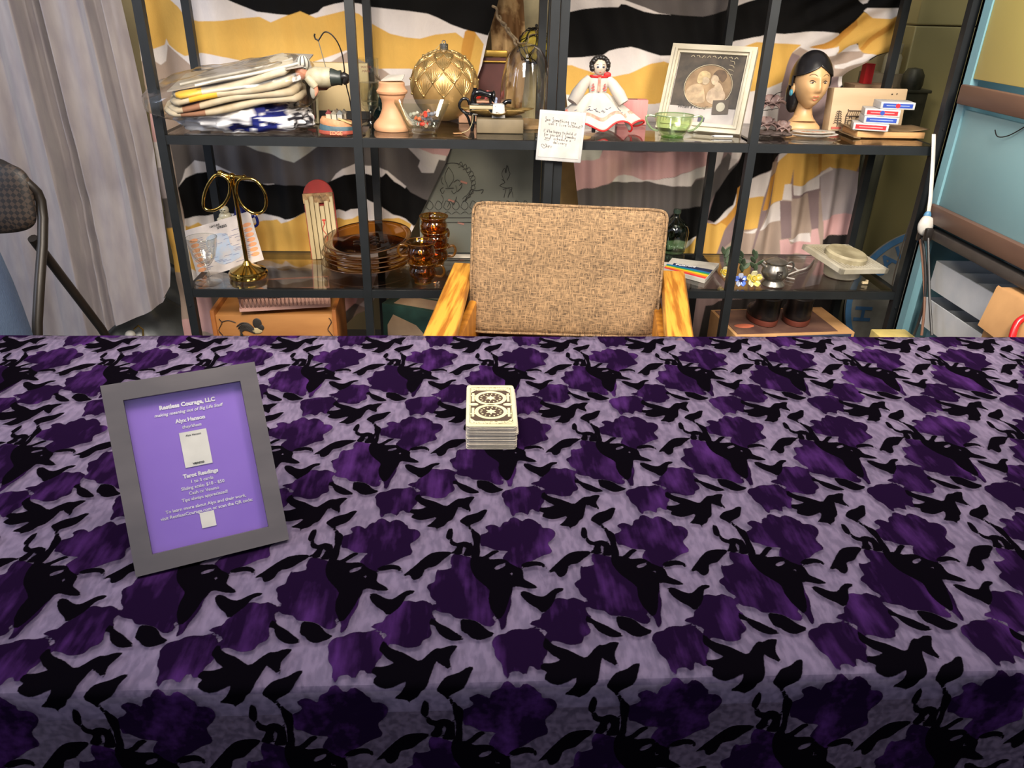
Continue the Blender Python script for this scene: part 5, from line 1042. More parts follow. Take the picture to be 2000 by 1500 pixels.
m.build('face_and_neck',SKN,HD,angle=80)
m=MB(); m.lathe([(.0,.0),(.038,.0),(.043,.003),(.041,.009),(.034,.016),(.026,.024),(.021,.034),(0,.036)],c=(0,.010,0),n=48,sx=1.12,sy=.75); m.build('shoulders',SKN,HD,angle=70)
m=MB()
def hairf(d,q):
    return q
# hair shell: covers the back and top, hairline parted in the middle
def hs(u,v):
    a_=u*2*PI; t_=v*PI*.80; d=Vector((math.sin(t_)*math.sin(a_),-math.sin(t_)*math.cos(a_),math.cos(t_)))
    return d
nu_,nv_=260,180; vs_=[];ok=[]
for j in range(nv_+1):
    for i in range(nu_):
        d=hs(i/nu_,j/nv_); q=Vector((d.x*(rx_+.0065),d.y*(ry_+.006)+.004,d.z*(rz_+.006)))
        if d.z<0: q.x*=1-.12*(-d.z)**1.5; q.y+=(.010*(-d.z))*(d.y>0)
        vs_.append(q+Vector((0,0,hz)))
        hl=.60-.38*abs(d.x)**.9-.05   # hairline height at the front
        cov= d.y>.22 or (d.y>-.10 and d.z>-.15) or d.z>hl+ (0 if abs(d.x)>.0 else 0)
        ok.append(cov)
fs_=[]
for j in range(nv_):
    for i in range(nu_):
        q4=(j*nu_+i,j*nu_+(i+1)%nu_,(j+1)*nu_+(i+1)%nu_,(j+1)*nu_+i)
        if all(ok[k] for k in q4): fs_.append(q4)
m.add(vs_,fs_); m.build('hair_cap',HB,HD,angle=80,solid=.005)
m=MB(); m.sph((0,.052,.078),(.026,.018,.024),nu=24,nv=16); m.sph((0,.036,.052),(.022,.016,.022),nu=24,nv=16); m.sph((-.026,.030,.078),(.022,.022,.042),nu=24,nv=16); m.build('hair_bun',HB,HD)
for s in(-1,1):
    m=MB(); m.sph((s*.0405,.006,.095),(.005,.009,.013),nu=14,nv=12); m.build('ear',SKN,HD)
m=MB(); m.sph((-.0465,.000,.086),(.0045,.007,.008)); m.build('earring',mat('turquoise',(70,140,160),.25),HD)
for s in(-1,1):
    m=MB(); m.tube([surf(s*(.16+.44*k/8),.26+.09*math.sin(PI*k/8*.9)-.03*k/8)+Vector((0,-.0004,0)) for k in range(9)],[.0003]+[.0007]*7+[.0003],6); m.build('eyebrow',BRN,HD)
    m=MB(); m.tube([surf(s*(.20+.34*k/8),.045+.05*math.sin(PI*k/8)+.02*k/8)+Vector((0,-.0004,0)) for k in range(9)],[.0004]+[.0009]*7+[.0005],6); m.build('eyelid_line',BKP,HD)
    m=MB(); c_=surf(s*.37,.035); m.sph(c_+Vector((0,.0008,0)),(.0062,.0022,.0022),nu=14,nv=10); m.build('eye',mat('eye_white',(206,190,170),.2),HD)
    m=MB(); m.sph(c_+Vector((0,-.0006,0)),(.0026,.0014,.0023),nu=12,nv=8); m.build('iris',BKP,HD)
LP=mat('coral_lips',(206,108,78),.35)
m=MB(); m.tube([surf(-.22+.44*k/10,-.485+.03*math.sin(PI*k/10)-.012*(k==5))+Vector((0,.0008,0)) for k in range(11)],[.0004,.0012,.0018,.0022,.0024,.0021,.0024,.0022,.0018,.0012,.0004],8); m.build('upper_lip',LP,HD)
m=MB(); m.tube([surf(-.18+.36*k/8,-.560-.03*math.sin(PI*k/8))+Vector((0,.0008,0)) for k in range(9)],[.0004,.0014,.0022,.0027,.0029,.0027,.0022,.0014,.0004],8); m.build('lower_lip',LP,HD)
# plates in front of the head
def plate(m,r,h,c=(0,0,0),n=56): m.lathe([(0,.0),(r*.6,.0),(r*.98,h),(r,h+.001),(r*.97,h+.002),(r*.62,.003),(0,.003)],c=c,n=n)
a=at(1594,270,z=ZU); pxc=a.x; pyc=a.y+.030
m=MB(); plate(m,.073,.006); o=one('ceramic_plate',m,mat('china_white',(236,230,220),.2),'larger white china plate under the flower plate by the mannequin head','plate',(pxc,pyc,ZU)); o.scale=(1,.5,1)
t=thing('ceramic_plate','smaller white plate painted with green and red flowers on top of a larger plate','plate',(pxc+.003,pyc,ZU+.0085)); t.scale=(1,.5,1)
m=MB(); plate(m,.060,.004); m.build('dish',mat('china_white',(236,230,220),.2),t)
m=MB(); m.lathe([(.0,.0034),(.045,.0034),(.045,.0037),(0,.0037)],n=40); m.build('floral_painting',mat('floral',(226,214,190),.3,rgb2=(120,140,90),scale=55,contrast=(.42,.5)),t)
m=MB(); 
for k in range(5): m.sph((-.03+.014*k,.01*math.sin(k*3),.0038),(.006,.007,.0006),nu=10,nv=6)
m.build('painted_blossoms',mat('blossom_red',(196,110,96),.4),t)
# wooden case with drawn house
a=at(1690,245,z=ZU); t=thing('wooden_case','pale wooden case with an inked log house and tree drawing','case',(a.x-.066,2.285,ZU),.0)
WC=mat('bare_pine',(222,194,156),.6,rgb2=(206,174,134),scale=10,stretch=(.3,1,1.6)); 
m=MB(); m.prism([(-.110,-.02,.002),(.098,-.02,.002),(.112,.018,.118),(.112,.03,.118),(-.095,.03,.118),(-.110,.02,.002)],(0,0,.0001)) if 0 else None
m=MB(); m.box((0,.0,.058),(.215,.045,.116),bev=.003,rot=(-.12,0,0)); m.build('case',WC,t)
def wl(x_,z_): return Vector((x_,-.0255+.0+ (z_-.058)*.12-.0-.0002,z_))
m=MB()
for P_ in([(-.040,.008),(-.040,.044),(-.034,.058),(.03,.058),(.03,.008),(-.040,.008)],[(-.040,.044),(.03,.044)],[(-.032,.020),(-.032,.032),(-.022,.032),(-.022,.020),(-.032,.020)],[(-.012,.008),(-.012,.028),(-.003,.028),(-.003,.008)],[(-.030,.036),(-.030,.042),(-.023,.042),(-.023,.036)],[(-.010,.036),(-.010,.042),(-.003,.042)],[(-.036,.058),(-.036,.062)]): m.tube([wl(p[0]-.022,p[1]) for p in P_],.0012,4)
for k in range(12): m.tube([wl(-.059+k*.006,.046),wl(-.057+k*.006,.056)],.0006,4)
for k in range(6): m.tube([wl(-.062,.010+k*.0055),wl(-.055,.010+k*.0055)],.0006,4)
m.build('ink_house',mat('sepia_ink',(66,52,44),.7),t)
m=MB(); m.tube([wl(-.084,.014),wl(-.084,.058)],.0012,4)
for k in range(6):
    z_=.024+k*.006; w2=.012-.001*k
    for s in(-1,1): m.tube([wl(-.084,z_),wl(-.084+s*w2*.6,z_+.003),wl(-.084+s*w2,z_-.001)],.0010,4)
m.build('ink_tree',mat('sepia_ink',(66,52,44),.7),t)
m=MB(); m.box(wl(-.086,.011),(.028,.0012,.006)); m.build('red_ink_strip',mat('brick_ink',(176,84,72),.7),t)
m=MB(); m.box(wl(.062,.104),(.004,.001,.002)); m.box(wl(.076,.105),(.003,.001,.002)); m.build('nail_marks',INK,t)
# old book
a=at(1722,272,z=ZU); t=thing('old_book','old paperback book with browned pages and a curled cover at the shelf end','book',(a.x+.030,a.y+.060,ZU+.0),-.02)
m=MB(); m.box((0,0,.010),(.19,.10,.016),bev=.001); m.build('pages',mat('browned_pages',(216,168,112),.7,rgb2=(190,138,84),scale=40,stretch=(.1,.1,6)),t)
m=MB(); m.grid(lambda u,v:(-.108+u*.212,-.052+v*.104,.020+.010*max(0,u-.72)**1.3*4*(1-v*.5)+.005*max(0,.15-u)*6*math.sin(v*2)),24,8); m.build('cover',mat('brown_cover',(120,96,66),.6,rgb2=(92,72,48),scale=20),t,solid=.0012)
m=MB(); m.box((-.098,-.01,.003),(.02,.10,.003),rot=(0,.15,0)); m.build('cover_back',mat('brown_cover',(120,96,66),.6),t)
# four card boxes
bx_=[(1712,258,(196,36,44),(236,236,236),.34,'red banded playing card box at the bottom of the stack on the old book'),(1722,240,(44,72,160),(44,72,160),.22,'blue banded playing card box second from the bottom of the stack'),(1724,224,(196,36,44),(60,40,40),.30,'red banded playing card box second from the top of the stack'),(1738,206,(44,72,160),(230,230,230),.14,'blue banded playing card box on top of the stack')]
zb_=ZU+.0225
for k,(px,py,c1_,c2_,rz,lab) in enumerate(bx_):
    xx=at(px,258,z=zb_).x+(.006,.012,.010,.022)[k]-.004; t=thing('card_box',lab,'box',(xx,2.165,zb_+k*.0188),-rz,'playing card boxes stacked on the old book')
    m=MB(); m.box((0,0,.0092),(.090,.062,.0182),bev=.001); m.build('box',mat('box_white',(236,234,232),.4),t)
    m=MB(); m.box((0,-.0312,.0092),(.078,.0006,.011)); m.build('colour_band',mat('band%d'%(k%2),c1_,.4),t)
    m=MB(); m.box((0,-.0317,.0092),(.060,.0004,.0022)); m.build('lettering_line',mat('pale_letter%d'%(k%2),((230,170,170),(170,190,236))[k%2],.5),t)
    if k in(2,3): m=MB(); m.cyl((0,-.0312,.0092),(0,-.0322,.0092),.006,n=16); m.build('centre_seal',mat('seal%d'%k,((44,72,160),(206,40,50))[k-2],.4),t)
    m=MB()
    if k in(0,3):
        for j in range(8): m.box((.0452,-.018+j*.0022,.009),(.0004,.0012,.011))
        for j in range(4): m.box((.0452,.012,.005+j*.003),(.0004,.018,.001))
    else: m.box((.0452,0,.010),(.0004,.042,.011))
    m.build('end_print',mat('endprint%d'%k,(40,36,40) if k!=1 else (44,72,160),.5),t)
# crate, bottle, lantern and clutter behind
m=MB(); m.box((0,0,.055),(.10,.05,.11),bev=.003); m.box((0,-.002,.112),(.115,.06,.01),bev=.003); m.lathe([(.030,.117),(.034,.13),(.033,.16),(.022,.178),(.0,.182)],n=20); one('dark_lantern',m,mat('tarnished_metal',(84,82,66),.45,.4,rgb2=(50,50,40),scale=20),'tarnished dark metal lantern behind the card boxes','lantern',(at(1786,235,Y=2.53).x,2.60,.9155))
q=at(1705,150,Y=2.56); one('cardboard_box',MB().box((0,0,0),(.125,.08,.13),bev=.002),mat('kraft_card',(150,118,88),.8),'brown cardboard box standing behind the wooden case','box',(q.x+.01,2.60,.981))
q=at(1762,150,Y=2.62); one('grey_crate',MB().box((0,0,0),(.12,.10,.155),bev=.003),mat('grey_tan',(132,118,92),.7),'grey tan crate right behind the outer rear post','crate',(q.x-.015,2.72,.9935))
one('wall_ledge',MB().box((0,0,0),(.52,.50,.03)),mat('grey_plank',(96,90,80),.7),'dark grey ledge on the wall behind the right end of the shelving','ledge',(1.17,2.77,.90))
q=at(1767,122,Y=2.62); m=MB(); m.lathe([(0,0),(.028,0),(.028,.05),(.024,.056),(.022,.06),(.024,.064),(.024,.09),(0,.09)],n=24); one('white_bottle',m,mat('ivory_plastic',(226,216,180),.4),'ivory plastic bottle standing on the grey crate behind the right shelf','bottle',(q.x,2.70,1.0712))
q=at(1697,128,Y=2.6); one('red_can',MB().box((0,0,0),(.028,.03,.06)),mat('red_paint2',(190,30,36),.5),'small red carton standing on the brown cardboard box','carton',(q.x,2.60,1.0765))
# =============== lower shelf, left unit ===============
a=at(400,555,z=ZL); t=thing('wine_glass','clear cut wine glass at the left end of the lower shelf','glass',(a.x+.004,a.y+.020,ZL))
m=MB(); m.lathe([(0,.001),(.036,.001),(.034,.0025),(.006,.006),(.0042,.014),(.007,.026),(.0042,.036),(.006,.044),(.018,.056),(.030,.074),(.037,.100),(.041,.128),(.040,.128),(.036,.100),(.028,.076),(.012,.056),(0,.052)],n=48,fn=lambda r,z,a:(r*(1+(.012*math.cos(a*12) if .05<z<.1 else 0)),z)); m.build('glass',glass('cut_glass',(250,250,248),1.6,.02),t)
m=MB(); m.tube([(.0405*math.cos(a_),.0405*math.sin(a_),.128) for a_ in np.linspace(0,2*PI,40)[:-1]],.0008,6,closed=True); m.build('rim',GLS,t)
a=at(445,545,z=ZL); t=thing('postcard','illustrated map postcard leaning tilted behind the brass stand','postcard',(a.x-.006,a.y+.062,ZL+.004),0,rot=(-.42,-.30,0))
m=MB(); m.box((0,0,.076),(.205,.0012,.145)); m.build('card',mat('card_pinkish',(232,218,210),.5),t)
m=MB(); m.prism([(x_,-.0008,z_) for x_,z_ in smoothpoly([(-.03,.03),(.0,.022),(.05,.035),(.048,.06),(.02,.07),(.018,.105),(-.03,.115),(-.05,.10),(-.045,.06)],3)],(0,-.0004,0)); m.build('map_area',mat('map_blue',(176,198,226),.5,rgb2=(206,196,190),scale=30),t)
for s in(-1,1):
    for k in range(7): m=MB(); m.prism([(s*.083+.013*math.cos(b_),-.0008,.026+k*.0145+.0058*math.sin(b_)) for b_ in np.linspace(0,2*PI,17)[:-1]],(0,-.0004,0)); m.build('orange_oval',mat('orange_oval',(222,150,100),.5),t)
m=MB(); rw=random.Random(6)
for k in range(26): m.box((rw.uniform(-.06,.06),-.0014,.02+k*.0036),(rw.uniform(.012,.03),.0003,.0009))
for s in(-1,1):
    for k in range(18): m.box((s*.062+rw.uniform(-.006,.006),-.0014,.022+k*.0055),(.018,.0003,.001))
m.build('small_print',mat('blue_grey_ink',(90,96,130),.6),t)
m=MB(); m.text('SPREES',(.01,-.001,.125),(1,0,0),(0,0,1),.010,off=.0003,depth=.0002); m.text('NATURE',(-.01,-.001,.134),(1,0,0),(0,0,1),.008,off=.0002,depth=.0002); m.build('heading',INK,t,smooth=False)
# brass towel stand
a=at(480,547,z=ZL); t=thing('towel_stand','polished brass towel stand with two hanging rings','stand',(a.x,a.y+.034,ZL),.0)
m=MB(); m.lathe([(0,0),(.052,.0),(.054,.004),(.054,.012),(.050,.015),(.050,.020),(.040,.024),(.014,.036),(.008,.046),(0,.048)],n=56); m.build('base',BRASS,t,angle=30)
top=at(453,345,Y=a.y+.034)-Vector(t.location)
m=MB(); m.tube([(0,0,.040),(top.x,0,top.z)],.006,14); m.build('pole',BRASS,t)
m=MB(); m.tube([(top.x-.030,0,top.z+.010),(top.x-.02,0,top.z+.004),(top.x,0,top.z),(top.x+.03,0,top.z-.002)],.0055,12); m.sph((top.x,0,top.z),.010); m.sph((top.x+.032,0,top.z-.002),.0075); m.sph((top.x-.030,0,top.z+.010),.0075); m.build('crossbar',BRASS,t)
for pts in([(424,341),(446,352),(448,378),(436,400),(416,411),(399,406),(398,384),(408,358)],[(472,349),(498,352),(516,374),(520,398),(512,414),(494,416),(474,402),(462,378),(463,358)]):
    m=MB(); m.tube([at(p[0],p[1],Y=a.y+.026)-Vector(t.location) for p in smoothpoly(pts,4)],.0042,10,closed=True); m.build('ring',BRASS,t)
# seal figurine and cobalt jug
q=at(437,420,Y=2.33); t=thing('seal_figurine','small cream porcelain baby seal figurine behind the postcard','figurine',(q.x,2.33,q.z-.012))
CRP=mat('cream_porcelain',(232,222,190),.15)
one('display_block',MB().box((0,0,.05),(.10,.045,.10),bev=.002),mat('dark_block',(36,34,36),.6),'dark block raising the porcelain seal at the back of the lower shelf','block',(q.x+.012,2.345,ZL))
t.location=(q.x,2.345,ZL+.1005)
m=MB(); m.sph((0,-.002,.018),(.020,.016,.018)); m.sph((0,-.004,.040),(.014,.013,.014)); m.sph((-.012,-.010,.012),(.012,.008,.008)); m.sph((.012,-.010,.012),(.012,.008,.008)); m.build('seal_body',CRP,t,angle=80)
for s in(-1,1): m=MB(); m.sph((s*.005,-.0165,.042),(.0022,.001,.0012)); m.build('eye',INK,t)
m=MB(); m.sph((0,-.0172,.037),(.0016,.001,.001)); m.build('nose',INK,t)
q=at(462,410,Y=2.36)
t=thing('cobalt_jug','cobalt blue glazed jug behind the brass stand','jug',(q.x+.014,2.345,ZL))
COB=mat('cobalt_glaze',(20,28,92),.12)
m=MB(); m.lathe([(0,0),(.024,0),(.030,.02),(.030,.07),(.026,.10),(.026,.118),(.018,.128),(.014,.15),(0,.152)],n=36); m.build('body',COB,t)
m=MB(); m.tube([Vector(p) for p in smoothpoly([(.026,0,.115),(.044,0,.122),(.048,0,.098),(.030,0,.086)],4,False)],.0042,8); m.build('handle',COB,t)
# painted wooden board (tall, round topped)
a=at(630,512,z=ZL); t=thing('wooden_bookend','round topped red wooden board faced with cream painted book spines','wooden board',(a.x+.004,a.y+.04,ZL),0,rot=(-.10,-.055,.05))
OL=[(-.045,0),(.045,0),(.045,.185)]+[(.045*math.cos(b_),.185+.050*math.sin(b_)) for b_ in np.linspace(.15,PI-.15,14)]+[(-.045,.185)]
m=MB(); m.prism([(x_,.006,z_) for x_,z_ in OL],(0,.014,0)); m.build('red_board',mat('worn_red',(176,48,42),.6,rgb2=(140,50,44),scale=20,stretch=(1,1,.2)),t)
for k in range(6):
    x_=-.034+k*.0142; h_=.180+.010*math.sin(k*1.4)-(.012 if k in(2,3) else 0)*1; m=MB(); m.box((x_,-.003,h_/2),(.0128,.018,h_),bev=.002); m.build('cream_slat',mat('cream_slat',(228,206,158),.6,rgb2=(214,188,136),scale=30,stretch=(1,1,.1)),t)
m=MB()
for k in range(4): m.tube([(-.034+k*.020,-.0135,.196),(-.028+k*.020,-.0135,.186),(-.026+k*.020,-.0135,.172)],.002,6)
m.box((0,-.001,.183),(.088,.014,.028)); m.build('dark_grooves',mat('tan_end',(200,160,110),.6,rgb2=(110,84,56),scale=60),t)
m=MB(); m.tube([Vector((x_,-.0128,z_)) for x_,z_ in smoothpoly([(.012,.108),(.004,.090),(.014,.072),(.012,.052),(.004,.058),(.008,.072)],4,False)],.0011,6); m.sph((.010,-.012,.118),(.006,.001,.003)); m.sph((.010,-.012,.112),(.002,.001,.009)); m.build('red_swan',mat('red_paint',(196,58,44),.5),t)
# amber plates
AMB=glass('amber_glass',(218,192,152),1.6,.05); AMB2=glass('amber_dark',(206,168,118),1.8,.05)
a=at(718,543,z=ZL); pc=(a.x-.012,a.y+.112)
labs=['topmost tilted amber glass dinner plate of the stack','second amber glass dinner plate from the top of the stack','third amber glass dinner plate from the top of the stack','fourth amber glass dinner plate from the top of the stack','lowest amber glass dinner plate of the stack']
for k in range(5):
    m=MB(); r_=.128
    m.lathe([(0,.001),(.07,.001),(.080,.003),(.110,.012),(r_,.016),(r_+.001,.018),(r_-.002,.0195),(.108,.015),(.078,.006),(.068,.004),(0,.004)],n=72)
    top_=(k==4)
    t=thing('amber_plate',labs[4-k],'plate',(pc[0]+(-.006,.004,-.004,.002,.006)[k],pc[1]+(0,.002,0,-.002,0)[k],ZL+.0145*k+(.004 if top_ else 0)),0,'amber glass plates stacked on the lower shelf',rot=((.10,-.07,0) if top_ else (.0,-.012*(k%2),0)))
    if top_: t.location.z+=.010
    m.build('plate',AMB,t,angle=60)
    m=MB(); m.tube([((r_)*math.cos(b_),(r_)*math.sin(b_),.018) for b_ in np.linspace(0,2*PI,65)[:-1]],.0017,6,closed=True); m.build('rim',mat('amber_rim',(74,50,30),.15),t)
    if top_:
        m=MB()
        for j in range(9): b_=j*.75; m.sph((.045*math.cos(b_)*(.4+.08*j),.03*math.sin(b_),.005),(.014,.010,.003),nu=12,nv=6)
        m.build('moulded_fruit',AMB2,t)
# amber cups
def cup(loc,hr,lab):
    t=thing('amber_cup',lab,'cup',loc,hr,'amber glass cups stacked beside the plates')
    t.scale=(1.12,1.12,1.12); m=MB(); m.lathe([(0,.001),(.022,.001),(.024,.004),(.024,.010),(.033,.020),(.036,.030),(.033,.040),(.031,.044),(.035,.050),(.038,.056),(.037,.056),(.033,.050),(.029,.044),(.031,.038),(.033,.030),(.030,.022),(.020,.008),(0,.007)],n=48,fn=lambda r,z,a:(r*(1+(.02*math.cos(a*8) if .015<z<.04 else 0)),z)); m.build('bowl',glass('amber_cup_glass',(234,200,124),1.9,.04),t,angle=60)
    m=MB(); m.tube([Vector(p) for p in smoothpoly([(.033,0,.046),(.050,0,.050),(.057,0,.036),(.050,0,.022),(.034,0,.022)],4,False)],.0035,10); m.build('handle',mat('amber_solid',(130,84,30),.1,Transmission_Weight=.6),t)
    m=MB(); m.tube([(.0375*math.cos(b_),.0375*math.sin(b_),.056) for b_ in np.linspace(0,2*PI,41)[:-1]],.0012,6,closed=True); m.build('rim',mat('amber_solid',(130,84,30),.1,Transmission_Weight=.6),t)
a=at(826,557,z=ZL); c1=(a.x,a.y+.022)
cup((c1[0],c1[1],ZL),-.3,'lower amber glass cup of the front pair'); cup((c1[0]-.004,c1[1],ZL+.057),3.3,'upper amber glass cup of the front pair with its handle to the left')
a=at(846,523,z=ZL); c2_=(a.x+.006,a.y+.026)
cup((c2_[0],c2_[1],ZL),.3,'lowest amber glass cup of the rear stack of three'); cup((c2_[0],c2_[1],ZL+.044),.9,'middle amber glass cup of the rear stack of three'); cup((c2_[0]-.002,c2_[1],ZL+.088),1.8,'topmost amber glass cup of the rear stack of three')
# =============== lower shelf, right unit ===============
a=at(1318,500,z=ZL); t=thing('green_bottle','ribbed pale green glass bottle behind the armchair cushion','bottle',(a.x+.003,a.y+.045,ZL))
m=MB(); m.lathe([(0,.001),(.036,.001),(.040,.006),(.042,.040),(.044,.070),(.040,.088),(.030,.098),(.026,.104),(.014,.112),(.010,.118),(.010,.128),(0,.128)],n=56,fn=lambda r,z,a:(r*(1+(.03*math.cos(a*14) if .01<z<.085 else 0)),z)); m.build('bottle',glass('bottle_green',(196,214,192),2.0,.04),t,angle=60)
m=MB(); m.lathe([(.0,.128),(.012,.128),(.013,.132),(.012,.140),(0,.142)],n=20); m.build('stopper',mat('dark_green_stopper',(52,66,56),.2),t)
a=at(1312,520,z=ZL); t=thing('printed_card','white card printed with blue loops lying behind the film pack','card',(a.x+.012,a.y+.01,ZL))
m=MB(); m.box((0,0,.001),(.085,.05,.0015)); m.build('card',mat('white_paper',(240,228,212),.7),t)
m=MB(); 
for k in range(3): m.tube([(.012+.018*math.cos(b_),.014-k*.013+.006*math.sin(b_),.0022) for b_ in np.linspace(0,2*PI,24)[:-1]],.0012,4,closed=True)
m.build('blue_loops',mat('loop_blue',(30,70,150),.5),t)
P4=[at(*p,z=ZL+.012) for p in((1313,503),(1405,514),(1377,546),(1296,524))]
cx4=sum((p.x for p in P4))/4; cy4=sum((p.y for p in P4))/4
t=thing('film_pack','white film pack with rainbow stripes and a dark name band lying on the lower shelf','film pack',(cx4,cy4,ZL))
QL=[Vector((p.x-cx4,p.y-cy4,0)) for p in P4]  # TL TR BR BL
def qd(u,v,z=0): return (QL[0]*(1-u)+QL[1]*u)*(1-v)+(QL[3]*(1-u)+QL[2]*u)*v+Vector((0,0,z))
m=MB(); m.prism([qd(0,0),qd(1,0),qd(1,1),qd(0,1)],(0,0,.011)); m.build('carton',mat('carton_white',(236,230,218),.5),t)
for k,(nm,c_) in enumerate((('dark_band',(28,40,72)),('blue_stripe',(20,100,160)),('green_stripe',(40,140,90)),('yellow_stripe',(240,206,30)),('orange_stripe',(236,126,40)),('red_stripe',(214,50,60)))):
    v0=.42+(0 if k==0 else .11+k*.075-.03); v1=v0+(.15 if k==0 else .075); m=MB(); m.prism([qd(.12 if k==0 else 0,v0,.0112),qd(.99,v0,.0112),qd(.99,v1,.0112),qd(.12 if k==0 else 0,v1,.0112)],(0,0,.0003)); m.build(nm,mat(nm,c_,.5),t)
ux_=(QL[1]-QL[0]).normalized(); uy_=(QL[0]-QL[3]).normalized()
m=MB(); m.text('Polaroid',qd(.18,.555,.0116),ux_,uy_,.018,align='LEFT',off=.0004,depth=.0002); m.text('Polaroid Colour',qd(.22,.14,.0112),ux_,uy_,.005,align='LEFT',depth=.0002) if 0 else None
m.build('name_lettering',WI,t,smooth=False)
# porcelain flowers
STM=mat('dark_leaf',(70,86,62),.6,rgb2=(52,66,48),scale=40)
def flower(name,lab,px,py,Y,r,col,cc_,n_,tilt,mode):
    z_=ZL+r*.80+.003; c0=at(px,py,Y=Y); t=thing(name,lab,'flower',(c0.x,Y,z_),0,'porcelain flowers with wire stems',rot=(tilt,0,.1))
    for k in range(n_):
        b_=2*PI*k/n_+.3; m=MB()
        m.grid(lambda u,v:((r*v*.98)*math.cos(b_+(u-.5)*1.35*math.sin(PI*min(1,v*.72+.15))), (r*v*.98)*math.sin(b_+(u-.5)*1.35*math.sin(PI*min(1,v*.72+.15))), .004+ (.010*v*v if mode=='rose' else .003*v)+.002*math.sin(u*PI*2)*v),8,8)
        m.build('petal',mat(name+'_petal%d'%(k%2),col[k%len(col)],.25),t,solid=.0016,angle=80)
    m=MB()
    if mode=='rose':
        m.tube([( .010*(1-k/26)*math.cos(k*.55),.010*(1-k/26)*math.sin(k*.55),.007+.0004*k) for k in range(26)],.0018,6)
    else:
        for k in range(7): b_=k*.9; m.tube([(0,0,.008),(r*.45*math.cos(b_),r*.45*math.sin(b_),.0085)],[.0022,.0004],5)
    m.build('centre',mat(name+'_centre',cc_,.3),t)
    m=MB(); m.tube([(0,0,.002),(.004,.010,-.006),(.006,.030,-.004),(.006,.075,-.002)],.0012,6); m.build('stem',STM,t)
    for k in range(6):
        m=MB(); b_=rw.uniform(-1.0,1.0); L_=.030; o_=Vector((.006,.022+.008*k,.002)); d_=Vector((math.sin(b_*1.3),.6,.25+.2*rw.random())).normalized(); s_=d_.orthogonal().normalized()
        m.grid(lambda u,v:tuple(o_+d_*L_*v+s_*(u-.5)*.014*math.sin(PI*min(.99,v*.94+.05))),4,6); m.build('leaf',STM,t,solid=.0008)
    return t
flower('porcelain_pansy','blue and white porcelain pansy lying at the shelf front by the yellow rose',1445,548,2.085,.020,[(88,116,206),(206,214,240)],(40,30,60),5,1.25,'pansy')
flower('porcelain_rose','yellow porcelain rose lying between the blue pansy and the pewter pot',1469,550,2.085,.024,[(236,216,110),(244,236,190)],(226,190,60),5,1.25,'rose')
flower('porcelain_rose','cream porcelain flower lying behind the shelf post, left of the blue pansy',1414,534,2.15,.017,[(232,220,170)],(206,190,110),5,1.0,'rose')
# pewter pot
a=at(1516,564,z=ZL); t=thing('pewter_pot','small pewter lidded pot with an engraved crest','pot',(a.x+.001,a.y+.034,ZL))
PW=mat('pewter',(176,170,160),.28,.85,rgb2=(140,134,126),scale=30)
m=MB(); m.lathe([(0,0),(.032,0),(.034,.003),(.032,.008),(.026,.013),(.025,.017),(.034,.028),(.038,.036),(.037,.046),(.031,.056),(.028,.064),(.030,.068),(.0,.068)],n=48); m.build('body',PW,t)
m=MB(); m.lathe([(.031,.068),(.032,.071),(.024,.076),(.010,.079),(.004,.083),(0,.084)],n=40); m.build('lid',PW,t)
m=MB(); m.tube([Vector(p) for p in smoothpoly([(.029,0,.062),(.044,0,.070),(.052,0,.060),(.048,0,.044),(.034,0,.034)],4,False)],.003,8); m.build('handle',PW,t)
m=MB(); m.tube([(-.030,0,.056),(-.040,0,.062),(-.046,0,.068)],[.006,.005,.003],8); m.build('spout',PW,t)
m=MB(); m.box((0,-.0375,.042),(.017,.002,.022)); m.build('crest_plate',mat('dark_pewter',(74,68,64),.4,.6),t)
m=MB(); m.tube([(-.004,-.0390,.050),(-.004,-.039,.034)],.0011,5); m.tube([(-.004,-.039,.049),(.004,-.039,.046),(-.003,-.039,.042),(.005,-.039,.035)],.0011,5); m.build('engraved_letter',PW,t)
# white cord
m=MB(); p_=[at(*q_,z=ZL+.004) for q_ in((1490,508),(1500,515),(1545,520),(1560,528),(1580,520),(1590,508))]; m.tube([Vector(q_)+Vector((0,0,.0)) for q_ in smoothpoly(p_,4,False)],.0022,6)
p_=[at(*q_,z=ZL+.004) for q_ in((1552,545),(1535,540),(1556,530),(1575,524),(1585,516))]; m.tube([Vector(q_) for q_ in smoothpoly(p_,4,False)],.0022,6)
c0=Vector(m.v[0]); m.v=[tuple(Vector(v_)-c0) for v_ in m.v]; one('white_string',m,mat('cord_white',(226,218,210),.5),'thin white string curled behind the pewter pot','string',c0)
# vent fan
a=at(1655,550,z=ZL); t=thing('vent_fan','dusty white square bathroom vent fan lying tilted at the shelf end','fan',(a.x+.004,a.y+.055,ZL+.001))
VW=mat('dusty_white',(228,220,200),.5,rgb2=(200,188,160),scale=12)
RT=Matrix.Translation((0,0,.052))@Matrix.Rotation(.10,4,'X')@Matrix.Rotation(.12,4,'Y')@Matrix.Rotation(.30,4,'Z')
m=MB(); m.lathe([(0,0),(.048,0),(.052,.004),(.056,.046),(0,.046)],n=40); m.build('motor_housing',VW,t)
m=MB(RT); 
m.box((-.084,0,0),(.012,.18,.014)); m.box((.084,0,0),(.012,.18,.014)); m.box((0,-.084,0),(.18,.012,.014)); m.box((0,.084,0),(.18,.012,.014)); m.box((0,0,-.004),(.17,.17,.003)); m.build('grille_frame',VW,t)
m=MB(RT)
for k in range(13): m.box((-.072+k*.012,0,.003),(.003,.16,.006)) 
m.build('grille_slats',VW,t)
m=MB(RT); m.lathe([(.062,.004),(.062,.018),(.056,.024),(.044,.021),(0,.020)],n=48); m.build('round_cap',mat('yellowed_white',(196,184,150),.5,rgb2=(150,138,108),scale=18),t)
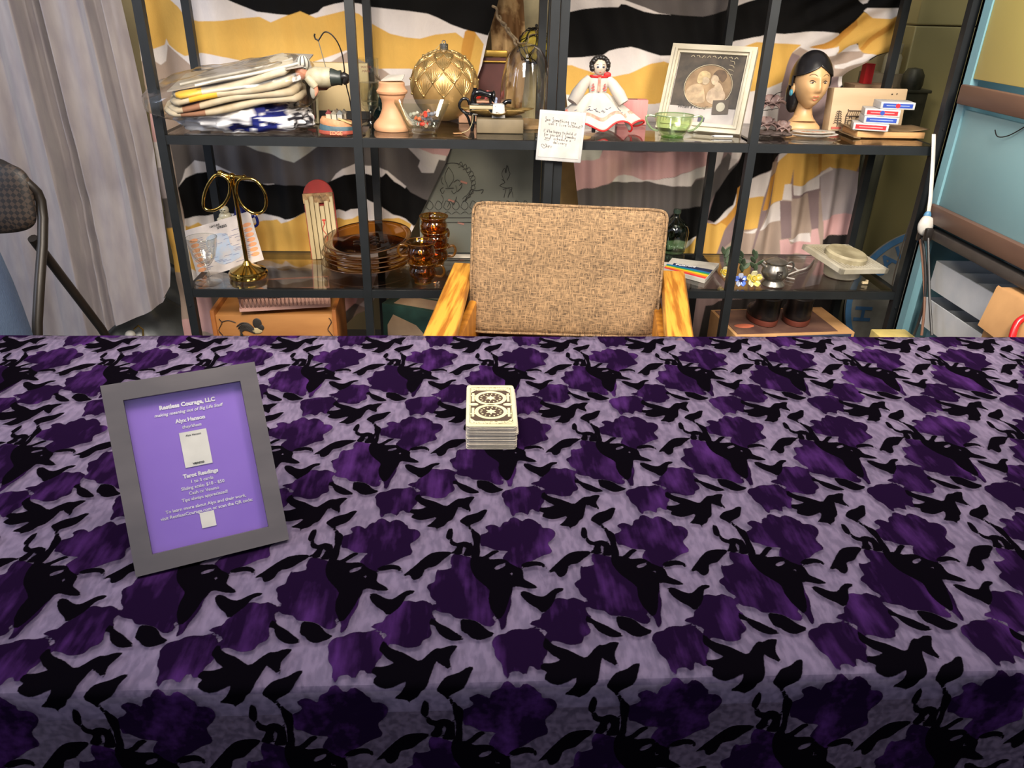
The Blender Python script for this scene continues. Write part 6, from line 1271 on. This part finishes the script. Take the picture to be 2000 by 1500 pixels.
a=at(1690,556,z=ZL); one('beige_clip',MB().box((0,0,.004),(.018,.008,.008),bev=.002).box((.005,0,.009),(.006,.006,.006)),mat('beige_clip',(226,204,160),.5),'small beige plastic clip lying beside the vent fan','clip',(a.x,a.y+.005,ZL+.0005))
# =============== bottom shelf ===============
# rooster chest
t=thing('rooster_chest','orange wooden chest painted with a rooster, under the pink lattice tray','chest',(-.565,2.19,ZB),.03)
OW=mat('orange_wood',(180,126,70),.5,rgb2=(138,88,44),scale=8,stretch=(.35,1,1.4),contrast=(.3,.7))
m=MB(); m.box((0,0,.155),(.33,.19,.31),bev=.002); m.build('body',OW,t)
for s in(-1,1): m=MB(); m.box((s*.171,0,.163),(.012,.205,.326),bev=.002); m.build('side_board',mat('brown_wood_edge',(156,94,44),.5),t)
m=MB(); m.box((0,-.0965,.232),(.33,.003,.0015),rot=(0,-.03,0)); m.build('board_seam',INK,t)
for x_ in(-.155,.155):
    m=MB(); m.tube([Vector(p) for p in smoothpoly([(x_+.006*math.sin(k*1.6),-.0975,.300-.012*k) for k in range(9)],3,False)],.0012,5); m.build('painted_border',mat('dark_paint',(50,34,26),.6),t)
m=MB(); m.tube([Vector((x_,-.0975,z_)) for x_,z_ in smoothpoly([(-.15,.290),(-.13,.295),(-.11,.288)],3,False)],.0012,5); m.build('painted_border',mat('dark_paint',(50,34,26),.6),t)
m=MB()
for k in range(7): m.tube([Vector((x_,-.0975,z_)) for x_,z_ in smoothpoly([(-.060,.266-.002*k),(-.075-.002*k,.284-.003*k),(-.095-.001*k,.286-.006*k),(-.110+.004*k,.274-.007*k)],3,False)],[.002]*9+[.0006],5)
m.sph((-.050,-.0975,.285),(.013,.002,.016)); m.sph((-.042,-.0975,.272),(.010,.002,.010)); m.build('painted_rooster_tail',mat('rooster_black',(44,38,34),.6),t)
m=MB(); m.sph((-.054,-.098,.262),(.016,.0015,.009)); m.build('painted_rooster_body',mat('rooster_cream',(214,190,140),.6),t)
# pink lattice tray
t=thing('lattice_tray','pink metal tray with a pierced lattice rim on top of the rooster chest','tray',(-.540,2.17,ZB+.3275),.17)
PKM=mat('pink_metal',(226,178,164),.45,rgb2=(214,164,150))
m=MB(); m.box((0,0,.001),(.25,.15,.002)); m.build('tray_floor',PKM,t)
m=MB(); 
for y_ in(-.075,.075):
    for z_ in(.004,.040): m.box((0,y_,z_),(.252,.003,.009 if z_<.01 else .004))
for x_ in(-.125,.125):
    for z_ in(.004,.040): m.box((x_,0,z_),(.003,.15,.009 if z_<.01 else .004))
m.build('tray_rim',PKM,t)
m=MB()
for k in range(22): c_=-.115+k*.011; m.tube([(c_+.0075*math.cos(b_),-.075,.023+.0155*math.sin(b_)) for b_ in np.linspace(0,2*PI,15)[:-1]],.0011,4,closed=True)
for k in range(12): c_=-.06+k*.011; m.tube([(-.125,c_+.0075*math.cos(b_),.023+.0155*math.sin(b_)) for b_ in np.linspace(0,2*PI,15)[:-1]],.0011,4,closed=True)
m.build('lattice',PKM,t)
t2=thing('hair_brush','dark oval brush with a long handle lying inside the pink tray','brush',(-.54,2.19,ZB+.3310),.22)
m=MB(); m.sph((-.03,0,.006),(.035,.014,.0055)); m.build('brush_head',mat('brush_dark',(96,80,72),.7,rgb2=(60,50,46),scale=120),t2); m=MB(); m.tube([(.0,0,.006),(.04,0,.006),(.095,.0,.006)],[.005,.003,.003],8); m.build('handle',mat('brush_handle',(110,90,80),.5),t2)
# green box
t=thing('green_box','dark green patterned gift box leaning at the bottom behind the middle post','box',(-.165,2.30,ZB),-.42)
GBX=mat('dark_green_card',(38,72,66),.5,rgb2=(28,56,52)); m=MB(); m.box((0,0,.135),(.20,.10,.27),bev=.002); m.build('box',GBX,t)
m=MB(); m.prism([(x_,-.0505,z_) for x_,z_ in[(-.085,.05),(.02,.05),(.07,.09),(.068,.17),(.02,.215),(-.06,.238),(-.082,.20)]],(0,-.001,0)); m.build('cream_panel',mat('cream_satin',(206,180,150),.4,rgb2=(178,148,122),scale=10),t)
m=MB(); m.box((0.01,0,.2705),(.15,.07,.001)); m.build('top_panel',mat('cream_satin',(206,180,150),.4),t)
m=MB(); 
for k in range(3): m.lathe([(.014-.004*k,.0),(.012-.004*k,.0)],c=(.1005+.0004*k,0,.20),n=20,rot=(0,PI/2,0)) if 0 else m.tube([(.101,.016*math.cos(b_)/(k+1),.20-.045*0+.018*math.sin(b_)/(k+1)) for b_ in np.linspace(0,2*PI,20)[:-1]],.0018,5,closed=True); m.tube([(.101,.016*math.cos(b_)/(k+1),.155+.018*math.sin(b_)/(k+1)) for b_ in np.linspace(0,2*PI,20)[:-1]],.0018,5,closed=True)
m.build('medallion_print',mat('medallion',(190,170,140),.5),t)
# shoe box and shoes
t=thing('shoe_box','open cardboard box with dark red and blue printing holding the black shoes','box',(.975,2.195,ZB),.08)
CB=mat('cardboard',(190,146,98),.7,rgb2=(174,130,84),scale=20); 
m=MB(); m.box((0,0,.1275),(.38,.21,.255),bev=.001); m.build('box',CB,t)
m=MB(); m.box((-.02,.0,.2558),(.32,.19,.0012)); m.build('dark_lid_print',mat('maroon_print',(78,52,48),.6,rgb2=(110,80,66),scale=14),t)
m=MB(); m.sph((-.135,-.035,.2566),(.032,.016,.001)); m.build('orange_oval_print',mat('orange_print',(196,104,76),.6),t)
m=MB(); m.box((.06,-.1055,.17),(.24,.001,.16)); m.build('navy_side_print',mat('navy_print',(52,58,84),.6),t)
m=MB(); m.text('Crazy',(.07,-.1065,.19),(1,0,0),(0,0,1),.030,off=.001,shear=.2,depth=.0002); m.build('pink_lettering',mat('pink_letter',(226,116,110),.6),t,smooth=False)
BLT=mat('black_leather',(30,26,26),.32,rgb2=(22,19,20),scale=30,bump=.15); SOL=mat('red_brown_sole',(104,50,38),.5)
for x_,rz,lab in((-.052,.14,'left black leather ankle boot of the pair on the cardboard box'),(.055,-.30,'right black leather ankle boot of the pair on the cardboard box')):
    sx_=.965+x_
    t=thing('leather_boot',lab,'boot',(sx_,2.19,ZB+.2585),PI+rz,'pair of black leather boots')
    # toe points away (+local -y is heel after the turn); heel end faces the camera
    m=MB(); rings=[]
    def ell(cx_,cy_,z_,rx,ry,n=36,e=1): return [(cx_+sq(2*PI*k/n,e)[0]*rx,cy_+sq(2*PI*k/n,e)[1]*ry,z_) for k in range(n)]
    rings=[ell(0,-.005,.016,.040,.060),ell(0,-.005,.020,.042,.064),ell(0,.0,.035,.042,.060),ell(0,.012,.050,.040,.046),ell(0,.018,.066,.038,.040),ell(0,.018,.080,.040,.041),ell(0,.018,.086,.041,.042),ell(0,.018,.087,.037,.038),ell(0,.018,.078,.035,.036),ell(0,.016,.05,.034,.036)]
    m.loft(rings); m.build('upper',BLT,t,angle=60)
    m=MB(); m.tube(ell(0,.018,.086,.039,.040,30),.0028,6,closed=True); m.build('collar',BLT,t)
    m=MB(); m.loft([ell(0,-.005,.0,.041,.062),ell(0,-.005,.012,.043,.065),ell(0,-.005,.017,.042,.064)]); m.build('sole',SOL,t)
    m=MB(); m.sph((0,-.01,.030),(.043,.060,.020)); m.build('vamp',BLT,t)
# round sign leaning behind
DC=at(1800,610,Y=2.47); t=thing('round_sign','large round white sign with a blue rim and blue letters leaning behind the shelf','sign',(DC.x,2.50,.225),0,rot=(-.12,0,0))
Rr=.262
m=MB(); m.lathe([(0,-.006),(Rr,-.006),(Rr,.006),(0,.006)],c=(0,0,.10),n=64,rot=(PI/2,0,0)); m.build('disc',mat('grey_white',(206,202,192),.5),t)
m=MB(); m.lathe([(Rr-.020,.0062),(Rr+.001,.0062),(Rr+.001,.008),(Rr-.020,.008)],c=(0,0,.10),n=64,rot=(PI/2,0,0),caps=False); m.m=m.m; m.build('blue_rim',mat('sky_blue',(94,148,200),.5),t)
for k,ch in enumerate('NAUTI'):
    m=MB()
    b_=2.62-k*.30; r_=Rr-.082; o_=(r_*math.cos(b_),-.0068,.10+r_*math.sin(b_)); m.text(ch,o_,(math.sin(b_),0,-math.cos(b_)),(math.cos(b_),0,math.sin(b_)),.075,off=.002,depth=.0006); m.build('blue_letter',mat('letter_blue',(84,130,180),.5),t,smooth=False)
m=MB(); m.text('H',(-Rr+.095,-.0068,.06),(math.sin(3.1),0,-math.cos(3.1)),(math.cos(3.1),0,math.sin(3.1)),.085,off=.002,depth=.0006)
m.build('blue_letter',mat('letter_blue',(84,130,180),.5),t,smooth=False)
one('dark_garment',MB().sph((0,0,0),(.16,.05,.09),nu=40,nv=24,fn=lambda d,q:q+Vector(d)*mnoise.noise(q*18)*.03),mat('dark_fabric',(42,38,38),.9,bump=.4),'dark bundled cloth on the bottom shelf left of the shoe box','cloth',(.60,2.30,ZB+.10))
# =============== left floor ===============
m=MB(); m.grid(lambda u,v:(-.55+u*1.0,-.25+v*.5,.03+.10*mnoise.noise((u*4,v*4,1))+.05*math.sin(u*9)*math.sin(v*5)+.30*math.exp(-((u-.75)/.25)**2)*(.4+.6*v)+.06),60,40)
one('plastic_sheet',m,mat('cloudy_plastic',(116,120,122),.25,rgb2=(84,86,86),scale=6,Transmission_Weight=.2),'crumpled cloudy plastic sheeting heaped at the foot of the grey curtain','plastic sheet',(-1.42,2.62,.0),angle=80,solid=.002)
q=at(290,640,Y=2.5); t=thing('stoppered_bottle','clear bottle with a round white stopper on the plastic sheeting','bottle',(q.x,2.38,.0))
m=MB(); m.lathe([(0,0),(.035,0),(.038,.02),(.036,.16),(.012,.20),(.010,.235),(0,.235)],c=(0,0,0),n=28); m.build('bottle',glass('bottle_clear',(235,240,240),2,.03),t)
m=MB(); m.sph((-.010,0,.252),(.017,.015,.015)); m.build('white_stopper',PLW,t)
m=MB(); m.tube([(.008,0,.225),(.030,0,.245),(.034,0,.270),(.022,0,.285),(.006,0,.272)],.003,8); m.build('wire_bail',BRASS,t)
q0=at(40,587,Y=2.7);q1=at(132,598,Y=2.7); m=MB(); m.cyl((0,0,0),tuple(q1-q0),.008,n=12); one('pale_tube',m,mat('pale_cyan_tube',(190,226,240),.2,Emission_Color=(.55,.85,1,1),Emission_Strength=.9),'pale blue glowing tube low behind the folding chair legs','tube',q0)
m=MB(); m.box((0,0,.16),(.9,.10,.32),bev=.01); one('grey_bench',m,mat('grey_drape',(122,116,110),.8,rgb2=(84,80,76),scale=5,stretch=(.4,1,3),bump=.5),'low grey draped bench behind the grey curtain','bench',(-1.75,2.94,0))
# =============== right side ===============
# olive metal cabinet behind the shelving
t=thing('olive_cabinet','tall olive metal cabinet standing behind the right end of the shelving','cabinet',(1.81,2.73,0))
OM=mat('olive_metal',(206,190,128),.45,rgb2=(188,178,126),scale=2.2,Metallic=.1)
m=MB(); m.box((0,0,.608),(.74,.12,1.216),bev=.004); m.box((0,0,1.60),(.74,.12,.76),bev=.004); m.build('panels',OM,t,angle=20)
# weathered wood post
t=thing('wooden_post','weathered grey green wooden post behind the right shelving unit','post',(1.325,2.56,0))
m=MB(); m.box((0,0,.46),(.085,.05,.86),bev=.004); m.box((-.022,-.026,.44),(.030,.012,.84),bev=.002); m.build('post',mat('weathered_wood',(88,88,70),.8,rgb2=(54,54,44),scale=10,stretch=(3,3,.35),bump=.5),t,angle=30)
# blue cabinet along the right
BM=mat('blue_metal',(112,152,160),.5,rgb2=(104,142,152),scale=3); t=thing('blue_cabinet','large blue cabinet with yellow panel and brown rails at the right edge','cabinet',(1.54,1.40,0))
xf=-.30; y0_,y1_=-.07,.62   # face at x=xf, runs along y
for yy_ in(y1_-.02,y0_+.02): m=MB(); m.box((xf+.010,yy_,.95),(.02,.04,1.90)); m.build('corner_post',BM,t)
m=MB(); m.box((.30,(y0_+y1_)/2,.95),(.02,y1_-y0_,1.90)); m.build('back_panel',BM,t)
m=MB(); m.box((0,y1_-.005,.95),(.60,.01,1.90)); m.build('end_panel',BM,t)
m=MB(); m.box((0,(y0_+y1_)/2,.30),(.59,y1_-y0_-.04,.02)); m.build('lower_shelf',BM,t)
m=MB(); m.box((0,(y0_+y1_)/2,.765),(.59,y1_-y0_-.04,.014)); m.build('upper_shelf',BM,t)
m=MB(); m.box((xf+.010,(y0_+y1_)/2,1.42),(.012,y1_-y0_-.08,.60),bev=.002); m.build('yellow_panel',mat('yellow_panel',(212,192,108),.55,rgb2=(204,182,104),scale=3),t)
BRR=mat('brown_rail',(104,76,60),.5,rgb2=(86,62,50),scale=12,stretch=(1,.2,1))
m=MB(); m.box((xf-.004,(y0_+y1_)/2,1.083),(.02,y1_-y0_-.05,.046),bev=.004); m.build('brown_rail',BRR,t)
m=MB(); m.box((xf+.012,(y0_+y1_)/2,.925),(.012,y1_-y0_-.08,.245),bev=.002); m.build('blue_panel',mat('blue_panel',(128,162,164),.5,rgb2=(120,154,158),scale=3),t)
m=MB(); m.box((xf-.004,(y0_+y1_)/2,.785),(.02,y1_-y0_-.05,.046),bev=.004); m.build('brown_rail',BRR,t)
m=MB(); m.box((xf+.004,(y0_+y1_)/2,.735),(.03,y1_-y0_-.05,.026),bev=.004); m.build('dark_rail',mat('dark_rail',(66,60,56),.4),t)
m=MB(); m.tube([Vector(p) for p in smoothpoly([(xf+.004,.33,1.05),(xf-.004,.37,1.02),(xf-.004,.41,1.01),(xf-.002,.43,1.022)],4,False)],.0013,5); m.build('bent_wire',WIRE,t)
FB=mat('frosted_bin',(216,216,218),.35,rgb2=(204,206,210),Transmission_Weight=.35)
for k,(z_,lab) in enumerate(((.590,'upper frosted plastic tray in the blue cabinet'),(.485,'lower frosted plastic tray in the blue cabinet'))):
    t=thing('plastic_tray',lab,'tray',(1.40,1.785,z_),0,'frosted trays in the blue cabinet',rot=(0,0,0))
    for nm,c_,d_ in(('front_wall',(-.14,0,.038),(.004,.31,.076)),('back_wall',(.14,0,.038),(.004,.31,.076)),('side_wall',(0,.155,.038),(.28,.004,.076)),('side_wall',(0,-.155,.038),(.28,.004,.076)),('tray_floor',(0,0,.002),(.28,.31,.004))): m=MB(); m.box(c_,d_); m.build(nm,FB,t)
    for j in range(3): m=MB(); m.box((0,-.08+.08*j,.034),(.276,.003,.064)); m.build('divider',FB,t)
one('tray_stand',MB().box((0,0,.0),(.27,.30,.172),bev=.002),mat('pale_blue_box',(110,140,150),.6),'pale blue box under the lower frosted tray','box',(1.42,1.785,.3975))
one('tray_riser',MB().box((-.1,0,.0),(.06,.5,.0535)).box((.1,0,0),(.06,.5,.0535)),mat('pale_blue_box',(110,140,150),.6),'pale blue spacer between the two frosted trays','spacer',(1.475,1.66,.5355)) if 0 else None
t=thing('cardboard_carton','brown cardboard carton with a red handle at the right edge','carton',(1.305,1.49,.461),.0)
m=MB(); m.box((0,0,.125),(.20,.24,.25),bev=.002); m.build('carton',mat('kraft_card2',(176,132,84),.75,rgb2=(160,118,74),scale=14),t)
m=MB(); m.prism([(-.102,.12,.25),(-.125,.11,.16),(-.123,-.06,.15),(-.102,-.08,.25)],(.003,0,.004)); m.build('flap',mat('kraft_card2',(176,132,84),.75),t)
m=MB(); m.box((-.1005,-.02,.09),(.002,.10,.03)); m.build('hand_slot',mat('dark_slot',(40,24,18),.8),t)
m=MB(); m.tube([Vector(p) for p in smoothpoly([(-.105,.000,.225),(-.122,-.004,.212),(-.132,-.018,.180),(-.128,-.032,.150),(-.110,-.034,.140)],4,False)],.0075,10); m.build('red_handle',mat('gloss_red',(196,24,30),.2),t)
one('carton_support',MB().box((0,0,0),(.16,.20,.148),bev=.002),mat('grey_board2',(120,116,110),.7),'grey block under the cardboard carton','block',(1.325,1.49,.3855))
q=at(1790,648,Y=1.93); one('yellow_box',MB().box((0,0,0),(.10,.10,q.z+.0,),bev=.003),mat('pale_yellow',(220,196,116),.6),'pale yellow box standing on the floor at the foot of the blue cabinet','box',(1.18,1.90,q.z/2))
# power cord
t=thing('power_cord','white extension cord with black plugs taped beside the blue cabinet','power cord',at(1822,262,X=1.218))
def lc(px,py,Y=2.02,X=None): return at(px,py,X=1.218+(2.02-Y)*-.3)-Vector(t.location)
m=MB(); rr=[lc(*p,Y=2.018) for p in[(1824,262),(1823,300),(1820,350),(1817,390),(1813,418)]]
rings=[]
for p in smoothpoly(rr,4,False): rings.append([Vector(p)+Vector((.0055*math.cos(b_),.0025*math.sin(b_),0)) for b_ in np.linspace(0,2*PI,11)[:-1]])
m.loft(rings); m.build('white_cable',mat('cable_white',(236,230,220),.4),t)
m=MB(); m.sph(lc(1811,422,Y=2.015),(.010,.008,.014)); m.build('blue_tape',mat('blue_tape',(74,124,160),.5),t)
m=MB(); m.sph(lc(1808,440,Y=2.005),(.020,.014,.026),nu=20,nv=14,fn=noisy(40,.004)); m.build('white_socket',mat('cable_white',(236,230,220),.4),t)
for px,dx in((1799,-4),(1813,3)):
    m=MB(); c_=lc(px,458,Y=1.995); m.box(c_,(.020,.014,.034),bev=.004); m.build('black_plug',BKP,t)
for pts,cn,col in(([(1801,465),(1806,500),(1808,560),(1800,610),(1785,655)],'black_cable',(36,34,34)),([(1813,465),(1814,520),(1816,590),(1820,655)],'black_cable',(36,34,34)),([(1797,465),(1803,520),(1806,590),(1800,655)],'brown_cable',(120,84,64))):
    m=MB(); m.tube([Vector(p) for p in smoothpoly([lc(*p,Y=1.99) for p in pts],4,False)],.0035,8); m.build(cn,mat(cn,col,.5),t)
# thin wire from the shelf edge to the sign
m=MB(); p_=[at(*q_,Y=2.43) for q_ in((1778,432),(1762,480),(1748,530),(1742,560))]; m.tube([Vector(q_) for q_ in smoothpoly(p_,4,False)],.002,6); c0=Vector(m.v[0]); m.v=[tuple(Vector(v_)-c0) for v_ in m.v]
one('thin_wire',m,mat('greywire',(120,108,96),.5),'thin grey wire hanging beside the round blue rimmed sign','wire',c0)
